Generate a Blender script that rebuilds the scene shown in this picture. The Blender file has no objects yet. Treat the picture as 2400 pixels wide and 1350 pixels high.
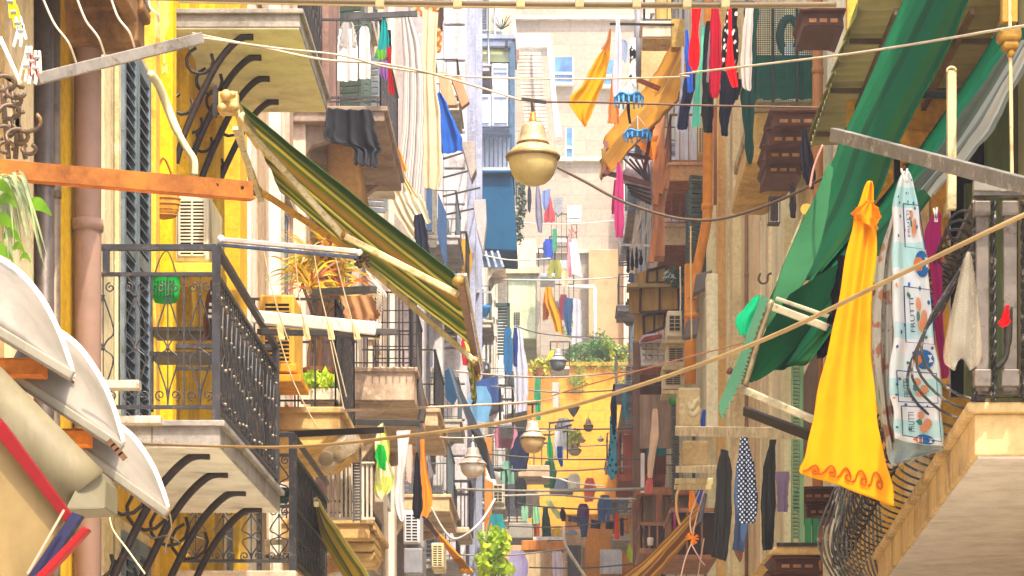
import bpy, math, random
from mathutils import Vector as V, Matrix
random.seed(7)
C = bpy.context.scene.collection
FPX, U0, V0 = 6000.0, 1300.0, 1900.0      # focal length and level sight line, in units of a 2400 wide frame
GZ = -1.6                                  # street level below the lens
R = math.radians
def P(u, v, d): return V(((u-U0)*d/FPX, d, (V0-v)*d/FPX))
def px(n, d): return n*d/FPX
# ------------------------------------------------------------------ materials
_mats = {}
def lin(h, k=1.0):
    h = h.lstrip('#')
    def f(c):
        c /= 255
        return (c/12.92 if c <= .04045 else ((c+.055)/1.055)**2.4)
    return tuple(min(.82, f(int(h[i:i+2], 16))*k) for i in (0, 2, 4)) + (1,)
class NT:
    def __init__(s, name):
        s.m = bpy.data.materials.new(name); s.m.use_nodes = True
        s.t = s.m.node_tree; s.t.nodes.clear()
        s.out = s.n('ShaderNodeOutputMaterial')
    def n(s, typ, **kw):
        nd = s.t.nodes.new(typ)
        for k, v in kw.items():
            if hasattr(nd, k): setattr(nd, k, v)
            else: nd.inputs[k.replace('_', ' ')].default_value = v
        return nd
    def l(s, a, b): s.t.links.new(a, b)
    def noise(s, scale, detail=5, rough=.6, vec=None, sc=None):
        if sc:
            mp = s.n('ShaderNodeMapping'); mp.inputs['Scale'].default_value = sc
            s.l(vec, mp.inputs['Vector']); vec = mp.outputs[0]
        nd = s.n('ShaderNodeTexNoise'); nd.inputs['Scale'].default_value = scale
        nd.inputs['Detail'].default_value = detail; nd.inputs['Roughness'].default_value = rough
        s.l(vec, nd.inputs['Vector']); return nd.outputs[0]
    def ramp(s, fac, stops, interp='LINEAR'):
        nd = s.n('ShaderNodeValToRGB'); cr = nd.color_ramp; cr.interpolation = interp
        while len(cr.elements) < len(stops): cr.elements.new(.5)
        for e, (p, c) in zip(cr.elements, stops): e.position = p; e.color = c
        s.l(fac, nd.inputs[0]); return nd.outputs[0]
    def mix(s, fac, a, b, typ='MIX'):
        nd = s.n('ShaderNodeMix', data_type='RGBA', blend_type=typ)
        if isinstance(fac, (int, float)): nd.inputs[0].default_value = fac
        else: s.l(fac, nd.inputs[0])
        for i, x in ((6, a), (7, b)):
            if isinstance(x, tuple): nd.inputs[i].default_value = x
            else: s.l(x, nd.inputs[i])
        return nd.outputs[2]
    def bump(s, h, st, dist=.01):
        nd = s.n('ShaderNodeBump'); nd.inputs['Strength'].default_value = st; nd.inputs['Distance'].default_value = dist
        s.l(h, nd.inputs['Height']); return nd.outputs[0]
    def done(s, col, rough=.8, metal=0, bump=None, trans=0, spec=.4, alpha=None):
        b = s.n('ShaderNodeBsdfPrincipled'); b.inputs['Roughness'].default_value = rough
        b.inputs['Metallic'].default_value = metal; b.inputs['Specular IOR Level'].default_value = spec
        if isinstance(col, tuple): b.inputs['Base Color'].default_value = col
        else: s.l(col, b.inputs['Base Color'])
        if bump: s.l(bump, b.inputs['Normal'])
        sh = b.outputs[0]
        if trans:
            t = s.n('ShaderNodeBsdfTranslucent')
            if isinstance(col, tuple): t.inputs[0].default_value = col
            else: s.l(col, t.inputs[0])
            mx = s.n('ShaderNodeMixShader'); mx.inputs[0].default_value = trans
            s.l(sh, mx.inputs[1]); s.l(t.outputs[0], mx.inputs[2]); sh = mx.outputs[0]
        if alpha is not None:
            t = s.n('ShaderNodeBsdfTransparent'); mx = s.n('ShaderNodeMixShader'); mx.inputs[0].default_value = alpha
            s.l(t.outputs[0], mx.inputs[1]); s.l(sh, mx.inputs[2]); sh = mx.outputs[0]
        s.l(sh, s.out.inputs[0]); return s.m
def m(hx, k='plaster', k2=None):
    key = (hx, k, k2)
    if key in _mats: return _mats[key]
    t = NT(k + '_' + hx.strip('#') + (k2 or ''))
    co = t.n('ShaderNodeTexCoord'); ob = co.outputs['Object']; uv = co.outputs['UV']
    c = lin(hx)
    def sh(f, w=(1, 1, 1)): return tuple(min(.85, c[i]*f*w[i]) for i in range(3)) + (1,)
    if k in ('plaster', 'stone'):
        a = t.noise(.9, 8, .68, ob); st = t.noise(2.2, 6, .62, ob, (1, 1, .16)); f = t.noise(16, 4, .7, ob)
        lo = .42 if k == 'stone' else .52
        col = t.ramp(a, [(.3, sh(lo, (.98, .93, .86))), (.48, c), (.7, sh(1.18))])
        col = t.mix(t.ramp(st, [(.47, (0, 0, 0, 1)), (.66, (.75, .75, .75, 1))]), col, lin(k2) if k2 else sh(.42, (1, .88, .74)))
        col = t.mix(.3, col, t.ramp(f, [(.35, sh(.45)), (.62, sh(1.25))]))
        dk = t.noise(1.7, 10, .8, ob)
        col = t.mix(t.ramp(dk, [(.6, (0, 0, 0, 1)), (.7, (.7, .7, .7, 1))]), col, sh(.3, (1, .86, .7)))
        ms = t.noise(4.5, 9, .75, ob)
        col = t.mix(t.ramp(ms, [(.58, (0, 0, 0, 1)), (.61, (.5, .5, .5, 1))]), col, sh(1.35, (1, 1, 1.05)))
        r = t.done(col, .88, 0, t.bump(t.noise(30, 6, .7, ob), .5, .012), spec=.2)
    elif k == 'metal':
        a = t.noise(6, 6, .7, ob); col = t.ramp(a, [(.3, sh(.55)), (.55, c), (.8, sh(1.25))])
        ms = t.noise(14, 8, .75, ob)
        col = t.mix(t.ramp(ms, [(.54, (0, 0, 0, 1)), (.62, (.8, .8, .8, 1))]), col, lin(k2) if k2 else sh(.45, (1.1, .8, .6)))
        r = t.done(col, .48, .25, t.bump(a, .2, .004))
    elif k == 'rust':
        a = t.noise(5, 8, .7, ob); b = t.noise(22, 6, .7, ob)
        col = t.ramp(a, [(.3, sh(.55, (.9, .7, .7))), (.5, c), (.66, sh(1.7, (1, .95, .6)))])
        col = t.mix(.3, col, t.ramp(b, [(.35, sh(.4)), (.65, sh(1.5))]))
        r = t.done(col, .85, 0, t.bump(b, .5, .006), spec=.2)
    elif k == 'wood':
        a = t.noise(7, 6, .65, ob, (1, 1, .12)); b = t.noise(2, 5, .6, ob)
        col = t.ramp(a, [(.3, sh(.5)), (.55, c), (.75, sh(1.3))])
        col = t.mix(t.ramp(b, [(.45, (0, 0, 0, 1)), (.7, (.6, .6, .6, 1))]), col, sh(.6))
        r = t.done(col, .65, 0, t.bump(a, .3, .004), spec=.3)
    elif k in ('cloth', 'canvas'):
        a = t.noise(3, 4, .6, ob); w = t.noise(160, 2, .5, ob)
        col = t.ramp(a, [(.25, sh(.78)), (.55, c), (.8, sh(1.12))])
        r = t.done(col, .92, 0, t.bump(w, .25, .002), trans=.28 if k == 'cloth' else .2, spec=.1)
    elif k == 'plastic':
        a = t.noise(5, 5, .6, ob); col = t.mix(t.ramp(t.noise(2.5, 8, .75, ob, (1, 1, .3)), [(.5, (0, 0, 0, 1)), (.68, (.6, .6, .6, 1))]), t.ramp(a, [(.3, sh(.8)), (.55, c), (.8, sh(1.08))]), sh(.5, (1, .9, .78)))
        r = t.done(col, .55, 0, None, spec=.22)
    elif k == 'film':
        a = t.noise(9, 5, .6, ob)
        r = t.done(t.ramp(a, [(.3, sh(.8)), (.7, sh(1.1))]), .2, 0, t.bump(a, .6, .01), trans=.4, alpha=.33)
    elif k == 'glass':
        a = t.noise(1.5, 3, .5, ob); col = t.ramp(a, [(.35, sh(.5)), (.65, sh(1.5))])
        r = t.done(col, .1, 0, None, spec=.7)
    elif k == 'leaf':
        a = t.noise(5, 4, .6, ob); col = t.ramp(a, [(.3, sh(.45)), (.5, c), (.72, sh(1.6, (1.1, 1.05, .8)))])
        r = t.done(col, .5, 0, None, trans=.35)
    elif k in ('brick', 'block'):
        mp = t.n('ShaderNodeMapping'); mp.inputs['Rotation'].default_value = (R(90), 0, 0)
        t.l(ob, mp.inputs['Vector'])
        b = t.n('ShaderNodeTexBrick'); t.l(mp.outputs[0], b.inputs['Vector'])
        b.inputs['Scale'].default_value = 1; b.inputs['Brick Width'].default_value = 1.1 if k == 'brick' else 1.6
        b.inputs['Row Height'].default_value = .5 if k == 'brick' else .7; b.inputs['Mortar Size'].default_value = .03
        b.inputs['Color1'].default_value = sh(.82); b.inputs['Color2'].default_value = sh(1.15); b.inputs['Mortar'].default_value = sh(.55)
        a = t.noise(.35, 8, .7, ob); f = t.noise(5, 6, .7, ob)
        col = t.mix(.5, b.outputs[0], t.ramp(a, [(.3, sh(.6)), (.5, c), (.7, sh(1.25))]))
        col = t.mix(.3, col, t.ramp(f, [(.35, sh(.5)), (.62, sh(1.25))]))
        r = t.done(col, .9, 0, t.bump(b.outputs[1], -.5, .02), spec=.2)
    _mats[key] = r; return r
def stripes(name, stops, axis=0, rep=1, noise=.25, trans=.3, wob=.0, soft=False):
    """striped woven canvas; stripes run along the other UV axis"""
    if name in _mats: return _mats[name]
    t = NT(name); co = t.n('ShaderNodeTexCoord'); sx = t.n('ShaderNodeSeparateXYZ'); t.l(co.outputs['UV'], sx.inputs[0])
    ml = t.n('ShaderNodeMath', operation='MULTIPLY'); t.l(sx.outputs[axis], ml.inputs[0]); ml.inputs[1].default_value = rep
    fr = t.n('ShaderNodeMath', operation='FRACT'); t.l(ml.outputs[0], fr.inputs[0])
    col = t.ramp(fr.outputs[0], [(p, lin(h)) for p, h in stops], 'EASE' if soft else 'CONSTANT')
    a = t.noise(4, 6, .65, co.outputs['Object'])
    col = t.mix(noise, col, t.ramp(a, [(.3, (.05, .04, .02, 1)), (.7, (.75, .7, .55, 1))]), 'OVERLAY')
    r = t.done(col, .9, 0, t.bump(t.noise(150, 2, .5, co.outputs['Object']), .2, .002), trans=trans, spec=.1)
    _mats[name] = r; return r
def speckle(name, base, dots, scale=24, th=.55, kind='noise', trans=.25):
    """printed cloth: blobs or a lattice of a second colour"""
    if name in _mats: return _mats[name]
    t = NT(name); co = t.n('ShaderNodeTexCoord'); ob = co.outputs['Object']
    if kind == 'noise': f = t.noise(scale, 3, .5, ob)
    elif kind == 'check':
        mp = t.n('ShaderNodeMapping'); mp.inputs['Rotation'].default_value = (0, R(38), 0); t.l(ob, mp.inputs[0])
        w = t.n('ShaderNodeTexWave'); w.inputs['Scale'].default_value = scale; w.inputs['Distortion'].default_value = 1.5; t.l(mp.outputs[0], w.inputs[0])
        mp2 = t.n('ShaderNodeMapping'); mp2.inputs['Rotation'].default_value = (0, R(-42), 0); t.l(ob, mp2.inputs[0])
        w2 = t.n('ShaderNodeTexWave'); w2.inputs['Scale'].default_value = scale; w2.inputs['Distortion'].default_value = 1.5; t.l(mp2.outputs[0], w2.inputs[0])
        mx = t.n('ShaderNodeMath', operation='MAXIMUM'); t.l(w.outputs[1], mx.inputs[0]); t.l(w2.outputs[1], mx.inputs[1]); f = mx.outputs[0]
    else:
        v = t.n('ShaderNodeTexVoronoi'); v.inputs['Scale'].default_value = scale; t.l(ob, v.inputs[0]); f = v.outputs[0]
    fac = t.ramp(f, [(th, (0, 0, 0, 1)), (th+.04, (1, 1, 1, 1))])
    col = t.mix(fac, lin(base), lin(dots)); a = t.noise(3, 4, .6, ob)
    col = t.mix(.15, col, t.ramp(a, [(.3, (.02, .02, .02, 1)), (.7, (.8, .8, .8, 1))]), 'OVERLAY')
    r = t.done(col, .92, 0, None, trans=trans, spec=.1); _mats[name] = r; return r
# ------------------------------------------------------------------ mesh builder
class MB:
    def __init__(s): s.v = []; s.f = []; s.uv = []
    def add(s, vs, fs, uvs=None):
        o = len(s.v); s.v += [tuple(x) for x in vs]; s.f += [tuple(o+i for i in f) for f in fs]
        s.uv += list(uvs) if uvs else [(0, 0)]*len(vs); return s
    def box(s, a, b):
        x0, x1 = sorted((a[0], b[0])); y0, y1 = sorted((a[1], b[1])); z0, z1 = sorted((a[2], b[2]))
        return s.add([(x0,y0,z0),(x1,y0,z0),(x1,y1,z0),(x0,y1,z0),(x0,y0,z1),(x1,y0,z1),(x1,y1,z1),(x0,y1,z1)],
                     [(0,3,2,1),(4,5,6,7),(0,1,5,4),(1,2,6,5),(2,3,7,6),(3,0,4,7)])
    def pb(s, u0, v0, u1, v1, d, dep):          # box with its near face covering a rectangle seen at depth d
        return s.box(P(u0, v0, d), P(u1, v1, d) + V((0, dep, 0)))
    def bar(s, p, q, w, h, up=V((0, 0, 1))):
        p = V(p); q = V(q); t = (q-p).normalized(); a = t.cross(up)
        if a.length < 1e-4: a = t.cross(V((0, 1, 0)))
        a.normalize(); b = a.cross(t).normalized(); a *= w/2; b *= h/2
        vs = [p-a-b, p+a-b, p+a+b, p-a+b, q-a-b, q+a-b, q+a+b, q-a+b]
        return s.add(vs, [(0,1,2,3),(4,7,6,5),(0,4,5,1),(1,5,6,2),(2,6,7,3),(3,7,4,0)])
    def tube(s, pts, r, n=6, cap=True):
        pts = [V(p) for p in pts]; vs = []; fs = []; N = len(pts); prev = None
        for i, p in enumerate(pts):
            t = (pts[min(i+1, N-1)] - pts[max(i-1, 0)]).normalized()
            if prev is None:
                a = t.cross(V((0, 0, 1)))
                if a.length < .05: a = t.cross(V((0, 1, 0)))
            else: a = prev - t*prev.dot(t)
            a.normalize(); prev = a; b = t.cross(a); rr = r[i] if isinstance(r, (list, tuple)) else r
            vs += [p + (a*math.cos(2*math.pi*k/n) + b*math.sin(2*math.pi*k/n))*rr for k in range(n)]
        for i in range(N-1):
            for k in range(n): fs.append((i*n+k, i*n+(k+1) % n, (i+1)*n+(k+1) % n, (i+1)*n+k))
        if cap: fs += [tuple(range(n-1, -1, -1)), tuple((N-1)*n+k for k in range(n))]
        return s.add(vs, fs)
    def lathe(s, c, prof, n=24, sc=(1, 1)):
        c = V(c); vs = []; fs = []
        for r, z in prof: vs += [c + V((r*math.cos(2*math.pi*k/n)*sc[0], r*math.sin(2*math.pi*k/n)*sc[1], z)) for k in range(n)]
        for i in range(len(prof)-1):
            for k in range(n): fs.append((i*n+k, i*n+(k+1) % n, (i+1)*n+(k+1) % n, (i+1)*n+k))
        return s.add(vs, fs)
    def ball(s, c, r, n=10):
        return s.lathe(c, [(max(1e-4, r*math.sin(math.pi*i/8)), -r*math.cos(math.pi*i/8)) for i in range(9)], n)
    def prism(s, pts, dep):                      # outline of 3D points pushed back by the vector dep
        n = len(pts); pts = [V(p) for p in pts]; dep = V(dep)
        return s.add(pts + [p+dep for p in pts], [tuple(range(n)), tuple(range(2*n-1, n-1, -1))] + [(i, n+i, n+(i+1) % n, (i+1) % n) for i in range(n)])
    def pp(s, uv, d, dep): return s.prism([P(a[0], a[1], a[2] if len(a) > 2 else d) for a in uv], (0, dep, 0))
    def grid(s, f, nu, nv, th=0):
        vs = []; uv = []; fs = []
        for j in range(nv+1):
            for i in range(nu+1): vs.append(f(i/nu, j/nv)); uv.append((i/nu, j/nv))
        for j in range(nv):
            for i in range(nu):
                a = j*(nu+1)+i; fs.append((a, a+1, a+nu+2, a+nu+1))
        return s.add(vs, fs, uv)
def O(name, mb, mat, parent=None, smooth=False, bev=0, sol=0):
    me = bpy.data.meshes.new(name); me.from_pydata(mb.v, [], mb.f); me.materials.append(mat)
    ul = me.uv_layers.new(name='UVMap'); lv = [0]*len(me.loops); me.loops.foreach_get('vertex_index', lv)
    ul.data.foreach_set('uv', [c for i in lv for c in mb.uv[i]])
    if smooth: me.polygons.foreach_set('use_smooth', [True]*len(me.polygons))
    me.update(); o = bpy.data.objects.new(name, me); C.objects.link(o)
    if parent is not None:
        o.parent = parent
        if parent.type == 'EMPTY': o.matrix_parent_inverse = Matrix.Translation(-V(parent.location))
    if bev:
        b = o.modifiers.new('edge', 'BEVEL'); b.width = bev; b.segments = 2; b.limit_method = 'ANGLE'
    if sol:
        b = o.modifiers.new('thick', 'SOLIDIFY'); b.thickness = sol; b.offset = 0
    return o
def tag(o, label, cat, group=None):
    o['label'] = label; o['category'] = cat; o['kind'] = 'thing'
    if group: o['group'] = group
    return o
def T(name, label, cat, loc, group=None):
    o = bpy.data.objects.new(name, None); C.objects.link(o); o.location = loc; o.empty_display_size = .1
    return tag(o, label, cat, group)
def S(name, label, cat, mb, mat, group=None, **k): return tag(O(name, mb, mat, None, **k), label, cat, group)
def struct(name, mb, mat, kind='structure'):
    o = O(name, mb, mat); o['kind'] = kind; return o
def lerp(a, b, t): return a + (b-a)*t
def spline(pts, n=8):
    pts = [V(p) for p in pts]; out = []
    for i in range(len(pts)-1):
        p0, p1, p2, p3 = pts[max(i-1, 0)], pts[i], pts[i+1], pts[min(i+2, len(pts)-1)]
        for k in range(n):
            t = k/n; out.append(.5*((2*p1) + (p2-p0)*t + (2*p0-5*p1+4*p2-p3)*t*t + (3*p1-p0-3*p2+p3)*t**3))
    out.append(pts[-1]); return out
def wire(label, pts, r, hx, cat='wire', name='wire', kind='plastic', group=None, n=8, sides=6):
    """pts: (u, v, depth) points"""
    return S(name, label, cat, MB().tube(spline([P(*p) for p in pts], n), r, sides), m(hx, kind), group, smooth=True)
# ------------------------------------------------------------------ cloth
def surf(rows, folds=2.5, amp=.03, seed=0, rnd=1.0, bulge=0):
    rg = random.Random(seed); ph = rg.uniform(0, 6.28); a2 = rg.uniform(.3, .7); ph2 = rg.uniform(0, 6.28)
    Ls = spline([r[0] for r in rows], 6); Rs = spline([r[1] for r in rows], 6); N = len(Ls)-1
    def f(s, t):
        x = t*N; i = min(int(x), N-1); k = x-i
        L = Ls[i].lerp(Ls[i+1], k); Rr = Rs[i].lerp(Rs[i+1], k)
        dn = Ls[min(i+1, N)] - Ls[i] + Rs[min(i+1, N)] - Rs[i]
        nn = (Rr-L).cross(dn)
        nn = nn.normalized() if nn.length > 1e-9 else V((0, -1, 0))
        if nn.y > 0: nn = -nn
        w = amp*(math.sin(6.283*folds*s + ph + .8*math.sin(2.3*t+ph2)) + a2*math.sin(6.283*folds*1.9*s+ph2+1.7*t))*(.45+.55*min(1, t*2.2))
        w += bulge*math.sin(math.pi*s)*math.sin(math.pi*min(1, t*.9+.1))
        e = amp*(.5*math.sin(9*t+ph)+.4*math.sin(21*t+ph2)+.25*math.sin(43*t))*rnd
        return L.lerp(Rr, s) + nn*w + V((e*(1 if s > .5 else -1)*.6*abs(2*s-1), 0, 0))
    return f
def rows_px(rows, d):
    return [(P(r[0], r[1], r[4] if len(r) > 4 else d), P(r[2], r[3], r[5] if len(r) > 5 else (r[4] if len(r) > 4 else d))) for r in rows]
_cs = [100]
def cloth(name, label, cat, rows, d, mat, folds=2.5, amp=None, group=None, nu=18, nv=22, parent=None, bulge=0, sol=0, ret=False):
    """rows: (uL, vL, uR, vR) from the pegs down"""
    _cs[0] += 1
    if amp is None: amp = min(.05, px(abs(rows[len(rows)//2][2]-rows[len(rows)//2][0]), d)*.1)
    f = surf(rows_px(rows, d), folds, amp, _cs[0], bulge=bulge)
    o = O(name, MB().grid(f, nu, nv), mat, parent, smooth=True, sol=sol)
    if parent is None: tag(o, label, cat, group)
    return (o, f) if ret else o
# ------------------------------------------------------------------ ironwork
def spiral(cx, cz, r, turns, a0, fx, n=14):
    """2D scroll, returns list of (x, z)"""
    return [(cx + fx*r*(1-k/n*.8)*math.cos(a0+turns*6.283*k/n), cz + r*(1-k/n*.8)*math.sin(a0+turns*6.283*k/n)) for k in range(n+1)]
def motif(mb, org, ax, w, z0, z1, r):
    """one bay of lyre-shaped wrought iron: org is the foot of the bay centre, ax the run direction"""
    H = z1-z0
    def pt(x, z): return org + ax*x + V((0, 0, z))
    for s in (-1, 1):
        cv = [(0, .84*H), (s*.33*w, .58*H), (s*.12*w, .5*H), (s*.03*w, .44*H), (s*.32*w, .36*H), (s*.06*w, .14*H), (0, .02*H)]
        mb.tube(spline([pt(*c) for c in cv], 4), r, 5)
        mb.tube([pt(*c) for c in spiral(s*.22*w, .9*H, .16*w, 1.3, math.pi*.5, s)], r*.9, 5)
        mb.tube([pt(*c) for c in spiral(s*.24*w, .09*H, .17*w, 1.3, -math.pi*.5, s)], r*.9, 5)
    mb.tube([pt(0, 0), pt(0, H)], r*.9, 5); mb.ball(pt(0, .44*H), r*2.2, 6); mb.ball(pt(0, .84*H), r*2, 6)
def panel(mb, p, q, z0, z1, nb, r=.006, bars=True):
    p = V(p); q = V(q); ax = (q-p).normalized(); L = (q-p).length; w = L/nb
    for i in range(nb):
        motif(mb, p + ax*(w*(i+.5)) + V((0, 0, z0-p.z)), ax, w, z0, z1, r)
        if bars: mb.bar(p+ax*(w*i)+V((0, 0, z0-p.z)), p+ax*(w*i)+V((0, 0, z1-p.z)), r*2.2, r*2.2)
def bars(mb, p, q, z0, z1, n, w=.014):
    p = V(p); q = V(q)
    for i in range(n+1):
        c = p.lerp(q, i/n); mb.bar(V((c.x, c.y, z0)), V((c.x, c.y, z1)), w, w)
def rail(mb, p, q, z, w=.04, h=.02): mb.bar(V((p[0], p[1], z)), V((q[0], q[1], z)), w, h)
# ------------------------------------------------------------------ the street and its houses
IRON = m('2b2a2c', 'metal', '5a4636'); IRON2 = m('3a3a3f', 'metal', '6b5a4a'); DARK = m('1b1d22', 'glass')
def gz(y): return GZ + max(0, y-12)*.055
g = MB(); ys = [-60, -20, 0, 12, 20, 30, 45, 60, 80, 100, 120, 140]
for a, b in zip(ys, ys[1:]):
    g.add([(-2.9, a, gz(a)+.004), (2.9, a, gz(a)+.004), (2.9, b, gz(b)+.004), (-2.9, b, gz(b)+.004)], [(0, 1, 2, 3)])
struct('street', g, m('bdb29e', 'stone'))
g = MB()
for a, b in zip([-200]+ys[1:], ys[1:]+[400]):
    g.add([(-250, a, gz(a)), (250, a, gz(a)), (250, b, gz(b)), (-250, b, gz(b))], [(0, 1, 2, 3)])
struct('ground', g, m('c8bda6', 'stone'))
def bld(label, x, d0, d1, zt, mat, name='apartment_house', depth=4, x1=None):
    s = 1 if x > 0 else -1; b = T(name, label, 'house', (x, d0, GZ)); x1 = x if x1 is None else x1
    O('wall', MB().prism([(x, d0, GZ), (x1, d1, GZ), (x1+s*depth, d1, GZ), (x+s*depth, d0, GZ)], (0, 0, zt-GZ)), mat, b)
    b['_s'] = s; b['_x'] = x
    # roof slab
    O('roof', MB().prism([(x-s*.25, d0, zt), (x1-s*.25, d1, zt), (x1+s*depth, d1, zt), (x+s*depth, d0, zt)], (0, 0, .25)), m('8d7a68', 'stone'), b)
    return b
def strip(b, d0, d1, z0, z1, pr, mat, name='pilaster', x=None):
    s = b['_s']; x = b['_x'] if x is None else x
    return O(name, MB().box((x-s*pr, d0, z0), (x+s*.02, d1, z1)), mat, b, bev=.01)
def win(b, d, z, w, h, shut=None, sur=None, op=0, x=None):
    s = b['_s']; x = b['_x'] if x is None else x
    k = MB(); t = .14
    for a in ((d-t, z-t, d, z+h+t), (d+w, z-t, d+w+t, z+h+t), (d, z+h, d+w, z+h+t), (d, z-t, d+w, z)):
        k.box((x-s*.07, a[0], a[1]), (x, a[2], a[3]))
    k.box((x-s*.12, d-t-.05, z+h+t), (x, d+w+t+.05, z+h+t+.09))
    o = O('window', k, sur or m('c9bfae'), b)
    O('pane', MB().box((x-s*.02, d, z), (x, d+w, z+h)), DARK, o)
    if shut:
        for i, dd in enumerate((d-.02, d+w+.02)):
            k = MB()
            if op:   # folded open, standing out from the wall
                e = V((-s*op, (-1 if i == 0 else 1)*.1, 0)); p = V((x-s*.07, dd, z))
                n = int(h/.09)
                k.bar(p, p+V((0, 0, h)), .05, .05); k.bar(p+e, p+e+V((0, 0, h)), .05, .05)
                for j in range(n+1): k.bar(p+V((0, 0, h*j/n)), p+e+V((0, 0, h*j/n)), .05, .065)
            else:
                c = d+w*(.25+.5*i); n = int(h/.1)
                for j in range(n): k.box((x-s*.05, c-w*.23, z+h*j/n+.02), (x-s*.065, c+w*.23, z+h*(j+.7)/n))
                for q in (-1, 1): k.box((x-s*.03, c+q*w*.24-.03, z), (x-s*.075, c+q*w*.24+.03, z+h))
            O('shutter', k, shut, o)
    return o
def balc(b, xin, xo, d0, d1, z, th=.16, rh=1.0, slab=None, iron=None, n=9, under=None, lip=True, brk=2):
    s = b['_s']; k = MB().box((xin, d0, z-th), (xo, d1, z))
    if lip: k.box((xin, d0-.03, z-.05), (xo-s*.04, d1+.03, z+.012))
    o = O('balcony', k, slab or m('b9aa94', 'stone'), b, bev=.012)
    k = MB(); iron = iron or IRON
    e = .05*s; A, B_, Cc, D = (xin, d0+.05), (xo+e, d0+.05), (xo+e, d1-.05), (xin, d1-.05)
    for p, q in ((A, B_), (B_, Cc), (Cc, D)):
        rail(k, p, q, z+rh); rail(k, p, q, z+.08, .025, .015)
        L = (V((p[0], p[1], 0))-V((q[0], q[1], 0))).length
        bars(k, (p[0], p[1], 0), (q[0], q[1], 0), z+.02, z+rh, max(2, int(L*n)), .016)
    O('railing', k, iron, o)
    for i in range(brk):
        dd = d0+.25+(d1-d0-.5)*(i/max(1, brk-1)); w = abs(xo-xin)
        O('bracket', MB().prism([(xin, dd-.07, z-th), (xin-s*w*.75, dd-.07, z-th), (xin-s*w*.6, dd-.07, z-th-.12), (xin-s*w*.2, dd-.07, z-th-.22), (xin, dd-.07, z-th-.55)], (0, .14, 0)), under or slab or m('b9aa94', 'stone'), o, bev=.01)
    return o
# --- left row
HB = bld('brown plastered house at the extreme left edge with old stone balcony', -3.0, 9, 15.3, 7.6, m('c2a57a', 'plaster', '6b4a2c'))
HA = bld('bright yellow house with louvred shutters and iron scroll balconies', -3.0, 15.3, 23.8, 10.2, m('e2b012', 'plaster', '8a5c0a'))
HC = bld('cream pink house behind the big striped awning', -3.0, 23.8, 33, 13.2, m('d9c4ab', 'plaster', '8c6d52'))
HD = bld('pale beige house with dark bundle on its upper balcony', -2.95, 33, 50, 18, m('cdbba4', 'plaster', '86725e'))
HE = bld('grey house with block pilasters behind the hanging striped curtain', -2.85, 50, 66, 23, m('b2b2c8', 'plaster', '7d7780'))
HF = bld('blue grey house with white shutters above the teal awning', -2.55, 66, 88, 29.5, m('98a4c6', 'plaster', '667294'))
HG = bld('pale sage and cream house far up the left side', -2.4, 88, 108, 36, m('d2cdb9', 'plaster', '90866e'))
HH = bld('far white house beside the terrace garden on the left', -2.2, 108, 127, 43, m('dcd8d4', 'plaster', '98938c'))
# --- right row
RA = bld('green shuttered house at the right edge behind the bowed railing', 2.95, 10.5, 22.4, 7.9, m('d0b878', 'plaster', '6d5734'), x1=3.62)
RB = bld('ochre house with pilasters behind the green awnings', 3.1, 22.4, 47.5, 16.2, m('f4e0b4', 'plaster', 'c09a64'))
RC = bld('orange house with deep narrow balconies and orange drainpipe', 3.0, 47.5, 68, 20.5, m('f2d8aa', 'plaster', 'c09a64'))
RD = bld('reddish brown house with timber balconies low on the right', 2.7, 68, 92, 20, m('d9b890', 'plaster', '8c6238'))
RE = bld('far cream house up the right side beside the stone wall', 2.75, 92, 124, 15, m('dccdb4', 'plaster', '94806a'))
rd = random.Random(3)
SH = [m('5c6470', 'metal'), m('77808a', 'metal'), m('48584c', 'metal'), m('8a8378', 'metal')]
for b, d0, d1, zs, st in ((HC, 24.6, 33, (1.2, 4.6, 8.2), 2.9), (HD, 34, 50, (1.8, 5.4, 9, 12.6), 3.3), (HE, 51.5, 66, (4.4, 8, 11.6, 15.2, 18.8), 3.6), (HF, 67, 88, (6.5, 10, 13.6, 17.2, 20.8, 24.6), 3.6),
                          (HG, 89, 108, (9.5, 13, 16.6, 20.2, 23.8, 27.4, 31), 3.9), (HH, 109, 126, (13, 17, 21, 25, 29, 33, 37), 4), (RC, 49, 68, (3, 6.6, 10.2, 13.8, 17.4), 4.4),
                          (RD, 69, 92, (5, 8.6, 12.2, 15.8, 19.4), 4.2), (RE, 93, 124, (8, 11), 4.5)):
    d = d0
    while d < d1-1.4:
        for z in zs:
            if rd.random() < .8: win(b, d, z, 1.0, 1.9, rd.choice(SH), None, rd.choice([0, 0, 0, .34]))
        d += st
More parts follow.
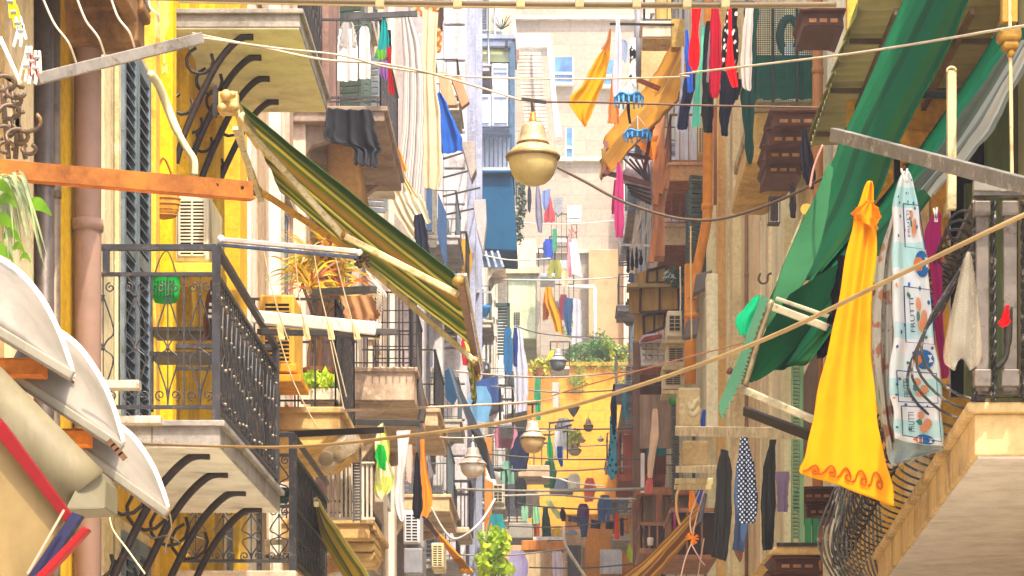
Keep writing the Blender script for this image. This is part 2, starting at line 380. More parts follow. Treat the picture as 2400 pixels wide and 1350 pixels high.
# --- end of the street: terraced castle wall
EW = T('castle_wall', 'pale stone wall closing the top of the street', 'wall', (0, 131, 8))
k = MB().box((-14, 131, 0), (14, 135, 48)); O('wall', k, m('a09282', 'block', 'a08d78'), EW)
k = MB().pb(1380, 585, 1600, 900, 130, 1.6); O('wall', k, m('b48e68', 'plaster', 'b3875c'), EW)
k = MB().pb(1462, 370, 1500, 900, 129.4, .6); O('pilaster', k, m('d3bfa4', 'plaster'), EW)
for v in (372, 588, 40): O('cornice', MB().box(P(1180, v-4, 130.7), P(1600, v+4, 130.7)+V((0, .4, 0))), m('d8cbb8', 'stone'), EW)
for u, v, w, h in ((1300, 134, 42, 58), (1404, 140, 42, 58), (1327, 300, 14, 70), (1330, 20, 0, 0)):
    if w:
        o = O('window', MB().pb(u-2, v+h, u+w+2, v+h+6, 130.6, .5).pb(u-3, v, u, v+h, 130.9, .2).pb(u+w, v, u+w+3, v+h, 130.9, .2), m('e8ecf2', 'paint' if 0 else 'plastic'), EW)
        O('pane', MB().pb(u, v, u+w, v+h, 130.95, .1), m('3f6fa8', 'glass'), o)
        O('sash', MB().pb(u, v+h*.6, u+w, v+h*.68, 130.85, .1), m('dfe6ee', 'plastic'), o)
OW = T('terrace_wall', 'ochre block retaining wall below the terrace garden', 'wall', (1.2, 112, 5))
O('wall', MB().box((-1.2, 112, 3), (4.5, 114, px(1900-858, 112))), m('dc9630', 'brick', '8a5510'), OW)
O('coping', MB().box((-1.3, 111.85, px(1900-858, 112)), (4.6, 114.1, px(1900-850, 112))), m('cf9440', 'stone'), OW)
O('buttress', MB().pp([(1485, 1130), (1505, 1130), (1505, 1400), (1430, 1400), (1430, 1235)], 110.9, .9), m('bfa98a', 'plaster'), OW)
g = MB().box((-8, 114.1, 12), (8, 130.9, px(1900-862, 112)))
struct('terrace_ground', g, m('6f6a40', 'stone'))
# planting on the terrace
def leafclump(mb, c, r, n, s, rg, sz=(1, 1, 1)):
    for _ in range(n):
        while True:
            q = V((rg.uniform(-1, 1), rg.uniform(-1, 1), rg.uniform(-1, 1)))
            if .25 < q.length < 1: break
        p = V(c) + V((q.x*r*sz[0], q.y*r*sz[1], q.z*r*sz[2])); a = V((rg.uniform(-1, 1), rg.uniform(-1, 1), rg.uniform(-1, 1))).normalized()
        b = a.cross(V((rg.uniform(-1, 1), rg.uniform(-1, 1), rg.uniform(-1, 1)))).normalized(); L = s*rg.uniform(.6, 1.3)
        mb.add([p-a*L*.5, p+b*L*.25, p+a*L*.5, p-b*L*.25], [(0, 1, 2, 3)])
for i, (u, v, r, lb, hx) in enumerate(((1385, 805, 1.0, 'rounded green bush on the terrace beside the white pipe', '4f7a3c'), (1425, 835, .7, 'low light green shrub in the middle of the terrace edge', '7f9a3c'),
                                  (1455, 842, .6, 'low yellow green shrub at the right end of the terrace', 'a3a83c'), (1355, 838, .7, 'dark green shrub at the left end of the terrace', '4d7a35'))):
    b = T('terrace_bush', lb, 'bush', P(u, 858, 116)); mb = MB(); rg = random.Random(i); c = P(u, v, 116)
    for j in range(9): leafclump(mb, c+V((rg.uniform(-.9, .9)*r, rg.uniform(-.5, .5), rg.uniform(-.7, .8)*r)), r*.5, 110, .2, rg)
    O('foliage', mb, m(hx, 'leaf'), b)
    k = MB(); base = P(u, 866, 116)
    for j in range(4): k.tube([base, c+V((rg.uniform(-.5, .5)*r, 0, rg.uniform(0, .6)*r))], [.05, .02], 5)
    O('stem', k, m('5a4a30', 'wood'), b)
mb = MB(); rg = random.Random(4)
for j in range(15): leafclump(mb, P(1340+j*10, 852+rg.uniform(-4, 10), 111.9), .28, 30, .14, rg)
for u, v in ((1362, 900), (1466, 905), (1352, 880)):
    for j in range(4): leafclump(mb, P(u+rg.uniform(-10, 10), v+rg.uniform(-12, 12), 111.8), .3, 35, .15, rg)
o = O('ground_cover', mb, m('8fa544', 'leaf')); o['kind'] = 'stuff'; o['label'] = 'trailing green weeds along the top of the ochre wall'
S('drain_pipe', 'white bent pipe against the peach wall above the terrace', 'pipe', MB().tube([P(1330, 672, 127), P(1392, 672, 127), P(1394, 680, 127), P(1394, 860, 127)], .09, 8), m('eceae6', 'plastic'), smooth=True)
# ------------------------------------------------------------------ left foreground and the yellow house
CREAM = m('d8c698', 'plaster', '9a7434')
# old stone balcony on the brown house
o = O('balcony', MB().box((-3.25, 12.2, 4.98), (-2.52, 16.0, 5.12)), m('b3a385', 'stone', '54402a'), HB, bev=.015)
O('bracket', MB().box((-3.2, 15.7, 4.72), (-2.56, 16.0, 4.98)).box((-3.2, 15.66, 4.9), (-2.52, 15.99, 4.975)), m('a2794a', 'stone', '3a2412'), o, bev=.02)
O('bracket', MB().box((-2.62, 12.4, 4.8), (-2.54, 15.6, 4.98)), m('8f6a42', 'stone', '3a2412'), o, bev=.02)
# vertical strips on the brown and yellow houses, seen from left to right
strip(HB, 13.1, 13.5, GZ, 4.9, .1, m('b99a62', 'plaster')); strip(HB, 13.9, 14.5, GZ, 4.9, .05, m('d8c196', 'plaster'))
strip(HB, 14.75, 15.15, GZ, 4.9, .06, m('a98a5c', 'plaster'))
def pipe(b, x, d, z0, z1, r, mat, name='drainpipe', coll=2.4):
    k = MB().tube([V((x, d, z0)), V((x, d, z1))], r, 12)
    z = z0+.4
    while z < z1-.2: k.tube([V((x, d, z)), V((x, d, z+.07))], r*1.16, 12); z += coll
    return O(name, k, mat, b, smooth=True)
pipe(HB, -2.94, 15.05, GZ, 4.9, .035, m('6a5a48', 'metal')); pipe(HB, -2.94, 14.75, GZ, 4.9, .055, m('574c44', 'metal'))
pipe(HA, -2.9, 15.9, GZ, 8.5, .085, m('967868', 'plastic'))
strip(HA, 16.25, 17.25, GZ, 7.0, .03, CREAM, 'surround'); strip(HA, 16.65, 16.9, GZ, 7, .07, CREAM, 'surround')
strip(HA, 18.62, 18.8, GZ, 7.4, .1, m('e0b040', 'plaster', '9a7010'), 'surround')
for d0, d1, pr in ((18.98, 19.14, .05), (19.3, 19.5, .12), (20.5, 20.9, .07), (21.6, 22.2, .13), (22.6, 22.9, .05)):
    strip(HA, d0, d1, GZ, 8.6, pr, m('e4b410', 'plaster', '946408'))
strip(HA, 23.2, 23.75, GZ, 9, .15, m('dcae2c', 'plaster', '9a7420'))
# louvred shutters of the balcony door
def louvre(b, x, d0, d1, z0, z1, mat, n, s=-1, dark=True):
    o = O('window', MB().box((x+.02, d0-.08, z0), (x+.05, d0, z1+.08)).box((x+.02, d1, z0), (x+.05, d1+.08, z1+.08)).box((x+.02, d0, z1), (x+.05, d1, z1+.08)), CREAM, b)
    O('pane', MB().box((x, d0, z0), (x+.012, d1, z1)), DARK, o)
    for a, c in ((d0, (d0+d1)/2-.01), ((d0+d1)/2+.01, d1)):
        k = MB(); q = .07
        k.box((x+.015, a, z0), (x+.075, a+q, z1)).box((x+.015, c-q, z0), (x+.075, c, z1))
        for zz in (z0, z1-.1, (z0+z1)/2-.05): k.box((x+.016, a+q, zz), (x+.072, c-q, zz+.1))
        for j in range(n):
            z = z0+.1+(z1-z0-.2)*j/n
            k.add([(x+.02, a+q, z+.05), (x+.02, c-q, z+.05), (x+.07, c-q, z), (x+.07, a+q, z), (x+.02, a+q, z+.06), (x+.02, c-q, z+.06), (x+.07, c-q, z+.01), (x+.07, a+q, z+.01)],
                  [(0, 1, 2, 3), (7, 6, 5, 4), (0, 4, 5, 1), (3, 2, 6, 7)])
        O('shutter', k, mat, o)
    return o
louvre(HA, -2.99, 17.35, 18.5, 2.46, 5.3, m('6f7d86', 'metal'), 34)
louvre(HA, -2.99, 17.35, 18.5, -1.0, 1.9, m('6f7d86', 'metal'), 34)
louvre(HA, -2.99, 22.95, 23.2, .5, 2.6, m('77828a', 'metal'), 22)
# wrought iron balcony, first floor
zs = 2.43; XO, D0, D1 = -2.09, 16.0, 19.5
o = O('balcony', MB().box((-3, D0, zs-.15), (XO, D1, zs)).box((-3, D0-.03, zs-.03), (XO+.03, D1+.03, zs+.008)), m('9a948c', 'stone', '6a6058'), HA, bev=.006)
O('soffit', MB().box((-2.99, D0+.01, zs-.162), (XO-.01, D1-.01, zs-.15)), m('f8f2e0', 'plastic'), o)
k = MB(); A, B_, Cc, Dd = V((-2.93, D0+.04, 0)), V((XO-.03, D0+.04, 0)), V((XO-.03, D1-.04, 0)), V((-2.93, D1-.04, 0))
zt = px(1900-577, D0); zm = px(1900-640, D0); zb = px(1900-952, D0)
for p, q in ((A, B_), (B_, Cc), (Cc, Dd)):
    rail(k, p, q, zt, .045, .035); rail(k, p, q, zm, .03, .022); rail(k, p, q, zb, .03, .022)
for p in (B_, Cc): k.box((p.x-.025, p.y-.025, zs), (p.x+.025, p.y+.025, zt))
for p in (A,): k.box((p.x+.1, p.y-.02, zm), (p.x+.14, p.y+.02, zt))
panel(k, A, B_, zb, zm, 4, .0055)
O('railing', k, IRON2, o)
k = MB(); panel(k, B_, Cc, zb, zm, 15, .0055); O('side_railing', k, IRON, o); k = MB(); rg = random.Random(14)
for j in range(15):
    for zz in (.1, .36, .62, .86): O('glint_bead', MB().ball(V((XO-.015, D0+.16+j*.228+rg.uniform(-.05, .05), lerp(zb, zm, zz)+rg.uniform(-.03, .03))), rg.uniform(.006, .012), 6), m('a0967f', 'metal'), o, smooth=True)  # added pale beads stand in for glints of light on the side ironwork
for x_ in (-2.52,): O('joint', MB().box((x_, D0-.004, zs-.15), (x_+.008, D0, zs-.03)), m('6a6258', 'plaster'), o)
S('beam_stub', 'upper white rust spotted beam stub left of the scroll railing', 'beam', MB().pb(226, 890, 326, 910, 15.7, .1), m('d8ccb8', 'metal', 'a8642c'), bev=.006)
S('beam_stub', 'lower white rust spotted beam stub on the slab edge', 'beam', MB().pb(272, 974, 376, 992, 15.8, .1), m('d8ccb8', 'metal', 'a8642c'), bev=.006)
# curved iron brackets under both balconies of the yellow house
def scrollbracket(par, d, z, w, dark):
    k = MB()
    def q(a, b): return V((-2.98+a*w, d, z-.16-b*w))
    k.tube(spline([q(.98, 0), q(.8, .03), q(.55, .3), q(.3, .78), q(.1, 1.25), q(0, 1.6)], 6), .028, 6)
    for c, r in (((.3, .3), .17), ((.08, .85), .13), ((.62, .02), .0)):
        if r: k.tube([q(c[0]+r*math.cos(t*.55+2.4), c[1]-r*math.sin(t*.55+2.4)+.0) for t in range(-1, 9)], .014, 5)
    return O('bracket', k, dark, par, smooth=True)
for d in (16.3, 17.2, 18.2, 19.2): scrollbracket(o, d, zs-.01, .8, m('2a1d1a', 'metal', '4a2c20'))
# balcony of the upper floor
z2 = 6.25
o2 = O('balcony', MB().box((-3, 20.0, z2-.13), (-1.99, 22.4, z2)).box((-3, 19.97, z2-.03), (-1.96, 22.43, z2+.01)), m('a39c92', 'stone', '7a7064'), HA, bev=.008)
O('soffit', MB().box((-2.99, 20.01, z2-.142), (-2.0, 22.39, z2-.13)), m('fff8c8', 'plastic'), o2)
k = MB(); panel(k, V((-2.03, 20.05, z2)), V((-2.03, 22.35, z2)), z2+.1, z2+.95, 10); rail(k, (-2.03, 20.05), (-2.03, 22.35), z2+1); rail(k, (-2.95, 20.05), (-2.03, 20.05), z2+1); O('railing', k, IRON, o2)
for d in (20.15, 20.7, 21.3, 22.0): scrollbracket(o2, d, z2, .62, m('2a2220', 'metal', '4a2c20'))
# air conditioners
def aircon(name, label, u0, v0, u1, v1, d, ln, body, grille_side='near', frac=(.12, .92), rows=16, slat=None, group=None):
    """box hung on a side wall; its near end covers the pixel rectangle at depth d and it runs ln metres back"""
    a = P(u0, v1, d); b = P(u1, v0, d); t = T(name, label, 'air conditioner', (a.x, d, a.z), group)
    O('casing', MB().box((a.x, d, a.z), (b.x, d+ln, b.z)), body, t, bev=.02)
    w, h = b.x-a.x, b.z-a.z; g0, g1 = a.z+h*(1-frac[1]), a.z+h*(1-frac[0]); x0, x1 = a.x+w*.14, b.x-w*.12
    r = O('grille', MB().box((x0, d-.008, g0), (x1, d-.002, g1)), m('2c2926', 'plastic'), t)
    k = MB()
    for j in range(rows+1): z = g0+(g1-g0)*j/rows; k.box((x0, d-.02, z-.006), (x1, d-.008, z+.006))
    for q in (0, .5, 1): x = x0+(x1-x0)*q; k.box((x-.007, d-.024, g0), (x+.007, d-.008, g1))
    O('louvre', k, slat or body, r)
    return t
aircon('air_conditioner', 'white air conditioner with dark grille behind the scroll balcony rail', 410, 452, 490, 612, 19.6, .8, m('d6cdb4', 'plastic'))
t = aircon('air_conditioner', 'yellowed air conditioner standing on the yellow shelf boards', 608, 690, 690, 862, 23.3, .8, m('dba840', 'plastic'), rows=14)
# yellow shelf boards
S('wooden_ledge', 'upper yellow board under the yellowed air conditioner', 'board', MB().pb(600, 852, 694, 871, 23.2, .7), m('eaa61e', 'wood'), bev=.01)
S('wooden_ledge', 'lower longer yellow board under the yellowed air conditioner', 'board', MB().pb(600, 877, 706, 895, 23.1, .75), m('e9a010', 'wood'), bev=.01)
S('wall_ledge', 'yellow painted ledge under the white air conditioner', 'shelf', MB().pb(368, 615, 512, 640, 19.4, .5), m('eec33a', 'wood'), bev=.01)
# basket, strainer, shelf, bag on the balcony
bk = T('wicker_basket', 'round orange wicker basket hanging on the yellow wall', 'basket', P(382, 512, 18.8))
c = P(384, 480, 18.9); k = MB().lathe(c, [(.005, -.11), (.07, -.1), (.11, -.05), (.12, .02), (.1, .12), (.06, .18)], 16, (1, .5)); O('body', k, m('c98a1c', 'wood'), bk, smooth=True)
k = MB()
for j in range(7): k.lathe(c+V((0, 0, -.09+j*.04)), [(.09+.03*math.sin(j*.5), 0), (.1+.03*math.sin(j*.5), .012), (.09+.03*math.sin(j*.5), .02)], 14, (1, .52))
O('weave', k, m('a86a10', 'wood'), bk)
k = MB().tube(spline([c+V((-.08, 0, .16)), c+V((0, -.02, .34)), c+V((.08, 0, .16))], 5), .01, 5); O('handle', k, m('a86a10', 'wood'), bk)
st = T('green_strainer', 'bright green plastic strainer hanging behind the scroll railing', 'strainer', P(388, 715, 16.6)); c = P(388, 682, 16.6)
k = MB().lathe(c, [(.02, -.085), (.07, -.075), (.09, -.03), (.095, .03), (.09, .08), (.1, .09)], 18, (1, .6)); O('bowl', k, m('16a63a', 'plastic'), st, smooth=True)
k = MB()
for i in range(7):
    for j in range(4): k.box(c+V((-.065+i*.02, -.064, -.05+j*.03)), c+V((-.055+i*.02, -.05, -.035+j*.03)))
O('slots', k, m('0a4a1a', 'plastic'), st)
k = MB().tube(spline([c+V((-.08, 0, .08)), c+V((-.03, 0, .22)), c+V((.02, 0, .25)), c+V((.08, 0, .08))], 5), .005, 5); O('handle', k, m('5a5a3a', 'metal'), st)
sh = T('iron_shelf_stand', 'dark two tier iron stand behind the scroll railing', 'stand', P(420, 970, 17))
k = MB().pb(350, 766, 515, 776, 17, .35).pb(350, 824, 515, 834, 17, .35); O('shelf', k, m('3c3226', 'metal'), sh)
k = MB()
for u in (356, 508): k.pb(u-3, 766, u+3, 965, 17.02, .02)
O('leg', k, m('3c3226', 'metal'), sh)
o, f = cloth('carrier_bag', 'dark brown carrier bag with white print at the balcony corner', 'bag', [(494, 655, 512, 655), (486, 690, 513, 690), (476, 750, 514, 752), (474, 795, 513, 798)], 16.12, m('5a3a26', 'cloth'), 1.5, .012, ret=True)
k = MB(); rg = random.Random(5)
for j in range(5):
    for i in range(3):
        if rg.random() < .75:
            a = f(.35+.2*i, .35+.075*j)+V((0, -.02, 0)); k.box(a, a+V((.025, .002, .02)))
a = f(.45, .2)+V((0, -.02, 0)); k.box(a, a+V((.012, .002, .05))); k.box(a+V((.03, 0, 0)), a+V((.042, .002, .05))); k.box(a, a+V((.042, .002, .012)))
O('print', k, m('e6dcc8', 'plastic'), o)
# racks and bars
def bar(label, name, cat, p, q, w, h, mat, **kw):
    return S(name, label, cat, MB().bar(P(*p), P(*q), w, h), mat, bev=.004, **kw)
t = T('drying_rack', 'blue grey painted channel arm fixed on the scroll balcony corner', 'drying rack', P(515, 565, 15.9))
O('arm', MB().bar(P(516, 574, 15.9), P(842, 604, 15.0), .05, .02), m('5d6f92', 'metal'), t, bev=.004); O('flange', MB().bar(P(520, 562, 15.92), P(838, 590, 15.02), .06, .028), m('d8d6d2', 'plastic'), t, bev=.004)
k = MB().ball(P(518, 560, 15.88), .025).ball(P(842, 592, 14.98), .02); O('end_cap', k, m('e3ddd0', 'metal'), t)
k = MB(); rg = random.Random(2)
for j in range(26): k.ball(P(846+rg.uniform(-14, 18), 607+rg.uniform(-14, 18), 15), rg.uniform(.006, .014), 6)
O('knot', k, m('4a3626', 'cloth'), t)
t = T('drying_rack', 'white square arm wound with cords below the orange leaved plant', 'drying rack', P(600, 745, 18.6))
O('arm', MB().bar(P(600, 744, 18.6), P(886, 772, 18.1), .095, .095), m('e9dfcc', 'plastic'), t, bev=.01)
O('cross_rail', MB().bar(P(606, 778, 18.5), P(888, 784, 18.1), .05, .04).bar(P(880, 778, 18.1), P(932, 778, 18.1), .04, .045), m('4a4440', 'metal'), t, bev=.004)
for u in (655, 715, 772, 832, 878):
    k = MB()
    for j in range(5): k.tube([P(u-6+j*2.5, 758, 18.15), P(u+j*3, 796, 18.1)], .005, 5)
    O('cord', k, m('d9c088', 'cloth'), t)
for pts in (((612, 560), (640, 690), (676, 800)), ((688, 560), (702, 700), (720, 790)), ((735, 590), (752, 690), (776, 785), (812, 930)), ((780, 580), (808, 690), (836, 790)), ((655, 795), (690, 900), (742, 1000)), ((774, 800), (790, 880), (806, 960))): O('line', MB().tube(spline([P(*q, 18.1) for q in pts], 4), .0045, 4), m('cdbb94', 'cloth'), t)
bar('dark flat arm sticking out above the square drying arm', 'drying_rack', 'drying rack', (738, 686, 23), (876, 678, 22.5), .08, .06, m('5a5a58', 'metal'))
t = T('rusty_beam', 'rusty orange flat beam crossing the left edge of the photo', 'beam', P(0, 395, 10))
k = MB().bar(P(-40, 392, 10), P(592, 446, 10.6), .012, .072); O('web', k, m('85501f', 'rust'), t)
k = MB().bar(P(-40, 414, 10.03), P(592, 467, 10.63), .06, .008); O('flange', k, m('a85c24', 'rust'), t)
k = MB()
for u, v in ((508, 434), (568, 440)): k.tube([P(u, v, 10.53), P(u, v, 10.51)], .008, 8)
O('bolt_hole', k, m('2a1608', 'rust'), t)
t = T('drying_rack', 'grey metal channel arm strung with lines above the pegs', 'drying rack', P(90, 185, 11))
O('arm', MB().bar(P(84, 186, 11), P(470, 90, 11.6), .05, .05), m('7d766c', 'metal'), t, bev=.004)
k = MB()
for (a, b, c, d_) in ((100, -5, 178, 145), (180, -5, 245, 128), (260, -5, 315, 110), (350, -5, 372, 50)): k.tube(spline([P(a, b, 11), P(lerp(a, c, .45)-8, lerp(b, d_, .4), 11), P(lerp(a, c, .75)+2, lerp(b, d_, .7), 11), P(c, d_, 11.1)], 5), .005, 5)
O('line', k, m('d8cdb8', 'cloth'), t)
# conduit down the yellow wall and net bag
k = MB().tube(spline([P(352, 172, 17.8), P(372, 200, 17.9), P(392, 250, 18), P(412, 300, 18), P(436, 345, 18), P(455, 375, 18), P(456, 410, 18)], 6), [.03]*20+[.025]*17, 8)
S('bent_conduit', 'cream bent conduit sagging across the yellow wall', 'conduit', k, m('e2d3a0', 'plastic'), smooth=True)
t = T('peg_bag', 'pale net peg bag hanging at the top beside the grey arm', 'bag', P(380, 10, 12)); f = surf(rows_px([(372, -10, 396, -10), (364, 40, 402, 45), (366, 90, 384, 92)], 12), 2, .01, 3); O('net', MB().grid(f, 10, 14), m('e6dcb4', 'film'), t, smooth=True)
k = MB().bar(P(384, 88, 12), P(386, 150, 12), .02, .01).pp([(380, 150), (391, 150), (393, 174), (386, 168), (379, 174)], 12, .01); O('tail', k, m('e8b75c', 'plastic'), t)
# pegs
def peg(label, u, v, d, hx, tilt=0, n=1):
    c = P(u, v, d); t = T('clothes_peg', label, 'clothes peg', c, 'clothes pegs on the line at top left'); L = .075
    for s in (-1, 1): O('jaw', MB().bar(c+V((s*.006, 0, .03)), c+V((s*.011+tilt*.03, 0, -.045)), .012, .009), m(hx, 'plastic'), t, bev=.002)
    O('spring', MB().tube([c+V((-.01, -.012, .005)), c+V((.01, -.012, .005))], .006, 6), m('8a8a88', 'metal'), t)
for i, (u, v, hx, w) in enumerate(((25, 10, 'f2e80c', 'yellow peg at the top left corner'), (33, 34, 'e8d80c', 'lower yellow peg near the corner'), (42, 60, 'f0ede4', 'white peg just under the yellow pegs'), (50, 78, 'dcd8cc', 'grey white peg under the first white one'),
                                   (68, 130, 'f0eee6', 'white peg left of the red one'), (76, 150, 'd8452a', 'red peg in the lower bunch'), (84, 165, 'f2efe8', 'white peg lowest in the bunch'), (88, 140, 'f0d8b8', 'cream peg right of the red one'), (62, 160, 'e8c8a0', 'tan peg at the foot of the bunch'))):
    peg(w, u, v, 8.5, hx, rd.uniform(-.6, .6))
# scrolled ironwork at the left edge
k = MB(); rg = random.Random(12)
for u, v, r in ((10, 195, 26), (38, 215, 22), (62, 285, 34), (22, 262, 24), (40, 320, 26), (8, 310, 22), (68, 350, 16), (30, 235, 20), (14, 345, 18)):
    k.tube([P(u+r*math.cos(a*.45+u), v+r*.7*math.sin(a*.45+u), 9.2+a*.006) for a in range(13)], .008, 6)
for u0, v0, u1, v1 in ((20, 180, 60, 372), (5, 200, 20, 372), (45, 240, 36, 372), (0, 170, 50, 205)): k.bar(P(u0, v0, 9.3), P(u1, v1, 9.3), .016, .016)
S('iron_scrollwork', 'dark curled iron scrollwork above the rusty beam end', 'ironwork', k, m('5a4632', 'metal', '8a6a40'), smooth=True)
S('white_cane', 'white slanted cane beside the curled ironwork', 'stick', MB().tube([P(0, 88, 9), P(48, 195, 9)], .008, 6), m('ece4d0', 'plastic'), smooth=True)
# trailing spider plant
def blade(k, p, q, sag, w, side=V((1, 0, 0))):
    pts = [p.lerp(q, i/7)+V((0, 0, sag*math.sin(math.pi*i/7))) for i in range(8)]
    vs = []
    for i, a in enumerate(pts): ww = w*(1-(i/7)**2*.9); vs += [a-side*ww, a+side*ww+V((0, -.003, 0))]
    k.add(vs, [(2*i, 2*i+1, 2*i+3, 2*i+2) for i in range(7)])
t = T('trailing_plant', 'striped spider plant and green leaves hanging below the rusty beam', 'plant', P(20, 420, 9.6)); rg = random.Random(8)
k = MB()
for i in range(26): a = P(-20+rg.uniform(0, 50), 420+rg.uniform(-10, 20), 9.6); b = P(rg.uniform(10, 112), rg.uniform(520, 690), 9.5+rg.uniform(-.2, .2)); blade(k, a, b, .1, .008)
O('striped_leaves', k, m('8f9a74', 'leaf'), t, smooth=True)
k = MB()
for u, v, s in ((95, 495, 1), (12, 530, 1), (30, 560, .8), (5, 600, 1), (20, 480, .8), (45, 590, .6), (8, 450, .9), (60, 612, .5)): blade(k, P(u-26*s, v-14*s, 9.45), P(u+26*s, v+10*s, 9.35), .02, .03*s, V((.3, 0, .9)))
O('broad_leaves', k, m('6a9a1c', 'leaf'), t, smooth=True)
# curved white canopies over the shop sign
def canopy(label, arc, low0, low1, d, band):
    t = T('curved_canopy', label, 'canopy', P(low0[0], low0[1], d), 'white curved canopies over the shop sign'); A_ = spline([P(a[0], a[1], d+.25) for a in arc], 6); n = len(A_)-1
    def f(s, q):
        i = min(int(s*n), n-1); a = A_[i].lerp(A_[i+1], s*n-i); b = P(lerp(low0[0], low1[0], s), lerp(low0[1], low1[1], s), d-.1)
        return a.lerp(b, q) + V((0, -.07*math.sin(math.pi*q), .02*math.sin(math.pi*q)))
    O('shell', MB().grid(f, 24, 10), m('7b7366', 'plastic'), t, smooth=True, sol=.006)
    O('rim', MB().tube(A_, .018, 8), m('c8c4ba', 'plastic'), t, smooth=True)
    O('rail', MB().bar(P(low0[0], low0[1]+band*.5, d-.1), P(low1[0], low1[1]+band*.4, d-.1), .03, px(band, d)), m('857e6c', 'plastic'), t, bev=.006)
    O('rail_lip', MB().bar(P(low0[0], low0[1]+band*.98, d-.09), P(low1[0], low1[1]+band*.85, d-.09), .06, .008), m('5a4a38', 'metal'), t)
canopy('upper of the three white curved canopies at the left edge', [(-20, 600), (40, 640), (95, 705), (135, 785), (158, 850), (166, 886)], (-20, 755), (170, 872), 8.6, 26)
canopy('middle white curved canopy between the other two', [(120, 770), (180, 815), (232, 890), (262, 960), (284, 1040)], (20, 865), (286, 1042), 8.9, 24)
canopy('lowest white curved canopy ending over the brackets', [(262, 990), (310, 1030), (352, 1092), (376, 1150), (388, 1192)], (190, 1048), (392, 1196), 9.2, 24)
for lb, a, b in (('rusty bracket under the upper curved canopy', (-10, 842, 98, 878), 8.7), ('rusty bracket under the middle curved canopy', (128, 1008, 206, 1042), 9.0)):
    S('rusty_bracket', lb, 'bracket', MB().pb(*a, b, .1).pb(a[0]+8, a[1]-4, a[2]-4, a[1], b+.01, .1), m('b0641c', 'rust'), bev=.006)
k = MB().pp([(430/3, 1068), (300, 1135), (292, 1142), (155, 1040)], 9.05, .02)
k = MB()
for j in range(4): k.bar(P(255+j*9, 1032+j*10, 8.75), P(266+j*9, 1046+j*10, 8.75), .012, .02)
S('bolt_strip', 'row of rusty bolts on the middle canopy rail', 'bolts', k, m('6a4a30', 'rust'))
# shop light box
t = T('shop_sign', 'beige light box shop sign with red and navy edging', 'shop sign', P(60, 1350, 8))
O('casing', MB().tube([P(-70, 880, 8.5), P(150, 1105, 8.55), P(196, 1150, 8.56)], .094, 28), m('756b50', 'plastic'), t, smooth=True); O('end_plate', MB().prism([P(150, 1196, 8.4), P(246, 1192, 8.5), P(248, 1128, 8.6), P(228, 1096, 8.6), P(190, 1120, 8.5)], (0, .25, 0)), m('655d46', 'plastic'), t, bev=.008)
O('edge_trim', MB().prism([P(-20, 960, 8.22), P(8, 990, 8.22), P(170, 1210, 8.3), P(152, 1222, 8.3), P(-20, 1005, 8.22)], (0, .06, 0)), m('78060c', 'plastic'), t)
O('panel', MB().prism([P(-30, 995, 8.26), P(152, 1216, 8.34), P(62, 1360, 8.3), P(-30, 1420, 8.2)], (0, .05, 0)), m('826c42', 'plastic'), t)
O('lower_trim', MB().prism([P(170, 1200, 8.3), P(192, 1208, 8.3), P(92, 1360, 8.25), P(58, 1360, 8.25)], (0, .05, 0)), m('120e34', 'plastic'), t)
O('seam', MB().bar(P(150, 1195, 8.24), P(64, 1345, 8.2), .008, .007), m('b89078', 'plastic'), t)
S('red_strut', 'bright red rail rising below the shop sign', 'rail', MB().prism([P(196, 1232, 8.1), P(208, 1240, 8.1), P(96, 1362, 8.1), P(70, 1362, 8.1)], (0, .06, 0)), m('8c0408', 'plastic'), bev=.004)
# cables round the brackets
for i, (lb, pts) in enumerate((('thin pale cable looping below the lowest canopy', [(256, 1175, 15), (262, 1235, 15), (300, 1290, 15), (340, 1345, 15)]), ('dark cable drooping from the lowest canopy tip', [(398, 1205, 15), (402, 1240, 15), (390, 1275, 15), (386, 1300, 15)]),
                               ('dark looped cable under the balcony slab', [(346, 1250, 15.5), (360, 1262, 15.5), (392, 1256, 15.5), (425, 1275, 15.5)]))):
    wire(lb, pts, .006, ('d8cca0', '6a5c48', '3a3430')[i], 'cable', 'cable')
# ------------------------------------------------------------------ striped awning and the left middle distance
GS = stripes('green_gold_stripe', [(0, '5a7a2a'), (.05, 'e6de94'), (.1, '5a7a2a'), (.19, 'd0c464'), (.25, '62822c'), (.34, 'c4b05c'), (.4, '456a20'), (.48, 'e2d888'), (.54, '5a7a2a'), (.62, 'b89a50'), (.7, '6f8a30'), (.78, 'd4c870'), (.84, '4a6a22'), (.92, '8a9038'), (.96, '345a1c'), (1, '2f4a18')], 0, 1.0, .15, .45, 0, True)
CRM = m('e3d2a0', 'metal', 'a88a48'); CRY = m('e5b548', 'metal', 'a87818')
aw = T('striped_awning', 'big green and gold striped awning seen from below', 'awning', (-2.33, 19, 5.25))
f = surf([(V((-2.33, 21.7, 5.25)), V((-2.33, 19, 5.25))), (V((-1.5, 21.7, 4.54)), V((-1.5, 19, 4.56))), (V((-.71, 21.7, 3.94)), V((-.71, 19, 3.94)))], 3, .012, 5)
O('canvas', MB().grid(f, 24, 20), GS, aw, smooth=True, sol=.006)
O('front_bar', MB().bar((-.7, 18.95, 3.93), (-.69, 23.0, 3.93), .05, .06), m('8a5a22', 'metal'), aw)
O('front_lip', MB().bar((-.66, 18.95, 3.97), (-.65, 23.1, 3.97), .02, .02), m('ead8ae', 'metal'), aw)
f = surf([(V((-.72, 21.7, 3.9)), V((-.72, 23.1, 3.9))), (V((-.72, 21.7, 3.72)), V((-.72, 23.1, 3.66)))], 5, .02, 3); O('valance', MB().grid(f, 20, 4), GS, aw, smooth=True)
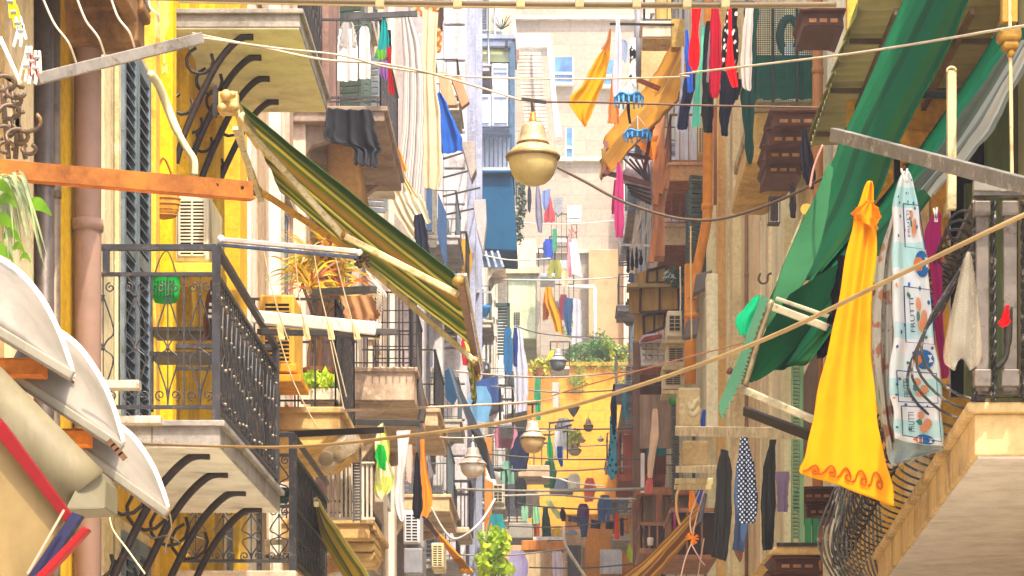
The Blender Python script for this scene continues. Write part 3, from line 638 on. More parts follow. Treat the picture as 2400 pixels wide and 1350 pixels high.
k = MB().bar(P(560, 268, 19.3), P(612, 345, 19.4), .07, .06).bar(P(572, 296, 19.3), P(806, 556, 19.3), .075, .05); O('upper_arm', k, CRM, aw, bev=.008)
O('forearm', MB().bar(P(812, 556, 19.2), P(1072, 690, 19.0), .09, .05), m('e6cf98', 'metal', 'b89a58'), aw, bev=.01)
O('upper_arm', MB().bar(P(598, 440, 21.3), P(846, 604, 21.2), .08, .05), CRY, aw, bev=.008)
O('forearm', MB().bar(P(852, 616, 21.1), P(1116, 850, 21.0), .075, .045), m('e0d0a0', 'metal', 'b89a58'), aw, bev=.008)
for u_, v_, r_ in [(530, 224, .045), (548, 250, .04), (520, 252, .035), (544, 222, .03)]: O('bolt', MB().ball(P(u_, v_, 19.15), r_), m('cbaa64', 'metal', '8a6a30'), aw, smooth=True)
O('wall_mount', MB().pb(512, 214, 556, 262, 19.2, .12), m('dcc07c', 'metal', '8a6a30'), aw)
O('back_plate', MB().pb(498, 198, 508, 272, 19.3, .06), IRON, aw)
for u_, v_, d_, r_ in ((812, 552, 19.2, .045), (848, 610, 21.1, .05), (1074, 660, 18.95, .045), (1112, 846, 21, .04), (600, 446, 21.25, .05)): O('elbow', MB().ball(P(u_, v_, d_), r_), m('a8843a', 'metal'), aw, smooth=True)
for u0, v0, u1, v1 in ((1092, 800, 1118, 892), (1110, 852, 1124, 892)): O('drop_bar', MB().bar(P(u0, v0, 22.8), P(u1, v1, 22.8), .035, .03), m('d9b45a', 'metal', '7a5218'), aw)
k = MB().bar(P(552, 300, 19.6), P(612, 470, 20.6), .045, .03).bar(P(556, 262, 19.3), P(590, 440, 20.5), .03, .03); O('side_stay', k, m('e8dcb8', 'metal', 'a88a48'), aw)
# house C: balcony with the orange-leaved plant
zc = px(1900-945, 23.6)
oc = balc(HC, -3, -2.0, 23.9, 26.2, zc, .2, 1.03, m('c6a468', 'stone', '6a4a20'), IRON, 6)
O('soffit', MB().prism([V((-2.98, 23.95, zc-.2)), V((-2.05, 23.95, zc-.2)), V((-2.2, 23.95, zc-.33)), V((-2.98, 23.95, zc-.45))], (0, 2.1, 0)), m('d8b264', 'stone', '8a6428'), oc, bev=.01)
for d0, d1, pr, hx in ((24.4, 24.9, .1, 'eadfca'), (25.5, 26.3, .04, 'c4a888'), (26.9, 27.3, .12, 'efe2cb'), (28.2, 28.6, .08, 'c8aa98'), (29.4, 30, .14, 'd9c2ae'), (31, 31.4, .06, 'e8d5b5'), (32.2, 32.9, .16, '9c7c72')): strip(HC, d0, d1, GZ, 13, pr, m(hx, 'plaster'))
t = T('spiky_pot_plant', 'tall plant with long orange and yellow leaves on the balcony', 'plant', P(745, 935, 24.4)); rg = random.Random(21)
tops = [P(700, 640, 24.4), P(745, 610, 24.3), P(790, 640, 24.5), P(730, 670, 24.2), P(775, 590, 24.4), P(800, 690, 24.3)]
for nm, hx, n, s0 in (('leaves', 'd9a81c', 22, 0), ('dry_leaves', 'a8501c', 10, 2), ('green_leaves', 'a8b02c', 10, 1)):
    k = MB()
    for j, c in enumerate(tops):
        for i in range(n):
            a = rg.uniform(0, 6.28); L = rg.uniform(.2, .42); up = rg.uniform(-.35, .6); q = c+V((math.cos(a)*L, math.sin(a)*L*.6, up*L*1.4))
            blade(k, c+V((0, 0, rg.uniform(-.06, .06))), q, .06*rg.uniform(.5, 1.5), .014, V((-math.sin(a), .3, math.cos(a)*.6+.3)).normalized())
    O(nm, k, m(hx, 'leaf'), t, smooth=True)
k = MB()
for c in tops: k.tube(spline([P(735+rg.uniform(-8, 8), 935, 24.4), P(740+rg.uniform(-12, 12), 800, 24.4), c], 5), .018, 6)
O('stem', k, m('6a4a26', 'wood'), t)
k = MB().lathe(P(745, 938, 24.5), [(.1, 0), (.14, .26), (.155, .26), (.155, .3), (.12, .3)], 16); O('pot', k, m('8a5a3a', 'plaster'), t)
t = T('small_pot_plant', 'low lime green leafy plant in a white trough on the balcony', 'plant', P(735, 935, 24.1)); k = MB()
for j in range(8): leafclump(k, P(705+j*9, 893+rg.uniform(-14, 12), 24.1), .09, 26, .1, rg)
O('foliage', k, m('b8d83c', 'leaf'), t); O('trough', MB().pb(700, 910, 792, 938, 24.05, .25), m('d6cab2', 'plaster'), t, bev=.01)
S('woven_screen', 'brown woven screen tied on the balcony below the plant', 'screen', MB().grid(surf(rows_px([(800, 695, 870, 690), (806, 730, 890, 735), (812, 750, 884, 750)], 24), 3, .03, 4), 14, 10), m('a87c54', 'canvas'), smooth=True)
t = T('wire_net', 'white wire netting curved round the balcony end by the plant', 'netting', P(880, 740, 24.6)); k = MB()
for j in range(9): k.tube(spline([P(856+j*5, 630+j*6, 24.6), P(878+j*3.5, 680+j*2, 24.6-.02*j), P(892-j*1, 760-j*3, 24.6)], 4), .003, 4)
for j in range(12): k.tube([P(858+j*2.5, 640+j*10, 24.6), P(892+j*.6-(j>8)*(j-8)*4, 672+j*7, 24.5)], .003, 4)
O('wires', k, m('e0dccf', 'metal'), t)
t = T('plastic_bag', 'translucent white plastic bag hanging under the tan balcony', 'bag', P(780, 1050, 22.5))
def ff(s, q):
    a = 6.28*s; r = (.16*math.sin(math.pi*min(1, q*.92+.08))**.6+.01)*(1+.14*math.sin(3*a+4*q)); return P(783, 1045, 22.5)+V((r*math.cos(a)*(1.15-.2*q)+.05*(1-q), r*.6*math.sin(a), .06-.26*q+.06*math.cos(a)))
O('film', MB().grid(ff, 24, 14), m('e3dccb', 'film'), t, smooth=True); O('contents', MB().ball(P(765, 1075, 22.5), .07).ball(P(795, 1070, 22.5), .06), m('a8926a', 'plaster'), t, smooth=True)
# house C lower dark scroll balcony
z3 = px(1900-1337, 20.2)
ob = O('balcony', MB().box((-3, 20.2, z3-.2), (-2.04, 23.4, z3)), m('c8b69c', 'stone'), HA, bev=.01); k = MB()
A, B_, Cc = V((-2.95, 20.25, 0)), V((-2.07, 20.25, 0)), V((-2.07, 23.3, 0)); zt, zm, zb = px(1900-1017, 20.2), px(1900-1065, 20.2), z3+.08
for p, q in ((A, B_), (B_, Cc)):
    for z in (zt, zm, px(1900-1185, 20.2), zb): rail(k, p, q, z, .04, .025)
k.box((-2.1, 20.22, z3), (-2.04, 20.28, zt)); panel(k, A, B_, px(1900-1185, 20.2), zm, 4, .006); panel(k, A, B_, zb, px(1900-1185, 20.2), 4, .006, False)
O('railing', k, IRON2, ob); k = MB(); panel(k, B_, Cc, zb, px(1900-1185, 20.2), 12, .006); panel(k, B_, Cc, px(1900-1185, 20.2), zm, 12, .006); O('side_railing', k, IRON, ob)
S('green_bucket', 'dark green bucket behind the lower dark balcony railing', 'bucket', MB().lathe(P(652, 1178, 20.7), [(.08, 0), (.11, .09), (.12, .09), (.12, .11), (.1, .11)], 16), m('0f4a36', 'plastic'), smooth=True)
S('rush_chair', 'pale wooden chair frame behind the lower dark railing', 'chair', MB().pb(620, 1268, 632, 1340, 20.6, .04).pb(672, 1268, 684, 1340, 20.6, .04).pb(620, 1264, 684, 1276, 20.59, .04).pb(622, 1300, 682, 1308, 20.6, .3), m('d2bd90', 'wood'))
t = T('lower_striped_awning', 'yellow green striped awning folded low beside the dark railing', 'awning', P(742, 1180, 22))
YS = stripes('lime_stripe', [(0, 'd8c62c'), (.15, '8a9a22'), (.25, 'efe08a'), (.4, 'a8a82a'), (.55, '6a7a1c'), (.62, 'e3d34a'), (.8, 'c2b83a')], 0, 1.4)
f = surf([(P(740, 1172, 22.6), P(744, 1170, 21)), (P(744, 1240, 22.6), P(790, 1240, 21)), (P(800, 1340, 22.4), P(864, 1350, 21)), (P(850, 1420, 22.4), P(920, 1440, 21))], 2, .02, 9); O('canvas', MB().grid(f, 16, 18), YS, t, smooth=True, sol=.006)
O('front_bar', MB().bar(P(738, 1168, 22.4), P(742, 1182, 21), .04, .04), CRM, t)
# stacked drying bars low in the middle
bar('long black rail below the wire netting balcony', 'clothes_airer', 'drying rack', (680, 1018, 21.5), (896, 1008, 22.5), .05, .055, m('2a2624', 'metal'))
bar('upper black rail running toward the green bag', 'clothes_airer', 'drying rack', (786, 988, 27), (985, 992, 27), .05, .06, m('33302e', 'metal'))
bar('pale rail above the lower dark balcony', 'clothes_airer', 'drying rack', (596, 1020, 21), (690, 1018, 21), .04, .04, m('8a8478', 'metal'))
S('hanging_rod', 'thin post dropping from the upper black rail', 'post', MB().bar(P(982, 990, 27), P(982, 1085, 27), .03, .03), m('4a4644', 'metal'))
# house D
zd = px(1900-252, 29.3)
od = balc(HC, -3, -1.95, 29.3, 32.6, zd, .16, 1.02, m('a89484', 'stone'), IRON2, 4)
for lb, u0, u1, v0, v1, hx in (('white sheet left behind the high balcony bars', 790, 838, 68, 190, 'eef0f2'), ('white sheet right behind the high balcony bars', 838, 868, 62, 185, 'f3f3f4'), ('grey shirt pegged behind the high balcony bars', 794, 834, 52, 110, 'b4b0ae')):
    cloth('hung_sheet', lb, 'laundry', [(u0+8, v0, u1-8, v0), (u0, v0+40, u1, v0+30), (u0, v1, u1, v1)], 29.8+.1*(u0 > 800), m(hx, 'cloth'), 1.5)
o = S('tarpaulin_bundle', 'black tarpaulin bundle hanging under the high balcony slab', 'tarpaulin', MB().grid(surf(rows_px([(768, 252, 868, 256), (760, 290, 882, 290), (762, 325, 886, 330), (800, 335, 890, 345), (822, 345, 892, 358), (830, 385, 884, 392)], 29), 3.4, .045, 11, bulge=-.15), 26, 26), m('36363c', 'canvas'), smooth=True, sol=.006)
O('bracket', MB().pp([(766, 330), (830, 330), (850, 440), (836, 520), (790, 540), (766, 430)], 30, 1.2), m('b88f54', 'stone', '6a4a22'), od, bev=.04)
S('clothes_airer', 'dark rail across the top of the high balcony', 'drying rack', MB().bar(P(806, 40, 29), P(978, 32, 29), .04, .06), m('4a484a', 'metal'))
strip(HC, 32.9, 33.0, GZ, 13, .22, m('8a6a60', 'wood'), 'door_frame')
def garment(name, label, cat, rows, d, hx, kind='cloth', folds=2.5, **kw): return cloth(name, label, cat, rows, d, hx if not isinstance(hx, str) else m(hx, kind), folds, **kw)
garment('teal_shirt', 'teal top with green hem on the high drying rail', 'shirt', [(896, 40, 904, 40), (890, 80, 910, 80), (882, 115, 914, 112), (876, 138, 912, 132)], 29, '189a9c')
garment('green_cloth', 'lime and purple cloth under the teal top', 'cloth', [(880, 115, 906, 118), (884, 140, 902, 140)], 28.95, '6aa83a')
garment('purple_cloth', 'small purple cloth under the teal top', 'cloth', [(888, 142, 908, 142), (890, 170, 912, 180), (900, 188, 908, 190)], 28.9, '8a5a9a')
garment('red_cloth', 'narrow red and black cloth beside the purple one', 'cloth', [(906, 110, 916, 110), (910, 160, 918, 160), (910, 205, 924, 212), (914, 222, 922, 222)], 28.9, 'b4161e')
garment('black_cloth', 'thin black cloth above the narrow red one', 'cloth', [(908, 70, 916, 70), (906, 112, 918, 112), (908, 155, 916, 155)], 29.1, '24202a')
garment('orange_cloth', 'orange cloth hanging left of the striped curtain', 'cloth', [(893, 220, 915, 222), (894, 300, 912, 300), (905, 330, 935, 345), (930, 400, 955, 400)], 34, 'e2a04a')
CUR = stripes('grey_curtain_stripe', [(0, 'cfcac8'), (.3, 'b4b0b4'), (.42, 'e8e4e0'), (.6, 'a09ca2'), (.68, 'd6d2d0'), (.9, '8c8890')], 0, 3.0)
garment('striped_curtain', 'long grey striped curtain hanging in the middle left', 'curtain', [(940, 25, 958, 25), (945, 120, 985, 110), (946, 220, 992, 230), (936, 330, 994, 340), (926, 430, 986, 455), (932, 448, 990, 458)], 36, CUR, folds=3, nv=30)
garment('cream_curtain', 'long cream cloth beside the grey striped curtain', 'curtain', [(990, 20, 1028, 30), (988, 160, 1022, 170), (990, 270, 1030, 270), (990, 380, 1036, 400), (992, 438, 1030, 446)], 37, 'e8d2b0', folds=2, nv=30)
garment('blue_cloth', 'bright blue cloth pegged by one corner beside the cream curtain', 'cloth', [(1024, 218, 1032, 216), (1022, 260, 1058, 268), (1028, 310, 1078, 310), (1036, 362, 1084, 354)], 38, '2c66c8', folds=1.5)
BRK = speckle('orange_lattice', 'e8c896', 'c0743a', 3.2, .6, 'check')
garment('lattice_awning', 'orange lattice patterned blind at the top of the middle left', 'blind', [(955, 8, 1020, 8), (985, 40, 1036, 40), (1004, 80, 1036, 90), (1016, 118, 1034, 128)], 40, BRK, folds=1)
garment('brown_cloth', 'dark brown pointed cloth at the edge of the lattice blind', 'cloth', [(1034, 15, 1040, 12), (1010, 50, 1038, 60), (1026, 64, 1038, 74)], 39.6, '5a4238', folds=1)
garment('cream_flap', 'pale yellow cloth folded down below the orange cloth', 'cloth', [(905, 300, 925, 300), (915, 350, 935, 350), (930, 400, 955, 420), (950, 445, 985, 470)], 35, 'e6cf96')
garment('cream_flap', 'cream cloth drooping over the white ledges', 'cloth', [(900, 420, 930, 425), (915, 480, 960, 480), (940, 520, 975, 520), (960, 560, 1000, 545)], 36, 'e3d3b4')
garment('pale_flap', 'pale cloth edge above the navy cloth', 'cloth', [(940, 450, 985, 455), (960, 490, 1000, 488), (985, 530, 1010, 522)], 35.5, 'efe2c6')
garment('navy_cloth', 'navy cloth hanging behind the big striped awning edge', 'cloth', [(970, 505, 990, 500), (972, 560, 1004, 560), (974, 590, 1010, 624)], 35.4, '22263e')
garment('red_tile_cloth', 'small brick red cloth behind the awning', 'cloth', [(940, 470, 965, 475), (948, 500, 972, 500)], 36.4, 'b8502c')
for i, (v0, v1) in enumerate(((392, 404), (408, 418), (420, 430))):
    S('white_ledge', ('top white ledge under the bracket stone', 'middle white ledge under the bracket stone', 'lowest white ledge under the bracket stone')[i], 'ledge', MB().pb(845+i*4, v0, 912+i*3, v1, 33.5, .9), m('e8ddc8', 'plaster'), bev=.02)
k = MB().pb(1040, 172, 1060, 248, 46, .3); 
def tilted(label, pts, d, hx, th=.2, name='wooden_box', cat='box', kind='wood'): return S(name, label, cat, MB().pp(pts, d, th), m(hx, kind), bev=.01)
tilted('left tan wooden box hung on the grey house', [(1024, 165, 46), (1050, 170, 46), (1072, 246, 46), (1040, 248, 46)], 46, 'c49a72')
tilted('right tan wooden box hung on the grey house', [(1056, 180, 46), (1080, 178, 46), (1100, 238, 46), (1082, 252, 46)], 46, 'bd8a62')
# house D balconies with iron mesh
zd4 = px(1900-860, 33.3)
o4 = balc(HD, -2.95, -1.83, 33.4, 36.2, zd4, .42, 1.0, m('cfb59a', 'stone'), IRON, 7)
O('soffit', MB().box((-2.94, 33.45, zd4-.44), (-1.86, 36.15, zd4-.42)), m('c8b090', 'plaster'), o4)
k = MB()
for j in range(7): k.bar(P(880+j*16, 690, 33.3), P(880+j*16, 858, 33.3), .014, .014)
for j in range(5): k.bar(P(876, 728+j*28, 33.3), P(976, 728+j*28, 33.3), .014, .014)
S('iron_trellis', 'iron trellis above the beige balcony slab in the middle left', 'trellis', k, IRON)
k = MB(); zl = px(1900-690, 40)
k.tube(spline([P(965, 690, 34), P(970, 800, 34), P(982, 900, 34), P(990, 960, 34), P(986, 990, 34)], 6), .05, 8)
S('thick_cable', 'thick grey cable bundle running down beside the trellis', 'cable', k, m('57504c', 'plastic'), smooth=True)
o5 = balc(HD, -2.95, -1.75, 38.3, 41.5, px(1900-952, 38), .25, .9, m('d6b890', 'stone'), IRON, 5)
for d0, d1, pr, hx in ((33.6, 34.2, .1, 'b8a494'), (37, 37.6, .12, 'd6cabb'), (39, 39.6, .06, '9a8a84'), (42, 43, .14, 'c9b8a6'), (45.5, 46.2, .1, 'dccfbf'), (48, 49, .2, 'a89a98')): strip(HD, d0, d1, GZ, 17.5, pr, m(hx, 'plaster'))
louvre(HD, -2.94, 34.6, 36.2, 1.6, 4.6, m('767a84', 'metal'), 26); louvre(HD, -2.94, 34.6, 36.2, 5.8, 8.4, m('8a9098', 'metal'), 24)
# lower: tall window bay, bags and laundry
k = MB()
for j in range(11): k.pb(768+j*10, 1085, 773+j*10, 1215, 26.4, .05)
o = S('slatted_blind', 'pale upright slatted screen beyond the lower balcony', 'screen', k.pb(766, 1082, 878, 1086, 26.38, .06).pb(766, 1212, 878, 1218, 26.38, .06), m('d9cdb6', 'wood'))
k = MB()
for j in range(26): k.pb(828, 1040+j*7, 844, 1044+j*7, 26.2, .05)
S('louvre_blind', 'narrow dark louvred shutter standing before the slatted screen', 'shutter', k.pb(826, 1036, 829, 1222, 26.18, .06).pb(843, 1036, 846, 1222, 26.18, .06), m('5a5450', 'wood'))
o6 = balc(HC, -3, -1.95, 27, 29.5, px(1900-1218, 27), .2, .2, m('c8a468', 'stone', '6a4a20'), IRON, 6)
for i in range(4): O('corbel', MB().pp([(800-i*4, 1222+i*24), (872+i*3, 1222+i*24), (884-i*4, 1244+i*24), (800-i*2, 1244+i*24)], 27.05+.05*i, 1.0), m('cfae6c', 'stone', '6a4a20'), o6, bev=.03)
GRB = speckle('lime_print', 'cfd86a', 'e8e0b4', 7, .5)
garment('lime_bag', 'green and lime patterned cloth bag on the upper black rail', 'bag', [(886, 1000, 896, 990), (880, 1040, 912, 1038), (882, 1075, 914, 1080), (880, 1110, 924, 1115), (878, 1150, 920, 1138), (892, 1172, 902, 1165)], 26.5, GRB, folds=2)
garment('green_cloth', 'bright green cloth at the top of the lime bag', 'cloth', [(884, 1040, 902, 1045), (880, 1068, 906, 1070), (888, 1096, 904, 1104)], 26.38, '18a83c', folds=1)
garment('white_cloth', 'long white cloth hanging right of the lime bag', 'cloth', [(930, 1010, 962, 1008), (934, 1080, 952, 1080), (924, 1160, 948, 1160), (926, 1190, 948, 1195), (938, 1222, 946, 1222)], 26.8, 'e4dcdc', folds=2)
garment('pink_sock', 'short pinkish cloth between white and black laundry', 'cloth', [(958, 1042, 966, 1042), (952, 1085, 968, 1085), (954, 1128, 964, 1134)], 26.7, 'd8b4a4', folds=1)
garment('black_trousers', 'black garment hanging beside the orange towel', 'garment', [(974, 1060, 980, 1060), (970, 1120, 986, 1120), (966, 1180, 992, 1180), (970, 1212, 982, 1218)], 26.6, '221f28', folds=1.5)
garment('orange_towel', 'orange towel with pale stripe beside the black garment', 'towel', [(984, 1030, 996, 1030), (986, 1100, 1000, 1095), (988, 1150, 1010, 1145), (986, 1180, 1014, 1176), (986, 1208, 1002, 1214)], 26.9, 'f08c2c', folds=1.5)
garment('grey_cloth', 'small grey pointed cloth behind the orange towel', 'cloth', [(1000, 1078, 1006, 1078), (1000, 1100, 1016, 1112), (1000, 1122, 1004, 1124)], 27.2, '7a767a', folds=1)
aircon('air_conditioner', 'white air conditioner below the black garment low on the left', 945, 1196, 984, 1275, 30, .8, m('cfcfd2', 'plastic'), rows=9)
S('grey_box', 'grey box standing under the low white air conditioner', 'box', MB().pb(946, 1284, 990, 1345, 30, .8), m('8a8a90', 'plastic'), bev=.02)
aircon('air_conditioner', 'cream air conditioner half hidden by the gold awning', 1010, 1272, 1040, 1332, 34, .8, m('e0cfa0', 'plastic'), rows=9)
t = T('gold_awning', 'small gold awning slanting over the leafy plant low in the middle', 'awning', P(1000, 1220, 36)); f = surf([(P(985, 1212, 38), P(1000, 1215, 35)), (P(1035, 1270, 38), P(1040, 1262, 35)), (P(1088, 1342, 38), P(1112, 1345, 35))], 2, .03, 14)
O('canvas', MB().grid(f, 10, 14), stripes('gold_bands', [(0, '8a6a5a'), (.42, 'e2a41c'), (.75, 'b8862a'), (.9, 'efb83a')], 1, 1), t, smooth=True, sol=.006); O('bar', MB().bar(P(985, 1212, 38), P(1000, 1215, 35), .05, .05), IRON2, t)
t = T('leafy_plant', 'bright lime leafy plant on the low middle balcony', 'plant', P(1160, 1345, 44)); k = MB(); rg = random.Random(31)
for j in range(22): leafclump(k, P(1158+rg.uniform(-26, 28), 1300+rg.uniform(-44, 44), 44+rg.uniform(-.3, .3)), .16, 26, .17, rg)
O('foliage', k, m('b4d22c', 'leaf'), t); k = MB()
for j in range(3): k.tube([P(1160, 1352, 44), P(1140+j*18, 1270, 44)], .02, 5)
O('stem', k, m('5a5a2a', 'wood'), t)
S('orange_column', 'orange painted post up the left middle facade', 'post', MB().pb(1135, 1025, 1153, 1250, 60, .3), m('d98a3a', 'plaster', '8a4a18'), bev=.02)
# ------------------------------------------------------------------ far left facades and the middle of the street
for d0, d1, pr, hx in ((50.1, 50.9, .3, 'b3adb0'), (52.4, 53.4, .14, 'cfc8c8'), (56, 56.7, .1, 'a8a4b0'), (60, 61, .22, 'd8d3d2'), (64.6, 65.9, .34, 'b4b4c2')):
    o = strip(HE, d0, d1, GZ, 22.5, pr, m(hx, 'stone'))
k = MB()
for j in range(26): k.box((-2.53, 49.96, j*.9), (-2.86, 50.0, j*.9+.84))
O('block_pilaster', MB().box((-2.2, 64.2, GZ), (-2.9, 64.56, 23)), m('c8c2c2', 'plaster'), HE)
k = MB()
for j in range(27): k.box((-2.24, 64.1, -1+j*.9), (-2.86, 64.2, -1+j*.9+.85))
O('block_course', k, m('cfc7c6', 'stone'), HE, bev=.02)
O('moulding', MB().box((-2.05, 66.2, GZ), (-2.5, 66.6, 29)).box((-1.9, 67, GZ), (-2.5, 67.3, 29)), m('a9adc4', 'stone'), HF)
# glazed loggia with white shutters
lg = O('loggia', MB().pb(1104, 88, 1204, 302, 78, 3).pb(1100, 80, 1208, 90, 77.8, 3.3), m('9aa3b4', 'plaster', '6a7284'), HF)
O('shutter', MB().pb(1108, 148, 1150, 296, 77.9, .1).pb(1152, 148, 1192, 296, 77.9, .1), m('dfe3ea', 'plastic'), lg, bev=.03)
k = MB()
for u0, u1 in ((1113, 1146), (1157, 1188)):
    for v0, v1 in ((156, 160), (168, 170), (226, 228), (286, 288)): k.pb(u0, v0, u1, v1, 77.85, .05)
O('shutter_moulding', k, m('b9c0cc', 'plastic'), lg)
O('pane', MB().pb(1110, 112, 1194, 145, 77.9, .1), m('9a9c6a', 'glass'), lg)
O('lintel', MB().pb(1106, 92, 1200, 112, 77.85, .1), m('8a94a8', 'plaster'), lg); O('bar', MB().pb(1108, 108, 1196, 113, 77.7, .1).pb(1112, 95, 1118, 118, 77.7, .1).pb(1184, 95, 1190, 118, 77.7, .1), IRON2, lg)
O('corner_post', MB().pb(1194, 100, 1206, 392, 77.8, .25), m('4a6880', 'metal'), lg)
S('wall_lantern', 'small white globe lantern beside the loggia pane', 'lantern', MB().ball(P(1120, 133, 77.6), .12), m('e8eaee', 'plastic'), smooth=True)
ob = O('balcony', MB().pb(1110, 392, 1200, 402, 77.3, 2.6), m('d3d8e2', 'plaster'), HF); k = MB()
rail(k, P(1112, 318, 77.4).xy, P(1200, 318, 77.4).xy, px(1900-318, 77.4), .04, .06); bars(k, P(1116, 0, 77.4), P(1198, 0, 77.4), px(1900-394, 77.4), px(1900-318, 77.4), 8, .035)
O('railing', k, m('2a3a50', 'metal'), ob); O('back_panel', MB().pb(1118, 305, 1194, 392, 79, .1), m('d0d6e0', 'plastic'), ob)
t = S('teal_awning', 'big deep teal canvas box hanging below the white railing', 'awning', MB().pp([(1114, 402), (1200, 402), (1206, 470), (1212, 590), (1134, 586), (1118, 500)], 75.5, 2.5).pp([(1112, 398), (1204, 398), (1204, 406), (1112, 406)], 75.3, 2.8), m('15587e', 'canvas'), bev=.05)
for j in range(4): S('iron_rod', 'dark slanted iron rod before the grey block pilasters', 'rod', MB().bar(P(1040, 392+j*44-20, 55), P(1104+j*10, 372+j*44-20, 66), .04, .04), IRON, 'slanted iron rods before the pilasters')
tilted('upper grey carved corbel beside the blue cloth', [(1080, 332, 60), (1112, 330, 60), (1116, 395, 60), (1104, 420, 60), (1088, 360, 60)], 60, 'b0a49c', .6, 'stone_corbel', 'corbel', 'stone')
tilted('lower grey carved corbel left of the teal awning', [(1108, 470, 62), (1138, 466, 62), (1140, 520, 62), (1132, 590, 62), (1118, 540, 62)], 62, 'b4acaa', .6, 'stone_corbel', 'corbel', 'stone')
S('navy_shutter', 'tall navy blue shutter panel under the pilasters', 'shutter', MB().pp([(1026, 450), (1046, 500), (1048, 640), (1026, 560)], 52, .1), m('2f527e', 'wood'))
S('navy_shutter', 'short navy shutter panel further left behind the pale flap', 'shutter', MB().pb(1000, 445, 1012, 540, 51, .1), m('35567e', 'wood'))
t = T('slat_blind', 'long tan slatted blind sloping beside the loggia', 'blind', P(1245, 200, 92)); k = MB(); 
for j in range(22):
    a = lerp(0, 1, j/21); k.prism([P(lerp(1210, 1232, a), 122+a*180, 92), P(lerp(1268, 1284, a), 122+a*180, 92), P(lerp(1268, 1284, a), 129+a*180, 92), P(lerp(1210, 1232, a), 129+a*180, 92)], (0, .1, 0))
O('slats', k, m('c9b8a8', 'wood'), t); O('tape', MB().bar(P(1246, 120, 91.9), P(1258, 305, 91.9), .12, .02), m('7f93a8', 'cloth'), t)
S('pink_wall_edge', 'pink plastered wall edge above the slatted blind', 'wall', MB().pp([(1200, 15), (1204, 15), (1216, 115), (1208, 115), (1190, 80), (1184, 22)], 91, 2), m('e3b4ac', 'plaster'))
S('upper_terrace', 'cream upper storey wall seen over the loggia roof', 'wall', MB().pb(1104, -20, 1190, 80, 84, 2), m('e9d0a0', 'plaster'))
S('white_cabinet', 'white cabinet on the terrace over the loggia', 'cabinet', MB().pb(1152, 18, 1178, 76, 83, .8), m('e6e6ea', 'plaster'), bev=.05)
t = T('terrace_plant', 'small dark leafless potted plant over the loggia roof', 'plant', P(1175, 78, 82.5)); k = MB(); rg = random.Random(41)
for j in range(30): c = P(1175, 70, 82.5); k.bar(c, c+V((rg.uniform(-.35, .35), rg.uniform(-.2, .2), rg.uniform(.1, .5))), .02, .012)
O('twigs', k, m('3a4a38', 'leaf'), t)
S('roof_parapet', 'white painted roof edge frame in front of the end wall', 'parapet', MB().pp([(1208, 78), (1285, 78), (1290, 84), (1304, 230), (1318, 320), (1302, 320), (1282, 110), (1214, 110)], 118, 1.5), m('ece8e6', 'plaster'))
# sage bay
ob = O('bay', MB().pb(1190, 640, 1262, 795, 90, 5), m('c3cbaa', 'plaster', '8d9670'), HG, bev=.05); O('cornice', MB().pb(1186, 626, 1264, 640, 89.8, 5.2), m('e3c9a8', 'stone'), ob)
O('door', MB().pb(1190, 560, 1256, 626, 91, 1), m('e9d4ae', 'wood'), ob); k = MB()
for j in range(3):
    for i in range(6): k.pb(1205+j*5, 732+i*5, 1208+j*5, 735+i*5, 89.95, .1)
O('vent', k, m('3a3c34', 'plastic'), ob); O('edge_band', MB().pb(1258, 640, 1266, 860, 89.9, 4), m('a89a8a', 'plaster'), ob)
S('dark_louvre', 'dark green louvred shutter at the foot of the sage bay', 'shutter', (lambda k: ([k.pb(1166, 722+j*7, 1192, 726+j*7, 84, .1) for j in range(16)], k.pb(1188, 710, 1195, 830, 83.9, .2), k.pb(1162, 710, 1194, 718, 83.9, .2), k)[-1])(MB()), m('35504a', 'wood'))
ob = balc(HF, -2.5, -1.85, 70.5, 74, px(1900-870, 72), .2, 1.05, m('b9bcc8', 'stone'), m('d9dbe2', 'metal'), 5)
aircon('air_conditioner', 'tiny pale air conditioner on the blue grey facade', 1112, 672, 1138, 718, 70, .8, m('dfe2ea', 'plastic'), rows=8)
S('blue_tub', 'blue plastic tub under the tiny pale air conditioner', 'tub', MB().lathe(P(1130, 744, 69), [(.12, 0), (.22, .22), (.24, .3), (.2, .3)], 14), m('2c7ab8', 'plastic'), smooth=True)
S('clothes_airer', 'white rail left of the tiny pale air conditioner', 'drying rack', MB().bar(P(1095, 682, 66), P(1148, 685, 68), .06, .06), m('e6e8ec', 'metal'))
gh = S('glazed_hood', 'grey framed glass hood under the teal awning', 'canopy', MB().pp([(1110, 590), (1168, 592), (1180, 628), (1116, 622)], 73, .15), m('55718c', 'glass'))
k = MB()
for j in range(5): k.bar(P(1110+j*14, 588, 72.9), P(1116+j*16, 626, 72.9), .06, .06)
O('glazing_bar', k, m('c0c6d0', 'metal'), gh)
S('navy_awning', 'navy blue awning below the white railed window', 'awning', MB().grid(surf(rows_px([(1112, 888, 1166, 884, 66), (1114, 920, 1168, 916, 65), (1112, 948, 1170, 946, 64)], 65), 1, .05, 4), 10, 8), m('243c70', 'canvas'), smooth=True, sol=.02)
t = T('dark_awning', 'long dark awning edge slanting over the white lamp', 'awning', P(1050, 870, 50)); O('canvas', MB().prism([P(1048, 862, 52), P(1058, 862, 52), P(1140, 1040, 46), P(1162, 1120, 46), P(1150, 1120, 46), P(1100, 1000, 48)], (0, .15, 0)), m('4e5560', 'canvas'), t)
S('folded_awning', 'deep blue awning side panel left of the long dark edge', 'awning', MB().pp([(1042, 870), (1052, 864), (1072, 930), (1062, 950), (1044, 930)], 50, .1), m('1f4a6e', 'canvas'))
ob = balc(HD, -2.95, -1.9, 46.2, 49.8, px(1900-1160, 46.2), .3, 1.05, m('d2b48a', 'stone'), m('5c6a70', 'metal'), 3)
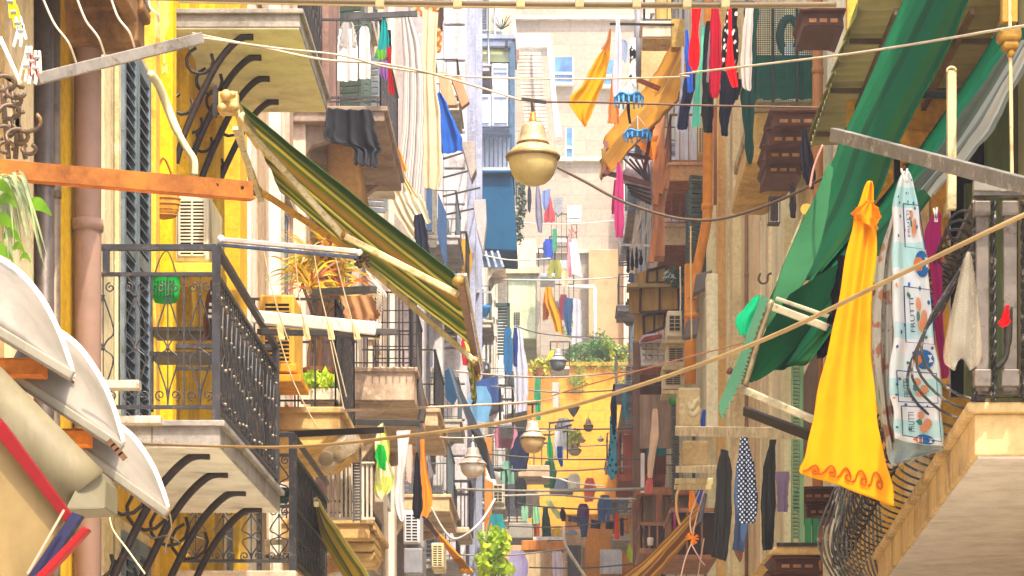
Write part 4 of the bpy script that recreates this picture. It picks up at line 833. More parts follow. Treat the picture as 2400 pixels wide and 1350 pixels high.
S('white_sheet', 'white sheet draped on the rail beyond the white lamp', 'sheet', MB().grid(surf(rows_px([(1140, 1098, 1172, 1108), (1138, 1118, 1176, 1128), (1142, 1128, 1178, 1138)], 56), 1, .05, 4), 8, 8), m('efe8dc', 'cloth'), smooth=True)
aircon('air_conditioner', 'tiny cream air conditioner beside the orange post', 1154, 1132, 1180, 1180, 60, .8, m('e3d2b0', 'plastic'), rows=5)
def fbalc(label, u0, v0, u1, v1, d, hx, rh=.9, dep=2, iron=IRON2, b=None, thin=False):
    """far balcony seen end on: slab end covers the pixel rectangle"""
    o = O('balcony', MB().pb(u0, v0, u1, v1, d, dep), m(hx, 'stone'), b, bev=.03); a, c = P(u0, v0, d), P(u1, v0, d); k = MB()
    x0, x1 = (c.x, a.x) if False else (a.x, c.x)
    for p, q in (((x0, d+.05), (x1, d+.05)), ((x0, d+dep-.05), (x1, d+dep-.05)), ((x0, d+.05), (x0, d+dep-.05)), ((x1, d+.05), (x1, d+dep-.05))):
        rail(k, p, q, a.z+rh, .05, .05); L = (V((p[0], p[1]))-V((q[0], q[1]))).length; bars(k, (*p, 0), (*q, 0), a.z, a.z+rh, max(2, int(L*5)), .025)
    O('railing', k, iron, o); return o
fbalc('', 1214, 1090, 1288, 1118, 76, 'd9b894', .9, 1.8, IRON2, HF); fbalc('', 1192, 1225, 1248, 1262, 80, 'a8a294', .9, 2, IRON2, HG)
fbalc('', 1290, 858, 1335, 866, 104, 'b8b0a8', 1, 2, IRON2, HH); fbalc('', 1262, 640, 1300, 650, 104, '8f9aa8', 1, 2, IRON2, HG); fbalc('', 1288, 705, 1345, 712, 110, '7c8290', 1.1, 2, IRON2, HH)
fbalc('', 1292, 560, 1352, 568, 112, 'c0bcb8', 1.1, 2, IRON2, HH); fbalc('', 1288, 610, 1330, 632, 108, '9aa8b8', 1, 2, IRON2, HG)
S('planter_box', 'left orange planter box low in the middle', 'planter', MB().pb(1222, 1266, 1284, 1290, 66, .6), m('d9862c', 'wood'), bev=.02); S('planter_box', 'right orange planter box low in the middle', 'planter', MB().pb(1288, 1268, 1322, 1290, 66, .6), m('d9822a', 'wood'), bev=.02)
S('white_ledge', 'white shelf above the orange planter boxes', 'shelf', MB().pb(1250, 1258, 1320, 1266, 66, .5), m('e8e4dc', 'plaster'))
# low cluster of rooms in the middle bottom
CB = T('corner_house', 'low cluttered cream house front closing the view at the bottom', 'house', (0, 84, 2)); O('wall', MB().box((-1.9, 84, GZ), (1.0, 86, px(1900-1240, 84))), m('d9b184', 'plaster', '8a5a2c'), CB)
O('wall', MB().box((.35, 84.05, GZ), (2.7, 87, px(1900-1205, 84))), m('dd8e2a', 'plaster', '8a5214'), CB)
for u0, v0, u1, v1, hx in ((1200, 1290, 1222, 1350, '4a4640'), (1232, 1296, 1276, 1350, 'd8b88a'), (1330, 1278, 1362, 1350, '5a544c'), (1365, 1282, 1372, 1350, 'b08a60')): O('door', MB().pb(u0, v0, u1, v1, 83.9, .1), m(hx, 'wood'), CB)
S('grey_hatch', 'grey blue hatch boxes in the middle above the rope lines', 'window box', MB().pb(1288, 1120, 1344, 1152, 90, 1), m('4f5a6c', 'plastic'), bev=.03)
S('green_gable', 'pale green slanted board above the yellow cloth', 'board', MB().pp([(1276, 1172), (1290, 1172), (1322, 1215), (1306, 1215)], 80, .1), m('c8d48a', 'wood'))
S('notice_sheet', 'white board on the orange wall low on the right', 'board', MB().pb(1406, 1288, 1458, 1345, 83.5, .08), m('ebe2d4', 'plaster'), bev=.01)
S('arch_window', 'dark arched window behind the cream stick', 'window', MB().pp([(1326, 1252), (1332, 1244), (1342, 1240), (1350, 1244), (1354, 1252)], 83.6, .1), m('39485a', 'glass'))
S('curved_stick', 'long cream wooden stick curving down in the middle bottom', 'stick', MB().tube(spline([P(1322, 1235, 60), P(1324, 1275, 60), P(1345, 1312, 60), P(1372, 1352, 60)], 6), .04, 6), m('e3d2b0', 'wood'), smooth=True)
# lamps strung over the street
def lamp(label, u, v0, v1, w, d, cap, bowl, rim='8a7040', neck=None):
    """v0 hook, v1 foot of the bowl, w width in pixels"""
    t = T('street_lamp', label, 'street lamp', P(u, v0, d), 'lamps hung over the middle of the street'); H = px(v1-v0, d); r = px(w, d)/2; b = P(u, v1, d)
    O('bowl', MB().lathe(b, [(.001, 0), (.3*r, .006*H), (.5*r, .03*H), (.68*r, .075*H), (.82*r, .14*H), (.91*r, .23*H), (.95*r, .325*H)], 32), m(bowl, 'plastic'), t, smooth=True)
    O('rim', MB().lathe(b, [(.95*r, .315*H), (1.05*r, .325*H), (1.06*r, .345*H), (1.0*r, .37*H), (.9*r, .38*H)], 32), m(rim, 'metal'), t, smooth=True)
    O('shade', MB().lathe(b, [(.97*r, .365*H), (.93*r, .39*H), (.8*r, .435*H), (.66*r, .47*H), (.58*r, .482*H), (.57*r, .485*H), (.57*r, .51*H), (.54*r, .512*H), (.5*r, .6*H), (.44*r, .7*H), (.38*r, .735*H), (.2*r, .755*H), (.001, .77*H)], 32), m(cap, 'metal', 'a8843a'), t, smooth=True)
    O('neck', MB().lathe(b, [(.14*r, .75*H), (.15*r, .8*H), (.11*r, .81*H), (.11*r, .87*H), (.05*r, .88*H), (.02*r, 1.0*H)], 12).tube([b+V((0, 0, .87*H)), b+V((0, 0, 1.06*H))], .05*r, 6), m(neck or 'b07a2a', 'metal'), t, smooth=True)
    O('clamp', MB().lathe(b, [(.56*r, .482*H), (.62*r, .486*H), (.62*r, .508*H), (.56*r, .512*H)], 24), m('7a5a24', 'metal'), t); return t
lamp('big beige street lamp hanging in the upper middle', 1249, 240, 434, 122, 19, 'ac9c7c', 'c2ab70')
lamp('round frosted lamp with yellowish bowl left of the navy cloth', 1248, 962, 1062, 60, 38, 'd6c8b4', 'd9bc84')
lamp('white lamp with wide pale bowl on the left', 1108, 1025, 1120, 62, 36, 'b8aca0', 'efe2d0', 'c8bcae', 'e0d6c8')
lamp('small grey lamp before the ochre wall', 1379, 972, 1012, 24, 62, '9a8c74', '8a8068')
lamp('dark small lamp with pale ring low in the middle', 1347, 1032, 1068, 32, 58, '7a6a58', 'c8bca8', '6a5c4c')
lamp('grey bowl shaped lamp before the terrace garden', 1308, 800, 870, 40, 70, 'b4b4b8', '8d8e92', '8a8a8c')
lamp('tiny white lamp right of the small grey lamp', 1408, 1018, 1036, 16, 90, 'e8dcc4', 'f0e6d4')
lamp('tiny brown lamp left of the tiny white one', 1364, 1020, 1038, 18, 90, '8a7458', 'e0cca8')
S('lamp_bracket', 'dark bracket bar clamping the big beige lamp to its wire', 'bracket', MB().bar(P(1222, 232, 19), P(1280, 240, 19), .022, .022).bar(P(1246, 238, 19), P(1248, 262, 19), .02, .02), IRON)
S('lamp_bracket', 'short dark bracket over the round frosted lamp', 'bracket', MB().bar(P(1236, 948, 38), P(1262, 946, 38), .03, .03).bar(P(1248, 946, 38), P(1248, 968, 38), .03, .03), IRON)
S('grey_cone_lamp', 'grey inverted cone lamp above the hanging rods', 'lamp', MB().lathe(P(1344, 978, 66), [(.01, 0), (.1, .12), (.16, .24), (.17, .27), (.001, .27)], 16), m('7d8288', 'metal'), smooth=True)
# laundry in the middle of the street
L = [
 ('black_socks', 'thin dark socks under the big lamp', 'socks', [(1238, 436, 1243, 436), (1236, 470, 1246, 470), (1238, 495, 1242, 500)], 84, '24283a', 1),
 ('grey_dress', 'grey violet dress under the big lamp', 'dress', [(1256, 432, 1264, 432), (1254, 470, 1268, 470), (1256, 520, 1272, 525), (1262, 545, 1270, 546)], 84, '8c8698', 1.5),
 ('red_shirt', 'faded red shirt under the big lamp', 'shirt', [(1284, 462, 1292, 462), (1276, 505, 1300, 505), (1274, 522, 1302, 520)], 85, 'c04a54', 1.5),
 ('blue_shorts', 'pale blue jeans between grey dress and red shirt', 'jeans', [(1270, 448, 1290, 442), (1270, 470, 1288, 468), (1274, 492, 1280, 494)], 84.5, '8093c4', 1.5),
 ('white_shirt', 'white shirt with flared hem high in the middle', 'shirt', [(1334, 568, 1352, 565), (1338, 600, 1358, 600), (1340, 640, 1366, 650)], 92, 'f0eeee', 1.5),
 ('pink_cloth', 'pink print cloth left of the flared white shirt', 'cloth', [(1330, 560, 1340, 560), (1330, 610, 1342, 610), (1332, 650, 1340, 650)], 92.5, 'd88a9c', 1),
 ('orange_cloth', 'orange and yellow forked cloth in the middle distance', 'cloth', [(1278, 672, 1292, 672), (1278, 705, 1300, 705), (1290, 740, 1314, 742), (1300, 775, 1322, 785)], 80, 'f0a012', 1.5),
 ('orange_cloth', 'dull orange left leg of the forked cloth', 'cloth', [(1276, 680, 1286, 680), (1272, 720, 1290, 720), (1272, 752, 1284, 748)], 80.2, 'd8742a', 1),
 ('denim_shirt', 'blue patterned shirt beside the white sheets', 'shirt', [(1322, 696, 1344, 700), (1320, 740, 1340, 745), (1330, 785, 1338, 788)], 82, '3f608c', 1.5),
 ('white_sheet', 'white sheet hanging by the terrace bushes', 'sheet', [(1344, 698, 1360, 702), (1342, 750, 1364, 750), (1340, 808, 1364, 800)], 82.5, 'dfe0ee', 2),
 ('teal_cloth', 'teal blue cloth at the left of the hanging sheets', 'cloth', [(1184, 768, 1198, 770), (1180, 810, 1200, 810), (1182, 870, 1200, 880)], 58, '3a7cb0', 1.5),
 ('blue_jeans', 'slate blue trousers under the teal cloth', 'trousers', [(1180, 805, 1200, 808), (1182, 850, 1202, 850), (1184, 888, 1198, 890)], 58.3, '5d7fb4', 1.5),
 ('navy_dress', 'dark navy shirt over the long white sheet', 'shirt', [(1204, 768, 1212, 768), (1202, 810, 1214, 810), (1204, 858, 1212, 862)], 57.5, '1f3f86', 1),
 ('long_sheet', 'long lilac white sheet below the sage bay', 'sheet', [(1206, 766, 1222, 770), (1204, 830, 1232, 830), (1206, 900, 1238, 900), (1208, 968, 1236, 962)], 58, 'd9daf0', 2.5),
 ('green_towel', 'sea green towel strip left of the lilac sheet foot', 'towel', [(1254, 884, 1266, 884), (1252, 930, 1268, 930), (1256, 985, 1268, 985)], 66, '3ca878', 1),
 ('print_towel', 'white towel with dark print beside the sea green strip', 'towel', [(1294, 896, 1312, 896), (1294, 930, 1312, 930), (1296, 955, 1312, 955)], 72, 'e8e4d4', 1),
 ('green_shirt', 'emerald cloth hanging right of the round frosted lamp', 'cloth', [(1284, 1022, 1290, 1022), (1282, 1050, 1296, 1050), (1284, 1082, 1298, 1082)], 64, '1f9a58', 1),
 ('white_shirt', 'white shirt with blue shorts right of the emerald cloth', 'shirt', [(1300, 1010, 1318, 1010), (1298, 1045, 1322, 1045), (1302, 1080, 1320, 1080)], 64.5, 'eceef4', 1.5),
 ('blue_shorts', 'royal blue shorts under the white shirt', 'shorts', [(1306, 1046, 1318, 1046), (1306, 1070, 1318, 1070), (1314, 1095, 1320, 1092)], 64.2, '2a5aa8', 1),
 ('navy_shirt', 'dark navy top hanging before the ochre wall', 'top', [(1437, 900, 1441, 900), (1431, 945, 1445, 945), (1432, 975, 1446, 975), (1436, 1020, 1442, 1020)], 44, '1c2346', 1),
 ('teal_print_towel', 'teal speckled towel under the dark navy top', 'towel', [(1430, 975, 1446, 975), (1426, 1050, 1446, 1050), (1424, 1105, 1446, 1100), (1432, 1126, 1440, 1122)], 44.5, None, 1.5),
 ('teal_strip', 'narrow grey teal cloth right of the navy top', 'cloth', [(1460, 912, 1468, 912), (1458, 950, 1470, 950), (1460, 985, 1468, 985)], 48, '3f7f98', 1),
 ('red_dress', 'vermilion narrow cloth low on the right of the ochre wall', 'cloth', [(1443, 1200, 1447, 1200), (1440, 1235, 1450, 1235), (1440, 1264, 1452, 1264)], 60, 'e8401c', 1),
 ('navy_blanket', 'navy jeans at the left of the low dark row', 'jeans', [(1358, 1212, 1380, 1216), (1360, 1240, 1378, 1240), (1362, 1260, 1376, 1258)], 66, '3d4f70', 1),
 ('slate_cloth', 'slate cloth left of the navy jeans', 'cloth', [(1332, 1208, 1358, 1212), (1332, 1222, 1358, 1226)], 66.2, '4a4f60', 1),
 ('plum_shorts', 'dark plum shorts in the low dark row', 'shorts', [(1386, 1217, 1410, 1222), (1384, 1238, 1406, 1240)], 66, '2e2a40', 1),
 ('black_shorts', 'black small garments at the right of the low row', 'shorts', [(1418, 1222, 1440, 1224), (1420, 1240, 1438, 1240)], 66, '24242c', 1),
 ('black_shirt', 'black shirt on the low line left of the dark row', 'shirt', [(1316, 1188, 1322, 1188), (1312, 1205, 1326, 1206), (1316, 1222, 1326, 1222)], 66, '20222c', 1),
 ('navy_leggings', 'navy cloth beside the vermilion one', 'cloth', [(1454, 1214, 1462, 1214), (1453, 1238, 1462, 1238), (1454, 1256, 1462, 1256)], 60.2, '25253f', 1),
 ('lime_cloth', 'acid lime cloth beside the white board', 'cloth', [(1472, 1276, 1478, 1276), (1470, 1300, 1482, 1300), (1474, 1316, 1482, 1318)], 58, 'c4dc1c', 1),
 ('green_stripe_sheet', 'pale green striped sheet at the left of the low cluster', 'sheet', [(1222, 1186, 1238, 1186), (1222, 1204, 1238, 1204), (1222, 1222, 1238, 1222)], 70, 'a8dcb8', 2),
 ('green_stripe_sheet', 'second pale green sheet right of the first', 'sheet', [(1249, 1186, 1264, 1186), (1249, 1206, 1266, 1206), (1250, 1228, 1266, 1226)], 70, '9ad8a4', 2),
 ('rust_cloth', 'rust red cloth below the second pale green sheet', 'cloth', [(1250, 1226, 1266, 1226), (1252, 1258, 1264, 1258)], 70.2, 'c05a3c', 1),
 ('dark_green_coat', 'dark green coat with white trim low in the middle', 'coat', [(1272, 1190, 1284, 1190), (1270, 1230, 1290, 1230), (1270, 1258, 1292, 1256)], 69, '1f4a3c', 1.5),
 ('yellow_cloth', 'small yellow cloth over the white shelf', 'cloth', [(1298, 1232, 1312, 1232), (1298, 1258, 1310, 1258)], 68, 'efc01c', 1),
 ('pale_pink_sheet', 'pale pink sheet hanging below the planter boxes', 'sheet', [(1294, 1292, 1316, 1292), (1294, 1320, 1318, 1320), (1296, 1356, 1320, 1356)], 65, 'e3d3da', 2),
 ('red_hanger_cloth', 'small sea green tunic far up by the peach wall', 'tunic', [(1296, 536, 1304, 536), (1294, 560, 1306, 560), (1296, 590, 1304, 590)], 96, '3c8a6c', 1),
]
TEA = speckle('teal_print', '1f3a5a', '4f9fba', 11, .3, 'vor')
for nm, lb, ct, rows, d, hx, fo in L: garment(nm, lb, ct, rows, d, TEA if hx is None else hx, folds=fo)
t = T('potted_flowers', 'yellow flowering pot plant left of the grey bowl lamp', 'plant', P(1266, 880, 72)); k = MB(); rg = random.Random(51)
for j in range(12): leafclump(k, P(1268+rg.uniform(-20, 20), 858+rg.uniform(-16, 16), 72), .18, 22, .16, rg)
O('foliage', k, m('d8d45a', 'leaf'), t); O('pot', MB().lathe(P(1264, 886, 72), [(.12, 0), (.18, .26), (.001, .26)], 12), m('a8744a', 'plaster'), t)
t = T('potted_flowers', 'yellow green creeper behind the dark small lamp', 'plant', P(1340, 1050, 76)); k = MB()
for j in range(10): leafclump(k, P(1342+rg.uniform(-10, 14), 1030+rg.uniform(-14, 16), 76), .16, 20, .15, rg)
O('foliage', k, m('cfd060', 'leaf'), t)
S('rod_lattice', 'grey iron rod frame in the middle of the street', 'frame', (lambda k: ([k.bar(P(1288+j*14, 990+(j % 2)*6, 68), P(1288+j*14, 1075, 68), .04, .04) for j in range(4)], k.bar(P(1286, 992, 68), P(1345, 985, 68), .05, .05), k.bar(P(1286, 1010, 68), P(1340, 996, 68), .05, .05), k.bar(P(1290, 1020, 68), P(1350, 1005, 68), .04, .04), k)[-1])(MB()), IRON2)
S('roof_tray', 'grey hanging tray by the red shirt', 'tray', MB().pp([(1296, 462), (1320, 462), (1318, 495), (1308, 505), (1300, 495)], 88, .3), m('8f8f92', 'metal'))
S('wall_sheet', 'white panel with red lines on the far left facade', 'panel', MB().pb(1330, 482, 1362, 510, 106, .3).pb(1330, 514, 1362, 520, 106, .3), m('f3f0ee', 'plastic'))
S('red_flower_pot', 'reddish flower tuft far up beside the peach wall', 'plant', (lambda k: (leafclump(k, P(1343, 546, 108), .22, 60, .12, random.Random(3)), k)[-1])(MB()), m('b06a6a', 'leaf'))
k = MB(); rg = random.Random(61)
for j in range(16): leafclump(k, P(1218+rg.uniform(-8, 8), 430+j*9, 80), .14, 22, .15, rg)
S('climbing_plant', 'dark green climber beside the teal awning', 'plant', k, m('3c5a48', 'leaf'))
# clutter on the far left facades: small balconies
for i, (u0, v0, u1, v1, d, hx) in enumerate(((1068, 640, 1092, 652, 56, 'b9b4ba'), (1060, 1235, 1100, 1250, 50, 'c8b494'), (1170, 990, 1200, 1000, 62, 'b0aeb8'), (1150, 1185, 1185, 1195, 64, 'bfae98'))): fbalc('', u0, v0, u1, v1, d, hx, .9, 2.2, IRON, HE if d < 64 else HF)
# wires
W = [
 ('twisted pale pair of wires falling from the upper left balcony', [(450, 78, 17), (600, 108, 17), (760, 140, 17), (900, 150, 18), (1040, 180, 19), (1225, 236, 19)], .008, 'c9b49a'),
 ('thin pale wire under the twisted pair', [(470, 88, 15), (640, 112, 16), (800, 130, 17), (920, 160, 18), (1100, 180, 20), (1340, 185, 21), (1600, 180, 20), (1610, 172, 18), (2000, 125, 15), (2340, 70, 12), (2440, 55, 11)], .007, 'cdc0a8'),
 ('dark wire leaving the big lamp to the right', [(1280, 239, 19), (1400, 240, 19.5), (1600, 246, 20), (1800, 250, 20), (1920, 252, 20)], .008, '6a5040'),
 ('black cable sagging from the big lamp rim to the right', [(1306, 392, 18.9), (1370, 425, 18.9), (1450, 468, 18.9), (1540, 500, 18.9), (1610, 514, 18.9), (1690, 513, 18.8), (1790, 484, 18.6), (1880, 445, 18.2), (1930, 415, 18)], .011, '5c4a3a'),
 ('thick fawn rope rising across the whole picture to the right', [(334, 1040, 14.4), (500, 1046, 13), (690, 1047, 12), (900, 1028, 11), (1200, 985, 10), (1500, 903, 9.4), (1800, 792, 8.8), (2100, 648, 8.3), (2280, 560, 8.1), (2440, 485, 8)], .0078, '8f764c'),
 ('thin orange wire rising above the thick rope', [(1200, 948, 30), (1290, 935, 30), (1310, 922, 30), (1500, 868, 29), (1640, 830, 28), (1780, 795, 27)], .009, 'c88a5c'),
 ('pinkish line crossing the left middle above the rope', [(800, 962, 20), (1000, 955, 22), (1200, 945, 26), (1256, 940, 28)], .012, 'dcc0a8'),
 ('white clothes line below the lilac sheet', [(1068, 870, 34), (1200, 882, 36), (1330, 883, 40), (1500, 868, 44)], .014, 'bfb4a8'),
 ('upper grey line of the lower bundle of lines', [(1070, 1146, 30), (1200, 1150, 32), (1350, 1150, 33), (1500, 1146, 34)], .016, '9a948c'),
 ('middle grey line of the lower bundle of lines', [(1180, 1162, 30), (1300, 1160, 31), (1400, 1168, 33), (1490, 1170, 34)], .014, 'b4aca4'),
 ('dark lowest line of the lower bundle of lines', [(1210, 1180, 34), (1300, 1190, 34), (1400, 1194, 34), (1480, 1192, 34)], .012, '4a4640'),
 ('white looped line by the cream stone slab', [(1270, 1118, 40), (1310, 1122, 40), (1345, 1132, 40), (1420, 1140, 40)], .014, 'e6e0d4'),
 ('pale line through the emerald cloth', [(1256, 1010, 44), (1320, 1008, 44), (1352, 1010, 44)], .012, 'd8d4b0'),
 ('thin line behind the white lamp', [(1030, 1025, 36), (1108, 1026, 36), (1160, 1018, 37)], .01, 'd4ccbe'),
 ('sagging white cable low on the left facades', [(1010, 1190, 40), (1060, 1262, 40), (1120, 1230, 40), (1160, 1170, 41)], .02, 'c9c4bc'),
 ('grey wire over the sage bay', [(1210, 765, 60), (1260, 780, 62), (1330, 788, 64), (1400, 790, 66)], .016, '8a8684'),
 ('grey line in front of the terrace garden', [(1335, 790, 70), (1430, 794, 70), (1500, 790, 70)], .014, 'a8a49c'),
]
for lb, pts, r, hx in W: wire(lb, pts, r, hx)
t = T('conduit_pipe', 'beige conduit with clips running along the very top of the photo', 'pipe', P(1300, 8, 8.2)); k = MB().tube(spline([P(320, -6, 8.2), P(700, 2, 8.2), P(1200, 9, 8.2), P(1700, 12, 8.2), P(1960, 10, 8.2)], 8), .0085, 8)
O('tube', k, m('62523a', 'plastic'), t, smooth=True); O('lower_tube', MB().tube(spline([P(420, 4, 8.3), P(900, 12, 8.3), P(1300, 17, 8.3), P(1960, 14, 8.3)], 8), .005, 6), m('a08c64', 'plastic'), t, smooth=True)
for u in (890, 1072, 1220, 1358, 1492, 1610, 1700): c = P(u, 10, 8.18); O('clip', MB().box(c-V((.014, .012, .013)), c+V((.014, .012, .014))), m('9c8a62', 'plastic'), t, bev=.003)
# ------------------------------------------------------------------ right side
for d0, d1, pr, hx in ((24, 24.6, .1, 'f2dca6'), (25.6, 26.2, .05, 'eed09a'), (27.4, 28, .12, 'f6e8c8'), (30, 31, .06, 'ecd0a0'), (33.5, 34.1, .1, 'f4e0b0'), (36.5, 37, .05, 'efd0a0'), (38.4, 42, .02, 'e8ca9c'), (42.6, 43.2, .14, 'efd09a'), (44.3, 44.8, .1, 'f3e0b0'), (45.4, 46, .2, 'e9b870'), (46.7, 47.3, .3, 'f0dcae')): strip(RB, d0, d1, GZ, 15.8, pr, m(hx, 'plaster', 'b8884c'))
PO = m('f4982a', 'plastic')
o = O('drainpipe', MB().tube(spline([P(1662, -40, 43.5), P(1660, 200, 43.5), P(1658, 480, 43.5), P(1654, 530, 43.5), P(1628, 660, 43.5), P(1622, 700, 43.5)], 8), .085, 12).tube([P(1618, 620, 43.6), P(1618, 900, 43.6)], .1, 12).tube([P(1658, 478, 43.5), P(1657, 492, 43.5)], .1, 12).tube([P(1620, 735, 43.5), P(1620, 745, 43.5)], .12, 12), PO, RC, smooth=True)
O('drainpipe', MB().tube([P(1676, 250, 43), P(1676, 480, 43)], .03, 8), m('a8623a', 'plastic'), RC, smooth=True)
# orange balconies of house C
def endbalc(b, u0, v0, u1, v1, d, dep, hx, under, rh, iron, rails=6, back=None):
    a, c = P(u0, v1, d), P(u1, v0, d); o = O('balcony', MB().box((a.x, d, a.z), (c.x, d+dep, c.z)).box((a.x-.04, d-.04, c.z), (c.x, d+dep, c.z+.06)), m(hx, 'plaster', '9a7a54'), b, bev=.01)
    O('soffit', MB().box((a.x+.02, d+.02, a.z-.03), (c.x, d+dep-.02, a.z)), m(under, 'rust'), o); k = MB(); zt = c.z+rh
    for p, q in (((a.x+.04, d+.04), (c.x, d+.04)), ((a.x+.04, d+.04), (a.x+.04, d+dep-.04))):
        rail(k, p, q, zt, .05, .04); rail(k, p, q, c.z+.1, .03, .03); L = (V(p)-V(q)).length; bars(k, (*p, 0), (*q, 0), c.z, zt, max(3, int(L*rails)), .02)
    O('railing', k, iron, o); 
    if back: O('door', MB().box((a.x+.25, d+dep*.9, c.z), (c.x-.1, d+dep*.9+.1, c.z+2)), m(back, 'wood'), o)
    return o
BR = m('a46444', 'metal', 'b87a50')
e1 = endbalc(RC, 1568, 388, 1656, 424, 50, 3.0, 'd8a26a', 'a8601c', 1.0, BR, 6, 'dfe0e4')
e2 = endbalc(RC, 1548, 532, 1634, 574, 51, 2.6, 'd8bc94', '8a5424', .75, BR, 6, 'e6e6e6')
O('corner_post', MB().box(P(1530, 200, 48.8), P(1558, 600, 48.8)+V((0, .5, 0))).bar(P(1556, 170, 48.7), P(1522, 235, 48.7), .1, .1), m('c08050', 'wood'), e1)
O('brace', MB().bar(P(1556, 350, 48.7), P(1536, 480, 48.7), .1, .1).bar(P(1566, 400, 48.7), P(1546, 455, 48.7), .15, .1).bar(P(1536, 540, 48.7), P(1526, 615, 48.7), .1, .1), m('c07840', 'wood'), e1)
S('orange_tarp', 'orange tarpaulin stretched beside the brown corner post', 'tarpaulin', MB().grid(surf([(P(1482, 330, 47.5), P(1542, 318, 48.6)), (P(1500, 350, 47.5), P(1538, 340, 48.6)), (P(1526, 374, 47.8), P(1538, 376, 48.6))], 1, .04, 7), 10, 10), m('ee8420', 'canvas'), smooth=True)
k = MB()
for j in range(3): k.pb(1584+j*20, 306, 1600+j*20, 384, 51.5, .1)
S('fluted_screen', 'white fluted panels behind the upper orange balcony', 'panel', k, m('dfe2ea', 'plastic'), bev=.04)
aircon('air_conditioner', 'cream slatted box beside the white fluted panels', 1636, 292, 1652, 364, 50.6, .6, m('ead89c', 'plastic'), rows=12)
# tan awning with brown frame, upper middle right
t = T('tan_awning', 'long tan fabric awning slanting up to the right of the middle', 'awning', P(1600, 80, 42)); TS = stripes('tan_stripe', [(0, 'c8902c'), (.2, 'b07c24'), (.26, 'd8a448'), (.5, 'a8742a'), (.6, 'cf9a3a'), (.85, 'b8842e')], 0, 1.3)
f = surf([(P(1598, 78, 44), P(1602, 165, 41)), (P(1530, 200, 44), P(1580, 232, 41)), (P(1484, 262, 44), P(1524, 286, 41)), (P(1422, 345, 44), P(1420, 412, 42))], 1.5, .08, 8); O('canvas', MB().grid(f, 14, 24), TS, t, smooth=True, sol=.01)
k = MB().bar(P(1420, 335, 43.8), P(1416, 410, 42), .06, .06).bar(P(1420, 350, 43), P(1524, 372, 43), .05, .05).bar(P(1416, 404, 42), P(1526, 432, 42), .07, .07).bar(P(1484, 182, 43), P(1560, 214, 43.5), .05, .07).bar(P(1490, 275, 43), P(1534, 300, 43), .05, .05).bar(P(1534, 260, 43), P(1510, 402, 43), .06, .06)
O('frame', k, m('6a3424', 'metal'), t); f = surf(rows_px([(1408, 350, 1420, 345), (1410, 385, 1418, 390), (1404, 420, 1412, 425)], 42.5), 2, .03, 3); O('fringe', MB().grid(f, 8, 8), m('b89a5a', 'cloth'), t, smooth=True)
um = S('shade_umbrella', 'pale mauve umbrella cloth with ribs under the tan awning', 'umbrella', MB().grid(surf(rows_px([(1476, 368, 1526, 380, 45), (1460, 405, 1524, 430, 44.5), (1462, 435, 1528, 480, 44)], 44), 1, .05, 3), 10, 10), m('b8a4a8', 'canvas'), smooth=True, sol=.01)
k = MB()
for j in range(5): k.bar(P(1524, 430, 43.9), P(1462+j*14, 372+j*1-0*j, 44.4), .03, .03)
for j in range(4): k.bar(P(1466+j*4, 432+j*7, 43.9), P(1526, 446+j*11, 43.9), .035, .035)
O('rib', k, m('3a2a2a', 'metal'), um)
for a_, b_, lb in ((1478, 1512, 'slanted beige plank nearest the magenta robe'), (1500, 1530, 'second slanted beige plank further from the magenta robe')): S('slanted_plank', lb, 'plank', MB().bar(P(a_, 587, 60), P(b_, 482, 60), .27, .05), m('c8b49c', 'wood'), 'slanted planks')
